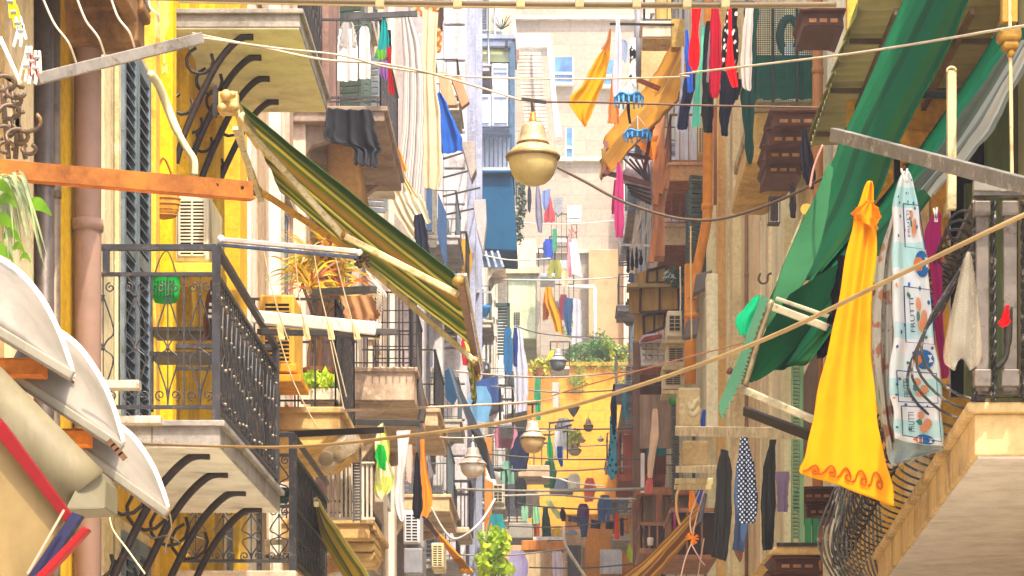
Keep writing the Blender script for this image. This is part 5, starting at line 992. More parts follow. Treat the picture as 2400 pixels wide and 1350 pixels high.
MG = [
 ('yellow_cloth', 'amber yellow cloth flying diagonally before the end wall', 'cloth', [(1418, 112, 1430, 88), (1390, 150, 1424, 160), (1366, 195, 1410, 210), (1334, 240, 1384, 270), (1368, 294, 1372, 298)], 30, 'f2a60c', 1.5),
 ('brown_cloth', 'brown upper corner of the amber cloth', 'cloth', [(1428, 68, 1432, 66), (1420, 98, 1432, 95), (1408, 116, 1428, 120)], 29.9, 'b5713a', 1),
 ('lilac_cloth', 'long pale lilac cloth beside the blue castle window', 'cloth', [(1444, 40, 1452, 40), (1440, 120, 1458, 120), (1436, 190, 1458, 195), (1440, 245, 1452, 250)], 31, 'd2cede', 1.5),
 ('orange_shirt', 'pale orange shirt under the lilac cloth', 'shirt', [(1436, 150, 1446, 150), (1432, 200, 1444, 205), (1424, 270, 1452, 275), (1424, 288, 1450, 294)], 31.5, 'd98c4a', 1.5),
 ('blue_print_shirt', 'pale blue shirt behind the lilac cloth', 'shirt', [(1430, 100, 1440, 95), (1456, 95, 1470, 98), (1458, 140, 1468, 150)], 32, 'a8b8d8', 1),
 ('white_black_cloth', 'white cloth with black print above the upper blue hanger', 'cloth', [(1474, 90, 1490, 88), (1476, 150, 1490, 150), (1468, 210, 1492, 205)], 29.5, None, 1),
 ('black_stocking', 'black stocking dangling from the upper blue hanger', 'stocking', [(1468, 236, 1476, 236), (1470, 265, 1477, 265), (1474, 290, 1480, 290)], 28, '1c1a1e', 1),
 ('magenta_robe', 'magenta robe hanging under the brown frame', 'robe', [(1447, 380, 1453, 380), (1443, 415, 1462, 420), (1440, 480, 1462, 480), (1441, 530, 1462, 530), (1442, 556, 1460, 558)], 38, 'c03c7a', 1.5),
 ('magenta_robe', 'sleeve of magenta cloth at the left of the robe', 'sleeve', [(1440, 420, 1448, 425), (1434, 470, 1444, 470), (1433, 502, 1442, 502)], 38.1, 'b43272', 1),
 ('blue_shirt', 'blue shirt at the left of the crowded high line', 'shirt', [(1606, 70, 1612, 70), (1606, 120, 1618, 120), (1608, 180, 1624, 180), (1612, 218, 1624, 215)], 22, '2a5ac0', 1.5),
 ('red_trousers', 'bright red trousers on the crowded high line', 'trousers', [(1620, 15, 1646, 15), (1620, 70, 1638, 70), (1614, 140, 1640, 140), (1622, 166, 1634, 164)], 21.8, 'e6101a', 1.5),
 ('navy_trousers', 'navy and black tracksuit legs below the blue shirt', 'trousers', [(1606, 170, 1630, 168), (1600, 210, 1628, 210), (1592, 260, 1616, 260), (1588, 304, 1610, 304)], 22.2, '20223a', 1.5),
 ('grey_legging', 'grey legging beside the navy tracksuit legs', 'legging', [(1598, 110, 1604, 110), (1594, 200, 1602, 200), (1586, 300, 1594, 300)], 22.3, '9a9aa6', 1),
 ('mint_trousers', 'mint and grey trousers between red and black ones', 'trousers', [(1644, 60, 1654, 60), (1642, 130, 1650, 130), (1632, 180, 1644, 180), (1624, 250, 1642, 250), (1622, 300, 1640, 296)], 22.1, '5fc4a8', 1.5),
 ('black_sweatpants', 'black sweatpants hanging in the crowded high line', 'trousers', [(1654, 50, 1672, 48), (1648, 130, 1668, 130), (1646, 200, 1674, 200), (1644, 260, 1672, 265), (1650, 311, 1668, 312)], 21.9, '1e1f24', 1.5),
 ('crimson_shirt', 'crimson hooded shirt with grey lining on the high line', 'shirt', [(1668, 18, 1684, 16), (1664, 80, 1690, 80), (1662, 150, 1692, 150), (1664, 210, 1686, 210), (1668, 230, 1682, 230)], 21.6, 'a8122c', 1.5),
 ('grey_lining', 'grey strip of lining left of the crimson shirt', 'strip', [(1664, 60, 1670, 60), (1658, 130, 1666, 130), (1655, 192, 1661, 194)], 21.7, 'a49aa8', 1),
 ('floral_blouse', 'black blouse with white flowers on the high line', 'blouse', [(1706, 15, 1728, 15), (1694, 70, 1730, 70), (1692, 130, 1730, 130), (1690, 160, 1728, 165)], 22, 'FLO', 2),
 ('scarlet_cloth', 'scarlet pointed top over the floral blouse', 'top', [(1708, 18, 1714, 18), (1706, 80, 1716, 80), (1702, 130, 1720, 130), (1702, 166, 1726, 168), (1716, 205, 1730, 204)], 21.6, 'd8121e', 1.5),
 ('dark_jeans', 'dark navy jeans under the scarlet top', 'jeans', [(1690, 165, 1730, 170), (1686, 220, 1728, 222), (1686, 270, 1710, 270), (1690, 318, 1706, 320)], 21.9, '1a1c2c', 2),
 ('black_vest', 'black vest corner right of the dark jeans', 'vest', [(1716, 180, 1738, 186), (1712, 215, 1736, 215), (1708, 236, 1728, 234)], 22.2, '1c1a1e', 1),
 ('grey_hoodie', 'pale grey hoodie at the right end of the high line', 'hoodie', [(1748, 15, 1766, 15), (1740, 80, 1764, 80), (1736, 140, 1762, 140), (1740, 200, 1760, 202), (1750, 212, 1760, 214)], 21.8, 'c9c0b8', 2),
]
FLO = speckle('floral_print', 'e6e2de', '1a181c', 16, .28, 'vor'); BWP = speckle('black_print', 'e8ecf0', '20222c', 9, .6)
for nm, lb, ct, rows, d, hx, fo in MG: garment(nm, lb, ct, rows, d, BWP if hx is None else FLO if hx == 'FLO' else hx, folds=fo)
def ringhanger(label, u, v, w, d, cl):
    t = T('peg_hanger', label, 'peg hanger', P(u, v, d), 'round blue peg hangers'); c = P(u, v, d); r = px(w, d)/2; k = MB()
    for q in (1, .78, .45): k.tube([c+V((r*q*math.cos(a*.2618), r*q*math.sin(a*.2618), .02*math.sin(a*1.3))) for a in range(25)], .014, 5)
    for a in range(8): k.tube([c, c+V((r*math.cos(a*.785), r*math.sin(a*.785), 0))], .012, 5)
    O('ring', k, m('3f9ae0', 'plastic'), t, smooth=True); k = MB()
    for a in range(4): k.tube([c+V((r*math.cos(a*1.57), r*math.sin(a*1.57), 0)), c+V((0, 0, r*1.3))], .006, 4)
    O('cords', k, m('d8cfc0', 'cloth'), t); k = MB(); rg = random.Random(u)
    for a in range(16): q = c+V((r*math.cos(a*.39), r*math.sin(a*.39), -.04)); k.box(q-V((.01, .006, .05)), q+V((.01, .006, .03)))
    O('pegs', k, m(cl, 'plastic'), t)
ringhanger('upper blue round peg hanger in the middle right', 1474, 228, 66, 28, '6ab4ea'); ringhanger('lower blue round peg hanger over the orange tarpaulin', 1494, 313, 64, 36, '58a8e8')
cloth('white_ruffle', 'white ruffled cloth hanging through the upper blue hanger', 'cloth', [(1456, 200, 1490, 200), (1454, 222, 1494, 222), (1466, 246, 1482, 246)], 28.3, BWP, 2)
# upper right backdrop: beige rear house with balcony
ob = endbalc(RB, 1506, 58, 1590, 86, 46.6, .8, 'dcc8b0', 'c8a468', 1.0, IRON2, 4, 'c8a050'); RBH = RC
O('bay', MB().pb(1496, 82, 1566, 250, 49, 2), m('d0b280', 'plaster', 'a8905c'), RC); O('drainpipe', MB().tube([P(1496, -20, 48.5), P(1494, 190, 48.5)], .07, 8), m('8a8a90', 'plastic'), RC, smooth=True)
S('wicker_mat', 'mottled brown wicker panel above the tan awning', 'panel', MB().pb(1574, 44, 1604, 110, 43, .3), m('a88a4a', 'rust'))
k = MB().bar(P(1432, 56, 34), P(1578, 58, 36), .03, .03)
S('laundry_pole', 'thin dark bar carrying the lilac and amber cloths', 'bar', k, IRON)
S('laundry_pole', 'grey rail carrying the crowded high row of laundry', 'bar', MB().bar(P(1596, 10, 22), P(1770, 8, 22), .03, .03), IRON2)
# green netted balcony
ng = O('balcony', MB().prism([P(1762, 236, 30), P(1930, 236, 30), P(1930, 262, 30), P(1762, 262, 30)], (0, 3, 0)), m('b8a478', 'stone', '5c5430'), RB, bev=.02)
O('soffit', MB().prism([P(1768, 262, 30), P(1905, 262, 30), P(1895, 330, 30), P(1835, 385, 30), P(1748, 382, 30)], (0, 2.6, 0)), m('c9a45c', 'stone', '6a5226'), ng, bev=.04)
nt_ = T('green_netting', 'green mesh netting wrapped around the upper right balcony', 'netting', P(1830, 236, 29.7)); k = MB()
for j in range(34): u = 1758+j*5; k.bar(P(u, 20, 29.7), P(u, 236, 29.7), .007, .007)
for j in range(44): v = 20+j*5; k.bar(P(1756, v, 29.7), P(1922, v, 29.7), .007, .007)
O('mesh', k, m('1f5a48', 'plastic'), nt_); k = MB()
for u in (1770, 1812, 1868, 1918): k.bar(P(u, 20, 29.6), P(u, 238, 29.6), .03, .03)
O('post', k, m('1c2c28', 'metal'), nt_)
O('tarp', MB().grid(surf(rows_px([(1760, 130, 1920, 130), (1760, 180, 1920, 184), (1760, 234, 1920, 232)], 29.9), 4, .03, 5), 20, 10), m('1f7a68', 'canvas'), nt_, smooth=True)
S('green_tarpaulin', 'dark green cloth along the left edge of the netted balcony', 'cloth', MB().grid(surf(rows_px([(1748, 20, 1775, 20), (1742, 150, 1772, 150), (1738, 240, 1766, 240), (1750, 385, 1764, 385)], 29.3), 2, .04, 8), 10, 20), m('24584a', 'canvas'), smooth=True)
S('spoked_wheel', 'dark round wheel stored behind the green netting', 'wheel', MB().tube([P(1850+22*math.cos(a*.4), 85+42*math.sin(a*.4), 30.4) for a in range(17)], .05, 8), m('26303a', 'plastic'), smooth=True)
for u_, lb in ((1850, 'wider white bottle behind the green netting'), (1872, 'slimmer white bottle right of the wider one behind the netting')): S('plastic_bottle', lb, 'bottle', MB().lathe(P(u_, 150, 30.3), [(.06 if u_ < 1860 else .045, 0), (.06 if u_ < 1860 else .045, .19), (.02, .25), (.02, .3)], 10), m('dfe6e6', 'plastic'), 'bottles behind the netting', smooth=True)
# brown moulded corbels
def corbel(label, u0, v0, u1, v1, d, b):
    w = u1-u0; h = v1-v0; o = O('corbel', MB().pp([(u0, v0), (u1, v0), (u1, v0+h*.25), (u1-w*.06, v0+h*.3), (u1-w*.03, v1), (u1-w*.2, v1-h*.12), (u0+w*.25, v1-h*.14), (u0+w*.04, v1), (u0+w*.06, v0+h*.32), (u0, v0+h*.25)], d, .8), m('5a3420', 'wood'), b, bev=.02)
    for j in range(3): O('slot', MB().pb(u0+w*(.18+j*.24), v0+h*.52, u0+w*(.34+j*.24), v0+h*.7, d-.01, .02), m('b98a5a', 'plaster'), o)
    O('lip', MB().pb(u0-w*.03, v0-h*.02, u1+w*.02, v0+h*.14, d-.06, .8), m('5e3420', 'wood'), o, bev=.015)
for a in ((1806, 256, 1925, 300, 27), (1796, 298, 1905, 342, 27.2), (1790, 338, 1892, 378, 27.4), (1790, 374, 1882, 412, 27.6), (1878, 18, 1982, 66, 24), (1874, 1140, 1960, 1176, 24), (1888, 1176, 1960, 1214, 24.2)): corbel('', *a, RB)
# corrugated roof
t = T('corrugated_canopy', 'greenish corrugated sheet roof with scalloped edge at top right', 'roof sheet', (2.9, 20, 6.2))
def cf(s, q): return V((2.33+s*1.25+.05*q, 19.6+q*4.2, 6.2+.035*math.sin(q*4.2/.19*6.283)+.05*s))
O('sheet', MB().grid(cf, 3, 180), m('b0ac7c', 'cloth'), t, smooth=True, sol=.006)
k = MB(); n = 9
for j in range(n): y0 = 19.7+j*.43; k.prism([(2.33+.004*j, y0, 6.23), (2.33+.004*j, y0+.43, 6.23), (2.31, y0+.43, 6.1), (2.26, y0+.3, 6.02), (2.24, y0+.215, 5.99), (2.26, y0+.12, 6.03), (2.31, y0, 6.1)], (.012, 0, 0))
O('scallop', k, m('8f9450', 'canvas'), t)
k = MB()
for x in (2.62, 3.2): k.bar((x, 19.6, 6.12), (x+.02, 23.8, 6.12), .04, .05)
for y in (20.4, 21.8, 23.2): k.bar((2.35, y, 6.13), (3.55, y, 6.13), .03, .04)
O('batten', k, m('6a5638', 'wood'), t)
O('gutter', MB().bar((2.3, 19.55, 6.28), (3.6, 19.55, 6.34), .05, .06), m('d8ccae', 'metal'), t)
# green awnings
GR = m('0b7a50', 'canvas'); GL = m('377048', 'canvas'); GD = m('0c5a34', 'canvas')
GA = stripes('green_awning', [(0, '0a7a4c'), (.3, '066a40'), (.5, '044a2c'), (.62, '065a38'), (.8, '1f5a28'), (.92, '0f4a2a')], 0, 1, .2, .25)
t = T('green_awning', 'large emerald awning falling from the top right corner', 'awning', P(2190, 0, 17))
f = surf([(P(2130, -40, 18), P(2290, -40, 15.8)), (P(2060, 130, 18), P(2216, 130, 15.8)), (P(1975, 315, 18), P(2110, 335, 15.8)), (P(1900, 490, 17.8), P(2052, 480, 15.7)), (P(1800, 700, 17.6), P(1925, 640, 15.6))], 2.5, .008, 6, bulge=.07)
O('canvas', MB().grid(f, 20, 30), GA, t, smooth=True, sol=.008)
f = surf([(P(1944, 378, 15.5), P(1952, 395, 15.5)), (P(1900, 480, 15.4), P(1945, 470, 15.4)), (P(1862, 560, 15.4), P(1925, 560, 15.3)), (P(1812, 690, 15.3), P(1890, 650, 15.2)), (P(1796, 772, 15.3), P(1842, 730, 15.2))], 7, .008, 9); O('side_flap', MB().grid(f, 14, 16), GL, t, smooth=True, sol=.006)
t = T('green_awning', 'second green awning with grey inner side and toothed valance', 'awning', P(2350, 90, 15)); 
f = surf([(P(2350, 60, 16), P(2440, 60, 14)), (P(2220, 260, 16), P(2300, 300, 14)), (P(2080, 450, 16), P(2190, 460, 14)), (P(1930, 620, 16), P(2080, 600, 14)), (P(1830, 760, 16), P(1990, 720, 14)), (P(1760, 880, 15.8), P(1900, 850, 14))], 3, .008, 4); O('canvas', MB().grid(f, 20, 30), GA, t, smooth=True, sol=.008)
f = surf([(P(2352, 92, 13.9), P(2440, 92, 13.8)), (P(2270, 210, 13.9), P(2350, 260, 13.8)), (P(2190, 330, 13.9), P(2270, 380, 13.8)), (P(2125, 430, 13.9), P(2190, 460, 13.8))], 2.5, .03, 5); O('lining', MB().grid(f, 14, 20), stripes('silver_lining', [(0, '0f6a4a'), (.25, '5a6458'), (.45, '8f958c'), (.6, '6a6e66'), (.72, 'b4b6ac'), (.85, '70746a')], 0, 1, .2, .1), t, smooth=True)
k = MB(); A_ = spline([P(1806, 700, 14.2), P(1776, 780, 14.2), P(1756, 850, 14.2), P(1738, 902, 14.2), P(1692, 990, 14.2)], 6); B_ = spline([P(1784, 692, 14.2), P(1748, 790, 14.2), P(1730, 840, 14.2), P(1708, 890, 14.2), P(1684, 950, 14.2)], 6)
for i in range(len(A_)-1):
    k.prism([B_[i], B_[i+1], A_[i+1].lerp(B_[i+1], .3), A_[i].lerp(A_[i+1], .5), A_[i].lerp(B_[i], .3)], (0, .012, 0))
O('valance', k, m('4a7a5c', 'canvas'), t)
f = surf([(P(1850, 690, 14.5), P(1990, 600, 15)), (P(1796, 770, 14.5), P(1950, 768, 15)), (P(1758, 842, 14.5), P(1862, 836, 15)), (P(1742, 902, 14.5), P(1780, 890, 15))], 4, .006, 2); O('end_panel', MB().grid(f, 12, 12), GD, t, smooth=True)
O('front_bar', MB().tube(spline([P(1808, 704, 14.25), P(1780, 782, 14.25), P(1760, 852, 14.25), P(1744, 902, 14.25)], 5), .02, 8), m('8a7a5a', 'metal'), t, smooth=True)
for p_, q_, w_ in ((P(1740, 912, 14.3), P(1910, 985, 14), .05), (P(1800, 715, 14.4), P(1945, 770, 14.2), .055), (P(1820, 700, 14.5), P(1950, 745, 14.3), .03)): O('arm', MB().bar(p_, q_, w_, w_*.8), m('b8b090', 'metal'), t, bev=.006)
S('green_flag', 'small bright green pennant cloth at the awning tip', 'pennant', MB().grid(surf(rows_px([(1764, 696, 1782, 690), (1740, 728, 1780, 712), (1722, 752, 1766, 745), (1734, 785, 1750, 786)], 14.6), 1, .01, 5), 8, 10), m('0aa06a', 'canvas'), smooth=True)
bar('grey scratched bar slanting over the green awnings', 'awning_strut', 'bar', (1955, 316, 13.6), (2440, 444, 11.2), .05, .07, m('77746e', 'metal', 'b0a89a'))
bar('short level grey bar joining the slanting bar at the right edge', 'awning_strut', 'bar', (2280, 436, 12), (2440, 440, 12), .04, .05, m('7d786e', 'metal', 'b0a89a'))
bar('thin black bar crossing behind the silver awning lining', 'awning_strut', 'bar', (2080, 222, 18), (2440, 224, 18), .04, .05, m('1f1c1a', 'metal'))
t = T('hooked_pole', 'cream upright pole with a hook end at top right', 'pole', P(2232, 490, 12.5)); O('shaft', MB().bar(P(2230, 168, 12.5), P(2230, 492, 12.5), .044, .044), m('cdbb8a', 'metal', 'a8966a'), t, bev=.004); O('hook', MB().tube([P(2230+10*math.cos(a*.5), 166-8*math.sin(a*.5), 12.48) for a in range(8)], .008, 6), m('b8a878', 'metal'), t)
bar('thin cream stick right of the silver awning lining', 'thin_pole', 'pole', (2366, -20, 12), (2372, 440, 12), .016, .016, m('d3bd84', 'metal'))
bar('slim black pole between the emerald awning and the yellow towel', 'thin_pole', 'pole', (2102, 330, 17), (2102, 480, 17), .04, .04, m('1b1a1a', 'metal'))
t = T('wall_bracket', 'yellow cast bracket cap where the wire meets the top right corner', 'bracket', P(2365, 60, 12)); O('cap', MB().pb(2342, 62, 2396, 92, 11.95, .1).pb(2352, 92, 2390, 112, 11.96, .09).pb(2364, 112, 2380, 132, 11.97, .06), m('8a6a30', 'rust'), t, bev=.015); O('post', MB().pb(2350, -20, 2385, 50, 12, .06), m('b89040', 'plaster'), t)
# wall pieces of the near right house
O('end_wall', MB().box((2.55, 22.3, GZ), (3.62, 22.4, 7.2)), m('d8a840', 'plaster', '8a5c20'), RA)
O('pilaster', MB().pb(2180, 380, 2225, 900, 22.1, .2), m('e0a43c', 'plaster', '6a4418'), RA); O('pilaster', MB().pb(2126, 420, 2178, 1200, 22.05, .2), m('dcc08c', 'plaster', '8a6a3c'), RA); O('pilaster', MB().pb(2228, 470, 2262, 900, 22.1, .2), m('9aa06a', 'wood'), RA)
O('ledge', MB().pb(2218, 470, 2262, 500, 21.9, .4), m('e3d6ac', 'plaster'), RA)
for v0, v1, hx in ((300, 380, 'd3a03c'), (385, 440, 'c8963a')): O('block', MB().pb(2110, v0, 2180, v1, 22.02, .2), m(hx, 'stone', '6a4418'), RA, bev=.04)
O('door', MB().box((3.0, 15.2, 2.1), (3.06, 17.6, 5.2)), m('74804c', 'wood'), RA)
k = MB()
for j in range(3): k.box((2.94, 15.3+j*.8, 2.1), (2.99, 15.4+j*.8, 5.2))
O('shutter', MB().pb(2310, 240, 2375, 930, 15.2, .05), m('6f7d4c', 'wood'), RA); O('shutter', MB().pb(2385, -20, 2420, 930, 15.3, .05), m('98905c', 'wood'), RA); O('pane', MB().pb(2228, 300, 2312, 930, 16, .05), m('15130f', 'glass'), RA); O('pane', MB().pb(2376, -20, 2386, 930, 15.25, .05), m('1c1812', 'glass'), RA)
O('shutter', MB().pb(2262, 430, 2300, 930, 15.6, .05), m('8a8c54', 'wood'), RA)
# bowed balcony at the lower right
zb = px(1900-955, 12.2); 
def ex(d): return 2.0+.0616*(d-12.2)
k = MB().prism([(ex(12.2), 12.2, zb-.23), (4.2, 12.2, zb-.23), (4.2, 22, zb-.23), (ex(22), 22, zb-.23)], (0, 0, .2)).prism([(ex(12.2)-.04, 12.16, zb-.03), (4.2, 12.16, zb-.03), (4.2, 22, zb-.03), (ex(22)-.04, 22, zb-.03)], (0, 0, .05))
o = O('balcony', k, m('cdb07a', 'stone', '5c4824'), RA, bev=.01)
O('soffit', MB().prism([(ex(12.2)+.02, 12.22, zb-.24), (4.2, 12.22, zb-.24), (4.2, 21.9, zb-.24), (ex(22)+.02, 21.9, zb-.24)], (0, 0, .01)), m('d8d4d0', 'plastic'), o)
def belly(x, y, z0, h, out, k, r, dirx=V((-1, 0, 0))):
    c = V((x, y, z0)); pr = [(0, 0), (.55, .06), (1, .22), (.85, .42), (.35, .66), (.05, .86), (0, 1)]
    k.tube(spline([c+dirx*(a*out)+V((0, 0, b*h)) for a, b in pr], 4), r, 5)
k = MB(); y = 12.3
while y < 21.9: belly(ex(y)+.06, y, zb+.04, 1.0, .3, k, .0075); y += .3
O('baluster', k, m('3a3532', 'metal', 'a8a096'), o, smooth=True)
for y0, y1, zz, rr, pt in ((12.5, 15.5, zb+.95, .07, .2), (13.2, 21.5, zb+.16, .055, .3), (13.4, 20, zb+.52, .045, .4)):
    n = int((y1-y0)/pt*12); k = MB().tube([V((ex(lerp(y0, y1, j/n))-.02-.2*(zz < zb+.8)*(1-abs(zz-zb-.3)) + rr*math.cos(j*.5236), lerp(y0, y1, j/n), zz+rr*math.sin(j*.5236))) for j in range(n+1)], .0075, 5)
    O('scroll', k, m('2e2a28', 'metal', '6a6058'), o, smooth=True)
k = MB()
for j in range(15): k.tube(spline([P(1958+7*j, 1140, 19.4), P(1938+9*j, 1190+3*j, 19.35), P(1918+11*j, 1250+5*j, 19.3), P(1926+12*j, 1305+5*j, 19.3), P(1962+12*j, 1372, 19.4)], 5), .009, 5)
O('end_baluster', k, m('6a645e', 'metal', 'c0b8b0'), o, smooth=True)
k = MB(); k.bar((ex(12.2)+.04, 12.24, zb+1.03), (ex(22)+.04, 22, zb+1.03), .05, .03).bar((ex(12.2)+.04, 12.24, zb+.05), (ex(22)+.04, 22, zb+.05), .04, .02).bar((ex(12.2), 12.24, zb+1.03), (4, 12.24, zb+1.03), .05, .03).bar((ex(12.2), 12.24, zb+.08), (4, 12.24, zb+.08), .04, .03)
O('railing', k, m('5c5550', 'metal', '8a8078'), o)
for u0, u1 in ((2288, 2318), (2352, 2384)): O('post', MB().pb(u0, 480, u1, 915, 12.1, .03).pb(u0-4, 470, u1+4, 505, 12.08, .06).pb(u0-4, 865, u1+6, 905, 12.08, .06), m('6e645a', 'metal', '4c3c2c'), o, bev=.005)
for u in (2328, 2284, 2400):
    n = 60; c = P(u, 940, 12.15); H = px(470, 12.15); kk = MB()
    for s in (0, 3.14): kk.tube([c+V((.009*math.cos(j*.9+s), .009*math.sin(j*.9+s), H*j/n)) for j in range(n+1)], .0085, 5)
    O('twisted_bar', kk, m('2b2825' if True else '', 'metal', 'b8b0a4'), o, smooth=True)
S('red_cloth_tip', 'small red cloth caught between the grey railing posts', 'cloth', MB().grid(surf(rows_px([(2358, 715, 2364, 715), (2344, 745, 2366, 742), (2340, 758, 2366, 756), (2348, 768, 2354, 768)], 12.0), 1, .01, 3), 8, 8), m('d8141e', 'cloth'), smooth=True)
k = MB().tube(spline([P(2364, 720, 12.05), P(2362, 800, 12.05), P(2355, 840, 12.05), P(2335, 862, 12.05)], 5), [.02]*6+[.014]*10, 6)
S('folded_umbrella', 'dark slim folded stick behind the right railing post', 'stick', k, m('2e2a22', 'plastic'), smooth=True)
t = T('clear_plastic_bag', 'clear plastic bag hanging from the bowed railing', 'bag', P(2270, 600, 11.8))
def fb(s, q):
    a = 6.28*s; r = .008+.075*min(1, q*1.25)**.8*(1 if q < .93 else (1-(q-.93)*9)); return P(2270, 590, 11.8)+V((r*math.cos(a)*(1+.12*math.sin(5*a))-.03*q, r*.6*math.sin(a), -.52*q-.03*math.cos(2*a)*q))
O('film', MB().grid(fb, 26, 18), m('d9d0b8', 'film'), t, smooth=True)
# yellow towel with wave border
TY = m('e89a04', 'cloth'); d = 12.6
o, f = cloth('yellow_towel', 'large golden towel with a brown wave border', 'towel', [(2034, 425, 2044, 425), (2006, 490, 2052, 490), (1996, 560, 2050, 560), (1962, 720, 2042, 720), (1930, 860, 2044, 860), (1900, 990, 2064, 1000), (1884, 1080, 2082, 1100), (1876, 1108, 2096, 1186)], d, TY, 1.15, .02, nu=30, nv=50, sol=.006, ret=True)
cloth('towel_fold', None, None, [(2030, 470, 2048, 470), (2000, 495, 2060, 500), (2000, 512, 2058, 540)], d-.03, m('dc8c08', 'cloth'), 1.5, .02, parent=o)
def wsurf(s, t, off=-.012): q = f(min(max(s, 0), 1), t); return q+V((0, off, 0))
k = MB()
for j in range(5):
    s0 = .1+.17*j; pts = [(s0-.06, .945), (s0-.02, .93), (s0+.015, .905), (s0+.055, .895), (s0+.088, .905), (s0+.104, .925), (s0+.085, .942), (s0+.055, .942), (s0+.043, .928), (s0+.06, .918), (s0+.073, .926)]
    k.tube(spline([wsurf(a, .905+(b-.92)*1.25) for a, b in pts], 4), .0048, 5)
O('wave_border', k, m('c2560c', 'cloth'), o, smooth=True)
# blue printed tablecloth
o, f = cloth('printed_tablecloth', 'pale blue tablecloth printed with ice cream cards and fish', 'tablecloth', [(2118, 402, 2128, 402), (2096, 480, 2146, 480), (2090, 600, 2168, 600), (2090, 760, 2188, 760), (2084, 880, 2200, 880), (2092, 960, 2204, 960), (2096, 1030, 2210, 1048)], 13.2, None or stripes('blue_wash', [(0, 'dfeaf2'), (.16, 'b8e0e0'), (.3, 'e6ecf4'), (.5, 'bfe4e2'), (.62, 'e3eaf4'), (.84, 'c4e2e4'), (.92, 'e8eef4')], 1, 1.7, .12, .2), 1.2, .02, nu=20, nv=40, sol=.005, ret=True)
def ts(s, t, off=-.014): return f(min(max(s, .0), 1.), min(max(t, 0), 1))+V((0, off, 0))
def tpoly(k, pts, off=-.014): vs = [ts(a, b, off) for a, b in pts]; k.add(vs, [tuple(range(len(vs)))])
NB = m('2f4a86', 'cloth'); kf = MB(); kt = MB(); kb = MB(); ko = MB(); kw = MB(); kg = MB()
fc = bpy.data.curves.new('lettering', 'FONT'); fc.body = 'FRUTTI'; fc.size = 1; tmp = bpy.data.objects.new('lettering', fc); C.objects.link(tmp)
tm = bpy.data.meshes.new_from_object(tmp.evaluated_get(bpy.context.evaluated_depsgraph_get())); bpy.data.objects.remove(tmp)
tv = [v.co.copy() for v in tm.vertices]; tf = [tuple(p.vertices) for p in tm.polygons]; tx = max(v.x for v in tv); ty = max(v.y for v in tv); bpy.data.meshes.remove(tm)
for j, (tc, s0, s1) in enumerate(((.235, .42, 1.0), (.48, .32, 1.0), (.725, .14, .92), (.89, .18, .94))):
    h = .072; kf = MB(); kf.tube([ts(s0, tc-h), ts(s1, tc-h+.012), ts(s1, tc+h+.012), ts(s0, tc+h), ts(s0, tc-h)], .0028, 4); O('card_frame', kf, NB, o)
    w = s1-s0; kt.add([ts(s0+w*.34-v.y/ty*w*.15, tc+h*.62-v.x/tx*h*1.24) for v in tv], tf)
    ko = MB(); kg = MB()
    for a in range(5): # fruit cup print
        cs, ct = s0+w*(.6+.09*math.cos(a*1.9)), tc+h*.45*math.sin(a*2.2); tpoly(ko, [(cs+w*.1*math.cos(q*.7), ct+.017*math.sin(q*.7)) for q in range(9)], -.013-.0006*a)
    tpoly(kg, [(s0+w*(.48+.07*math.cos(q*.7)), tc+.014*math.sin(q*.7)) for q in range(9)], -.018)
    O('fruit_print', ko, m('d89468', 'cloth'), o); O('leaf_print', kg, m('4a7a6a', 'cloth'), o)
for tc, cs in ((.355, .86), (.61, .72), (.975, .62)):
    kb = MB(); ko = MB(); kw = MB(); tpoly(kb, [(cs+.19*math.cos(q*.35), tc+.034*math.sin(q*.35)) for q in range(18)], -.013)
    tpoly(ko, [(cs-.24, tc), (cs-.16, tc-.018), (cs-.02, tc-.016), (cs+.05, tc), (cs-.02, tc+.016), (cs-.16, tc+.018)], -.016)
    for q in (-.14, -.05): tpoly(kw, [(cs+q, tc-.017), (cs+q+.03, tc-.017), (cs+q+.03, tc+.017), (cs+q, tc+.017)], -.0175)
    tpoly(kw, [(cs+.08, tc-.014), (cs+.17, tc-.012), (cs+.13, tc), (cs+.17, tc+.012), (cs+.08, tc+.012), (cs+.11, tc)], -.0165)
    O('blue_disc', kb, m('2c6ca8', 'cloth'), o); O('fish_print', ko, m('d8804a', 'cloth'), o); O('white_stripe', kw, m('f0ece6', 'cloth'), o)
rg = random.Random(9); kb = MB(); ko = MB(); kg = MB()
for j in range(46): a, b = rg.uniform(.04, .96), rg.uniform(.06, .98); tpoly(rg.choice([kg, kb, kb, ko]), [(a+.035*math.cos(q*1.05), b+.006*math.sin(q*1.05)) for q in range(6)], -.012)
O('lettering', kt, m('24365e', 'cloth'), o); kb.v += ko.v*0; O('dot_pattern', kb, m('2c6ca8', 'cloth'), o); O('dot_pattern', kg, m('4a7a6a', 'cloth'), o); O('dot_pattern', ko, m('d89468', 'cloth'), o)
cloth('tablecloth_back', None, None, [(2100, 470, 2112, 470), (2060, 620, 2096, 620), (2050, 800, 2094, 800), (2062, 960, 2096, 960), (2084, 1085, 2130, 1075), (2086, 1090, 2150, 1072)], 13.35, speckle('grey_floral', 'b8b4a4', 'a8765a', 9, .56), 2, .03, parent=o)
cloth('tablecloth_hem', None, None, [(2096, 1030, 2200, 1030), (2088, 1060, 2206, 1056), (2084, 1090, 2150, 1072)], 13.3, m('a9bcc0', 'cloth'), 2, .02, parent=o)
cloth('floral_cloth', 'dim pale green floral cloth between towel and tablecloth', 'cloth', [(2046, 600, 2068, 600), (2044, 760, 2066, 760), (2048, 900, 2072, 900), (2066, 1000, 2086, 1000)], 13.5, speckle('olive_floral', 'a8b494', '8a5a3a', 10, .58), 2)
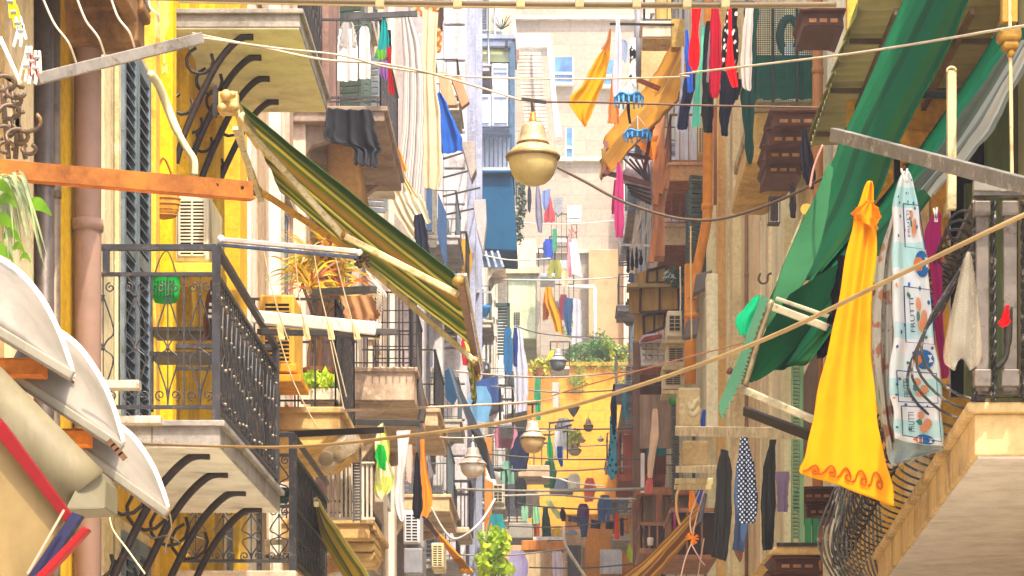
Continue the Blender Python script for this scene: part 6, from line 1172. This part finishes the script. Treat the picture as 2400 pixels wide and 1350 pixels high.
garment('purple_towel', 'deep magenta cloth right of the printed tablecloth', 'cloth', [(2192, 495, 2206, 500), (2166, 548, 2206, 545), (2182, 640, 2208, 640), (2192, 780, 2212, 780), (2204, 860, 2224, 860), (2208, 888, 2220, 886)], 13.4, '9c1f60', folds=1.5)
k = MB()
for j in range(10): k.tube([P(1950+j*3, 590+j*22, 14.5), P(1962-j*2, 640+j*24, 14.45)], .012, 5)
S('black_fringe', 'black frayed cloth hanging left of the golden towel', 'cloth', MB().grid(surf(rows_px([(1972, 598, 1980, 598), (1946, 690, 1972, 690), (1942, 760, 1966, 760), (1910, 840, 1934, 840)], 14.2), 4, .03, 8), 14, 18), m('1c1620', 'cloth'), smooth=True)
t = T('clothes_clip', 'pair of white prongs gripping the printed tablecloth', 'peg', P(2120, 398, 13)); O('jaw', MB().bar(P(2112, 395, 13.1), P(2122, 425, 13.1), .01, .01), m('e8e4da', 'plastic'), t); O('jaw', MB().bar(P(2126, 395, 13.1), P(2124, 425, 13.1), .01, .01), m('e8e4da', 'plastic'), t)
S('white_peg', 'white peg pair on the deep magenta cloth', 'peg', MB().bar(P(2188, 488, 13.3), P(2196, 520, 13.3), .012, .01).bar(P(2196, 486, 13.3), P(2192, 520, 13.3), .012, .01), m('ece6dc', 'plastic'))
t = T('pulley', 'yellow pulley wheel with rods beside the light green flap', 'pulley', P(1888, 492, 16)); O('wheel', MB().tube([P(1889, 490, 15.9), P(1891, 490, 16.0)], .034, 14), m('e3bc54', 'plastic'), t); O('rod', MB().tube([P(1884, 500, 16), P(1822, 660, 16)], .008, 5).tube([P(1890, 505, 16), P(1834, 655, 16)], .006, 5), m('e0cfa0', 'metal'), t)
# laundry at the lower right
CK = speckle('navy_check', 'c6cede', '1f2438', 12, .5, 'check')
garment('charcoal_trousers', 'charcoal trousers hanging full length at the lower right', 'trousers', [(1690, 1052, 1706, 1056), (1682, 1085, 1714, 1088), (1678, 1160, 1714, 1160), (1672, 1240, 1714, 1240), (1666, 1304, 1702, 1316)], 20, '2a2826', folds=2.2)
garment('blue_jeans', 'slate blue jeans beside the charcoal trousers', 'jeans', [(1730, 1060, 1746, 1058), (1722, 1130, 1760, 1130), (1722, 1220, 1756, 1220), (1716, 1288, 1744, 1294)], 20.2, '52688e', folds=2)
garment('jeans_cuff', 'brown lining flap under the slate blue jeans', 'cloth', [(1718, 1288, 1742, 1292), (1726, 1304, 1740, 1306), (1732, 1318, 1738, 1316)], 20.25, '9a6a5a', folds=1)
garment('checked_shirt', 'navy and white lattice shirt over the slate blue jeans', 'shirt', [(1738, 1024, 1748, 1024), (1730, 1070, 1762, 1070), (1726, 1130, 1774, 1130), (1730, 1190, 1774, 1200), (1736, 1226, 1764, 1228)], 20, CK, folds=2)
garment('black_garment', 'tall black garment right of the lattice shirt', 'garment', [(1806, 1030, 1818, 1030), (1788, 1100, 1818, 1100), (1784, 1200, 1816, 1200), (1786, 1290, 1812, 1288)], 20.3, '26241f', folds=2)
garment('violet_cloth', 'greyed violet cloth behind the black garment', 'cloth', [(1818, 1105, 1850, 1105), (1820, 1160, 1848, 1160), (1822, 1200, 1846, 1200)], 24, '8f7c98', folds=2)
bar('long pale beam above the lattice shirt', 'drying_beam', 'drying rack', (1588, 1010, 24), (1876, 1016, 20), .05, .09, m('d9ceac', 'metal', '9a8c6a'))
bar('short cream beam left of the charcoal trousers', 'drying_beam', 'drying rack', (1590, 1100, 27), (1690, 1100, 24), .06, .07, m('e3d8b0', 'metal', '9a8c6a'))
bar('lower cream beam end with cords', 'drying_beam', 'drying rack', (1588, 1128, 27), (1664, 1128, 25), .06, .06, m('dccf9c', 'metal', '9a8c6a'))
bar('lowest cream beam end beside the blue cloth', 'drying_beam', 'drying rack', (1586, 1142, 27), (1660, 1142, 25), .06, .05, m('d4c48c', 'metal', '9a8c6a'))
bar('black slotted rail slanting right of the toothed valance', 'clothes_airer', 'drying rack', (1748, 964, 17), (1900, 1022, 15.5), .04, .06, m('1f1b18', 'metal'))
S('cream_column', 'cream upright post beside the long pale beam', 'post', MB().pb(1656, 640, 1684, 1010, 34, .3), m('eadcb4', 'plaster', 'b09a6a'), bev=.02)
S('hook_iron', 'curled dark iron hook on the tan wall', 'hook', MB().tube(spline([P(1782, 640, 24), P(1778, 655, 24), P(1786, 664, 24), P(1798, 660, 24), P(1800, 645, 24), P(1808, 640, 24)], 5), .012, 6), m('4a3020', 'metal'), smooth=True)
S('hook_iron', 'rusty double hook stub near the toothed valance', 'hook', MB().tube(spline([P(1706, 876, 26), P(1712, 866, 26), P(1720, 876, 26), P(1728, 868, 26)], 5), .025, 6), m('6a3a20', 'metal'), smooth=True)
for i, (pts, lb) in enumerate(((((1632, 642), (1670, 632), (1660, 672), (1624, 690)), 'upper grey meter box jutting from the ochre wall'), (((1608, 752), (1640, 744), (1634, 785), (1604, 792)), 'lower grey meter box by the orange drainpipe'))):
    S('meter_box', lb, 'meter box', MB().pp(pts, 42, .3), m('6f655e', 'plastic'), bev=.02)
S('wall_tray', 'thin green edged tray under the upper meter box', 'tray', MB().pp([(1666, 690), (1672, 668), (1674, 700), (1660, 730)], 41.5, .2), m('7f8a64', 'metal'))
# light green louvred shutter
k = MB()
for j in range(46): k.pb(1858, 850+j*9, 1874, 855+j*9, 23.5, .06)
S('green_louvre', 'pale green louvred shutter standing left of the golden towel', 'shutter', k.pb(1874, 828, 1884, 1275, 23.45, .1).pb(1856, 828, 1859, 1275, 23.45, .1), m('86b07c', 'wood'))
S('corrugated_screen', 'brown corrugated panel beside the pale green louvre', 'panel', MB().pp([(1884, 880), (1920, 800), (1916, 1000), (1884, 1100)], 23.4, .08), m('6a5640', 'wood'))
# brown balcony slab with moulding bottom right
oq = O('balcony', MB().prism([P(1818, 1278, 22), P(1925, 1278, 22), P(1925, 1300, 22), P(1800, 1300, 22)], (0, 2.5, 0)), m('d3b070', 'stone', '7a5a2c'), RB, bev=.02); O('rail', MB().bar(P(1820, 1276, 22), P(1925, 1276, 22), .03, .03), IRON, oq)
for a in ((1812, 1302, 1925, 1342, 22.1), (1800, 1338, 1925, 1380, 22.3)): corbel('', *a, RB)
for u_, lb in ((1888, 'left bright green plank behind the brown corbels'), (1906, 'right bright green plank behind the brown corbels')): S('green_plank', lb, 'plank', MB().pb(u_, 1215, u_+14, 1275, 22.6, .1), m('2a8a50', 'wood'), 'green planks')
# timber balconies low in the middle right
WB = m('a87450', 'wood'); WL = m('a88a60', 'wood')
def timber(b, u0, v0, u1, v1, d, dep, rh, mat=WB, panel_=None):
    a, c = P(u0, v1, d), P(u1, v0, d); o = O('balcony', MB().box((a.x, d, a.z), (c.x, d+dep, c.z)), mat, b, bev=.015); k = MB()
    for p, q in (((a.x+.04, d+.04), (c.x, d+.04)), ((a.x+.04, d+.04), (a.x+.04, d+dep-.04))):
        rail(k, p, q, c.z+rh, .07, .06); L = (V(p)-V(q)).length; bars(k, (*p, 0), (*q, 0), c.z, c.z+rh, max(3, int(L*5)), .03)
    O('railing', k, mat, o)
    if panel_: O('panel', MB().box((a.x+.1, d+.1, c.z), (c.x, d+.16, c.z+rh*.95)), panel_, o)
    return o
timber(RC, 1490, 1148, 1622, 1160, 48, 3, .02, m('a8683c', 'wood')); timber(RC, 1500, 1228, 1620, 1240, 48.2, 3, .62, WB, m('8a7048', 'wood')); timber(RC, 1498, 1285, 1560, 1298, 47, 2.5, .45, WB, m('4a2a1e', 'wood'))
timber(RD, 1450, 1112, 1560, 1128, 60, 3, 1.0, m('a8502c', 'wood'), m('984420', 'wood')); timber(RD, 1494, 858, 1572, 880, 56, 3, .6, m('8a4a2c', 'wood')); timber(RD, 1490, 905, 1580, 925, 57, 3, .5, m('7a4024', 'wood'), m('a86a3a', 'wood')); timber(RC, 1570, 1300, 1680, 1312, 40, 2.5, .7, WB, m('3a2018', 'wood'))
O('post', MB().pb(1484, 800, 1500, 1350, 55.5, .3), m('7a5840', 'wood'), RD); O('post', MB().pb(1538, 1160, 1552, 1290, 47.8, .15), m('a0623c', 'wood'), RC)
S('planked_shutter', 'planked brown shutter behind the beige long cloth', 'shutter', MB().pb(1500, 925, 1590, 1050, 54, .1), m('a88a70', 'wood'))
S('louvre_edge', 'dark grey louvred edge left of the cream box', 'shutter', (lambda k: ([k.pb(1574, 940+j*7, 1592, 944+j*7, 40, .1) for j in range(34)], k.pb(1578, 938, 1590, 1180, 40.05, .1), k)[-1])(MB()), m('57564c', 'wood'))
S('breeze_block', 'white pierced breeze block parapet in the right middle', 'parapet', (lambda k: ([k.pb(1506+i*14, 806+j*14, 1513+i*14, 814+j*14, 51, .15) for i in range(4) for j in range(3)], k.pb(1502, 796, 1560, 804, 51, .2), k.pb(1502, 846, 1560, 856, 51, .2), [k.pb(1502+i*14, 804, 1506+i*14, 848, 51, .15) for i in range(5)], [k.pb(1502, 814+j*14, 1560, 818+j*14, 51.02, .15) for j in range(3)], k)[-1])(MB()), m('d3cdc6', 'plaster'))
S('round_awning', 'small mauve dome hood above the breeze block parapet', 'canopy', MB().lathe(P(1532, 806, 51), [(.28, -.02), (.3, .06), (.22, .16), (.05, .2)], 16), m('b0a4ac', 'plastic'), smooth=True)
S('red_trim', 'dark red roof edge above the mauve dome hood', 'roof edge', MB().pp([(1502, 800), (1510, 790), (1550, 782), (1552, 790), (1512, 800)], 50.5, .1), m('9a3a24', 'wood'))
# bamboo screens
BMB = m('b89040', 'wood')
def screen(label, pts, d):
    t = T('bamboo_screen', label, 'screen', P(*pts[3][:2], d)); O('mat', MB().pp(pts, d, .05), BMB, t); k = MB(); q = [P(*p[:2], d-.03) for p in pts]
    for i in range(4): k.bar(q[i], q[(i+1) % 4], .05, .05)
    k.bar(q[0].lerp(q[1], .5), q[3].lerp(q[2], .5), .04, .04); O('frame', k, m('4a2418', 'wood'), t)
screen('top small bamboo screen under the orange balconies', [(1518, 634), (1562, 624), (1564, 662), (1516, 664)], 52); screen('middle wide bamboo screen with dark frame', [(1502, 672), (1590, 672), (1592, 728), (1500, 732)], 51.6); screen('lower bamboo screen beside the white cabinet', [(1508, 740), (1560, 732), (1556, 768), (1510, 786)], 51.8)
S('bamboo_mat', 'plain bamboo panel left of the middle screen', 'panel', MB().pb(1474, 668, 1500, 733, 51.8, .1), m('b8903c', 'wood')); S('bamboo_mat', 'plain bamboo panel left of the lower screen', 'panel', MB().pb(1486, 733, 1508, 800, 52, .1), m('c49a3c', 'wood')); S('bamboo_mat', 'tapered bamboo panel left of the top screen', 'panel', MB().pp([(1494, 640), (1516, 634), (1516, 664), (1486, 664)], 52.2, .1), m('b48c3c', 'wood'))
S('screen_ledge', 'greyish board lying over the middle bamboo screen', 'board', MB().pb(1470, 664, 1604, 672, 51.4, .6), m('a88c58', 'wood'))
t = T('potted_fern', 'dark fern with white leaves above the bamboo shelf', 'plant', P(1582, 664, 51)); k = MB(); rg = random.Random(71)
for j in range(9): leafclump(k, P(1584+rg.uniform(-14, 16), 648+rg.uniform(-12, 12), 51), .14, 24, .13, rg)
O('foliage', k, m('3f6a48', 'leaf'), t); k = MB(); leafclump(k, P(1568, 648, 50.9), .14, 40, .1, rg); O('pale_leaves', k, m('c8d0cc', 'leaf'), t)
for lb, a, d, rows in (('white upright cabinet air unit beside the lower bamboo screen', (1564, 728, 1598, 788), 48, 4), ('upper cream boxed air unit under the cabinet', (1562, 806, 1606, 858), 46, 6), ('lower cream boxed air unit above the green leaf', (1554, 862, 1600, 912), 46, 6)):
    aircon('air_conditioner', lb, *a, d, .7, m('dccfae', 'plastic'), rows=rows, frac=(.2, .8), slat=m('b8a884', 'plastic'))
for i, v in enumerate((796, 858, 914)): S('unit_ledge', ('ledge under the white cabinet air unit', 'ledge between the two cream air units', 'ledge under the lowest cream air unit')[i], 'ledge', MB().pb(1552, v, 1606, v+8, 45.8, .8), m('cfbc8a', 'wood'))
S('cream_locker', 'large cream locker box under the orange drainpipe', 'box', MB().pb(1590, 908, 1642, 1000, 38, .8), m('dcc590', 'plaster', 'a88a50'), bev=.03)
S('cream_locker', 'second cream box hanging below the pale beam', 'box', MB().pb(1600, 1032, 1660, 1092, 38, .8), m('d3b67c', 'plaster', 'a88a50'), bev=.03)
S('white_chair', 'cream curved chair back before the large locker', 'chair', MB().tube(spline([P(1612, 945, 37.5), P(1622, 962, 37.5), P(1630, 945, 37.5), P(1640, 938, 37.5)], 5), .05, 6).tube(spline([P(1614, 965, 37.5), P(1626, 972, 37.5), P(1640, 958, 37.5)], 5), .05, 6), m('e6d6a8', 'plastic'), smooth=True)
S('green_leaf', 'bright green rounded leaf by the dark louvred edge', 'leaf', MB().ball(P(1577, 940, 39.5), .075), m('3c9a34', 'leaf'), smooth=True)
garment('beige_scarf', 'long beige cloth hanging before the brown shutter', 'cloth', [(1530, 958, 1540, 958), (1524, 1020, 1544, 1020), (1518, 1080, 1534, 1080), (1518, 1120, 1528, 1120)], 36, 'd8b898', folds=1.5)
garment('pink_cloth', 'coral pink cloth tip below the beige cloth', 'cloth', [(1518, 1118, 1528, 1118), (1512, 1140, 1530, 1142), (1514, 1158, 1528, 1156)], 36.1, 'd86a6a', folds=1)
garment('blue_cloth', 'royal blue cloth beside the cream upright post', 'cloth', [(1648, 960, 1654, 960), (1642, 985, 1654, 985), (1644, 1004, 1652, 1004)], 30, '2050b0', folds=1)
garment('blue_cloth', 'cobalt cloth above the orange mop', 'cloth', [(1640, 1142, 1650, 1142), (1630, 1160, 1648, 1160), (1634, 1180, 1644, 1182)], 30, '1f4aa4', folds=1)
garment('orange_cloth', 'orange cloth left of the cobalt one', 'cloth', [(1616, 1150, 1628, 1150), (1614, 1180, 1632, 1182), (1616, 1208, 1628, 1206)], 30.2, 'f08c18', folds=1)
for j, u in enumerate((1484, 1494, 1502, 1510)): S('dark_sock', 'dark sock hanging in the row above the bamboo panels', 'sock', MB().grid(surf(rows_px([(1472+j*10-1, 578, 1472+j*10+1, 578), (1468+j*10, 605, 1476+j*10, 605), (1468+j*10+1, 640-j*6, 1475+j*10, 640-j*6)], 62), 1, .03, j), 5, 8), m('242a3a', 'cloth'), 'row of dark socks', smooth=True)
garment('denim_cloth', 'small denim cloth under the dark sock row', 'cloth', [(1474, 640, 1484, 640), (1472, 662, 1486, 662)], 62.3, '4a6490', folds=1)
S('sock_hanger', 'thin pale rail over the dark sock row', 'rail', MB().bar(P(1460, 574, 62), P(1530, 576, 61), .05, .05), m('d8ccc0', 'metal'))
bar('white upright board beside the coral cloth', 'white_plank', 'board', (1506, 1062, 46), (1506, 1155, 46), .07, .03, m('e3e0dc', 'plastic'))
S('water_pipe', 'grey horizontal pipe ending at the timber roof', 'pipe', MB().tube([P(1290, 1150, 44), P(1510, 1146, 44)], .03, 8), m('8f8878', 'metal'), smooth=True)
S('small_chimney_pot', 'white jar on the lower timber balcony', 'jar', MB().lathe(P(1524, 1278, 46.8), [(.05, 0), (.06, .1), (.05, .14), (.001, .14)], 12), m('e3ddcc', 'plastic'), smooth=True)
# gold awning bottom right
t = T('bronze_awning', 'long bronze striped awning rolled low across the bottom right', 'awning', P(1640, 1205, 30)); BS = stripes('bronze_stripe', [(0, '7a4c14'), (.15, 'a8742a'), (.22, '6a4010'), (.4, 'b8862e'), (.5, '8a5a1c'), (.66, 'c0923c'), (.75, '74480f')], 0, 1.6)
f = surf([(P(1650, 1168, 29), P(1638, 1225, 28)), (P(1590, 1236, 29), P(1580, 1300, 28)), (P(1520, 1298, 29), P(1520, 1372, 28)), (P(1430, 1358, 29), P(1440, 1440, 28))], 2, .03, 6, bulge=.04); O('canvas', MB().grid(f, 14, 22), BS, t, smooth=True, sol=.008); O('bar', MB().tube([P(1652, 1160, 29), P(1640, 1228, 28)], .025, 6), IRON2, t)
t = T('string_mop', 'orange tied cords dangling beside the bronze awning', 'cord', P(1622, 1262, 26)); k = MB(); rg = random.Random(5)
for j in range(24): a = rg.uniform(0, 6.28); k.tube([P(1622, 1262, 26), P(1622+16*math.cos(a), 1262+15*math.sin(a), 26)], .007, 4)
O('tassel', k, m('f08a1c', 'cloth'), t); k = MB()
for p in (((1650, 1150), (1632, 1215), (1624, 1250)), ((1640, 1150), (1618, 1210), (1620, 1250)), ((1620, 1275), (1606, 1310), (1594, 1360)), ((1620, 1275), (1640, 1310), (1652, 1325)), ((1650, 1262), (1642, 1310), (1634, 1360))): k.tube(spline([P(*q, 26) for q in p], 5), .007, 4)
O('cords', k, m('d8b4a0', 'cloth'), t)
wire('tan loop of hose left of the cobalt cloth', [(1596, 1140, 28), (1586, 1160, 28), (1586, 1200, 28), (1594, 1232, 28)], .016, 'c89a5a', 'hose', 'hose')
wire('white thin cord hanging from the small orange balcony', [(1619, 530, 40), (1619, 620, 40), (1621, 800, 40)], .012, 'e6c890', 'cord', 'thin_string'); wire('pale thin cord in front of the bamboo screen', [(1594, 625, 40), (1595, 700, 40), (1594, 730, 40)], .01, 'd8c8b4', 'cord', 'thin_string')
wire('thin orange cord up the left of the emerald awning', [(1928, 340, 16), (1908, 390, 16), (1898, 440, 16)], .008, 'c88a7a', 'cord', 'thin_string')
garment('dark_coat', 'black coat folded behind the corrugated roof corner', 'coat', [(1880, 300, 1890, 300), (1876, 340, 1900, 345), (1880, 400, 1912, 410), (1890, 440, 1908, 445)], 22, '25222c', folds=2)
garment('black_sock', 'short black cloth between wall and lantern', 'cloth', [(1852, 430, 1860, 430), (1850, 470, 1866, 470), (1852, 510, 1864, 512)], 24, '2a2426', folds=1)
k = MB().pb(1802, 460, 1830, 464, 25, .12).pb(1800, 520, 1828, 524, 25, .12)
for u in (1802, 1811, 1820, 1828): k.pb(u-1, 462, u+1, 522, 25, .02)
S('wall_lantern', 'dark caged lantern on the tan wall right of the pilaster', 'lantern', k.pb(1806, 470, 1824, 515, 25.03, .06), m('3a2a1e', 'metal'))
pipe(RB, 3.0, 29.2, GZ, 15, .06, m('a8703c', 'plastic')); pipe(RB, 3.02, 40.3, GZ, 15, .03, m('8a6a44', 'plastic')); pipe(RB, 2.98, 23.6, GZ, 15, .09, m('d8842c', 'plastic'))
louvre(RB, 3.09, 27, 28.2, 2.2, 4.6, m('8a6a3c', 'wood'), 24) if False else win(RB, 26.6, 2.1, 1.0, 2.3, m('6a7a5c', 'wood'))
# ------------------------------------------------------------------ more balconies, washing and lines up the street
rg = random.Random(77)
SL = [m('c9bda8', 'stone'), m('b8b0ac', 'stone'), m('d3c2a4', 'stone'), m('a9a8b4', 'stone')]; IR = [IRON, IRON2, m('5a6a70', 'metal'), m('c9ccd2', 'metal')]
for b, pts in ((HE, ((51, 5.0), (56.5, 5.2), (57, 8.7), (61, 4.4), (53, 11.9), (60.6, 12.2), (56, 15.5))), (HF, ((67.4, 6.0), (75, 6.3), (80, 9.6), (84, 6.8), (69, 13.2), (83, 13.4), (70, 20.4), (80, 24.2))),
               (HG, ((89, 9), (94, 12.6), (100, 9.2), (101, 16.4), (92, 19.8), (100, 23.6), (94, 27))), (HH, ((109, 12.5), (114, 16.6), (119, 12.8), (111, 20.6), (117, 24.6), (112, 28.8), (121, 20.8))),
               (RC, ((54, 4.2), (60, 7.4), (63, 11.4), (56, 14.6))), (RD, ((70, 4.6), (76, 8.2), (83, 5), (72, 12), (85, 11.6), (78, 15.4))), (RE, ((94, 7.6), (103, 11.4), (112, 8), (100, 5)))):
    x = b['_x']; s = b['_s']
    for d, z in pts:
        balc(b, x, x-s*rg.uniform(.7, 1.0), d, d+rg.uniform(1.8, 2.8), z, .18, .95, rg.choice(SL), rg.choice(IR), 5)
cols = [('mustard', 'd8a020'), ('cherry red', 'c41c2c'), ('sky blue', '7ab4e0'), ('snow white', 'f0f0f0'), ('navy', '1f2a50'), ('rose pink', 'd88aa0'), ('mint green', '8ac8a8'), ('charcoal', '2c2c32'), ('cream', 'e8dcc0'), ('turquoise', '2aa0a8'),
        ('lavender', 'b0a4d0'), ('rust orange', 'c8642a'), ('olive', '8a8a3a'), ('royal blue', '2448b0'), ('peach', 'eab08a'), ('wine red', '7a1c34'), ('lemon yellow', 'ecd83a'), ('dove grey', 'a4a4a8'), ('bottle green', '1c5a3c'), ('ivory', 'efe6d0'),
        ('coral', 'e8705a'), ('denim blue', '4a6a9a'), ('plum', '6a3a6a'), ('sand beige', 'd0b890'), ('brick red', 'a84430'), ('ice blue', 'c4dcec'), ('black', '1c1c20'), ('apricot', 'f0b060'), ('teal', '187a80'), ('fuchsia', 'c83a8a')]
spots = [(1066, 560, 58), (1082, 760, 60), (1098, 905, 60), (1180, 905, 70), (1196, 1010, 66), (1158, 985, 64), (1176, 1080, 66), (1206, 1120, 70), (1226, 1150, 78), (1142, 1205, 60), (1188, 1290, 64), (1228, 640, 96), (1284, 610, 104), (1272, 560, 104), (1316, 612, 108),
         (1310, 690, 108), (1284, 820, 98), (1300, 980, 84), (1272, 1080, 80), (1330, 1110, 84), (1368, 1120, 86), (1400, 1160, 84), (1352, 1180, 78), (1466, 1060, 66), (1480, 980, 60), (1478, 760, 70), (1464, 700, 88), (1476, 1200, 62), (1512, 990, 54), (1560, 1190, 47)]
where = ['left row' if u < 1290 else 'middle of the street' if u < 1440 else 'right row' for u, v, d in spots]
for (cn, hx), (u, v, d), wh in zip(cols, spots, where):
    h = rg.uniform(.55, 1.1)*6000/d; w_ = rg.uniform(.3, .6)*6000/d
    garment('small_cloth', 'small %s cloth hung far off in the %s' % (cn, wh), 'cloth', [(u+w_*.2, v, u+w_*.8, v), (u, v+h*.45, u+w_, v+h*.42), (u+w_*.05, v+h, u+w_*rg.uniform(.75, 1), v+h*rg.uniform(.9, 1.05))], d, hx, folds=1.3, nu=8, nv=10)
far = [((1100, 590), (1290, 606), 70, 'line crossing just under the teal awning'), ((1180, 655), (1480, 648), 88, 'line crossing over the sage bay foot'), ((1150, 905), (1480, 912), 60, 'line crossing at the foot of the blue trousers'), ((1130, 1000), (1500, 1004), 56, 'line crossing level with the round frosted lamp'),
       ((1100, 1060), (1500, 1076), 50, 'line crossing at the foot of the white wide lamp'), ((1180, 1100), (1490, 1092), 58, 'line touching the top of the cream stone slab'), ((1170, 1232), (1470, 1216), 64, 'line carrying the low dark row of clothes'), ((1060, 1300), (1330, 1286), 48, 'line running behind the leafy lime plant'),
       ((1190, 520), (1480, 512), 96, 'line crossing the stone wall at the red shirt hem'), ((1200, 1042), (1480, 1040), 76, 'line crossing the ochre wall behind the tiny lamps'), ((1240, 1330), (1500, 1320), 60, 'lowest line at the bottom of the ochre house')]
for (a, b, d, lb) in far: wire('thin far '+lb, [(*a, d), ((a[0]+b[0])/2, (a[1]+b[1])/2+rg.uniform(4, 12), d), (*b, d)], .011+.00012*d, rg.choice(['8a847c', 'c8c2b8', '5c5650', 'd8d2c4']), 'clothes line', 'clothes_line', n=6)
HAZE = 0.0012; EXPO = 1.9
# ------------------------------------------------------------------ light and camera
sc = bpy.context.scene
w = bpy.data.worlds.new('World'); sc.world = w; w.use_nodes = True
nt = w.node_tree; bg = nt.nodes['Background']; sk = nt.nodes.new('ShaderNodeTexSky'); sk.sky_type = 'NISHITA'; sk.sun_disc = False
EL, AZ = R(61), R(155)          # azimuth clockwise from +Y, behind the lens and to the right
sk.sun_elevation = EL; sk.sun_rotation = AZ; sk.air_density = .8; sk.dust_density = 4.5
nt.links.new(sk.outputs[0], bg.inputs[0]); bg.inputs[1].default_value = .15
L = bpy.data.lights.new('sun', 'SUN'); L.energy = 2.0; L.angle = R(.5); L.color = (1, .9, .74)
lo = bpy.data.objects.new('sun', L); C.objects.link(lo)
sd = V((math.sin(AZ)*math.cos(EL), math.cos(AZ)*math.cos(EL), math.sin(EL))); lo.location = sd*60; lo.rotation_euler = sd.to_track_quat('Z', 'Y').to_euler()
if HAZE:
    hz = MB().box((-30, -3, GZ-1), (30, 137, 50)); hm = bpy.data.materials.new('haze'); hm.use_nodes = True; n_ = hm.node_tree; n_.nodes.clear()
    oo = n_.nodes.new('ShaderNodeOutputMaterial'); pv = n_.nodes.new('ShaderNodeVolumePrincipled'); pv.inputs['Density'].default_value = HAZE
    pv.inputs['Color'].default_value = (.9, .92, .95, 1); n_.links.new(pv.outputs[0], oo.inputs['Volume'])
    h = O('haze', hz, hm); h['kind'] = 'stuff'
cd = bpy.data.cameras.new('camera'); cam = bpy.data.objects.new('camera', cd); C.objects.link(cam); sc.camera = cam
cam.rotation_euler = (R(90), 0, 0); cd.sensor_width = 36; cd.sensor_fit = 'HORIZONTAL'; cd.lens = 36*FPX/2400
cd.shift_x = (1200-U0)/2400; cd.shift_y = (V0-675)/2400; cd.clip_start = .05; cd.clip_end = 1000
vs = sc.view_settings; vs.view_transform = 'Standard'; vs.look = 'None'; vs.exposure = EXPO; vs.gamma = 1; vs.use_curve_mapping = False
sc.render.engine = 'CYCLES'; cy = sc.cycles; cy.use_denoising = True; cy.max_bounces = 8; cy.transparent_max_bounces = 12; cy.volume_bounces = 0
try: cy.denoiser = 'OPENIMAGEDENOISE'
except Exception: pass
for o in bpy.data.objects:
    for kx in ('_s', '_x'):
        if kx in o: del o[kx]
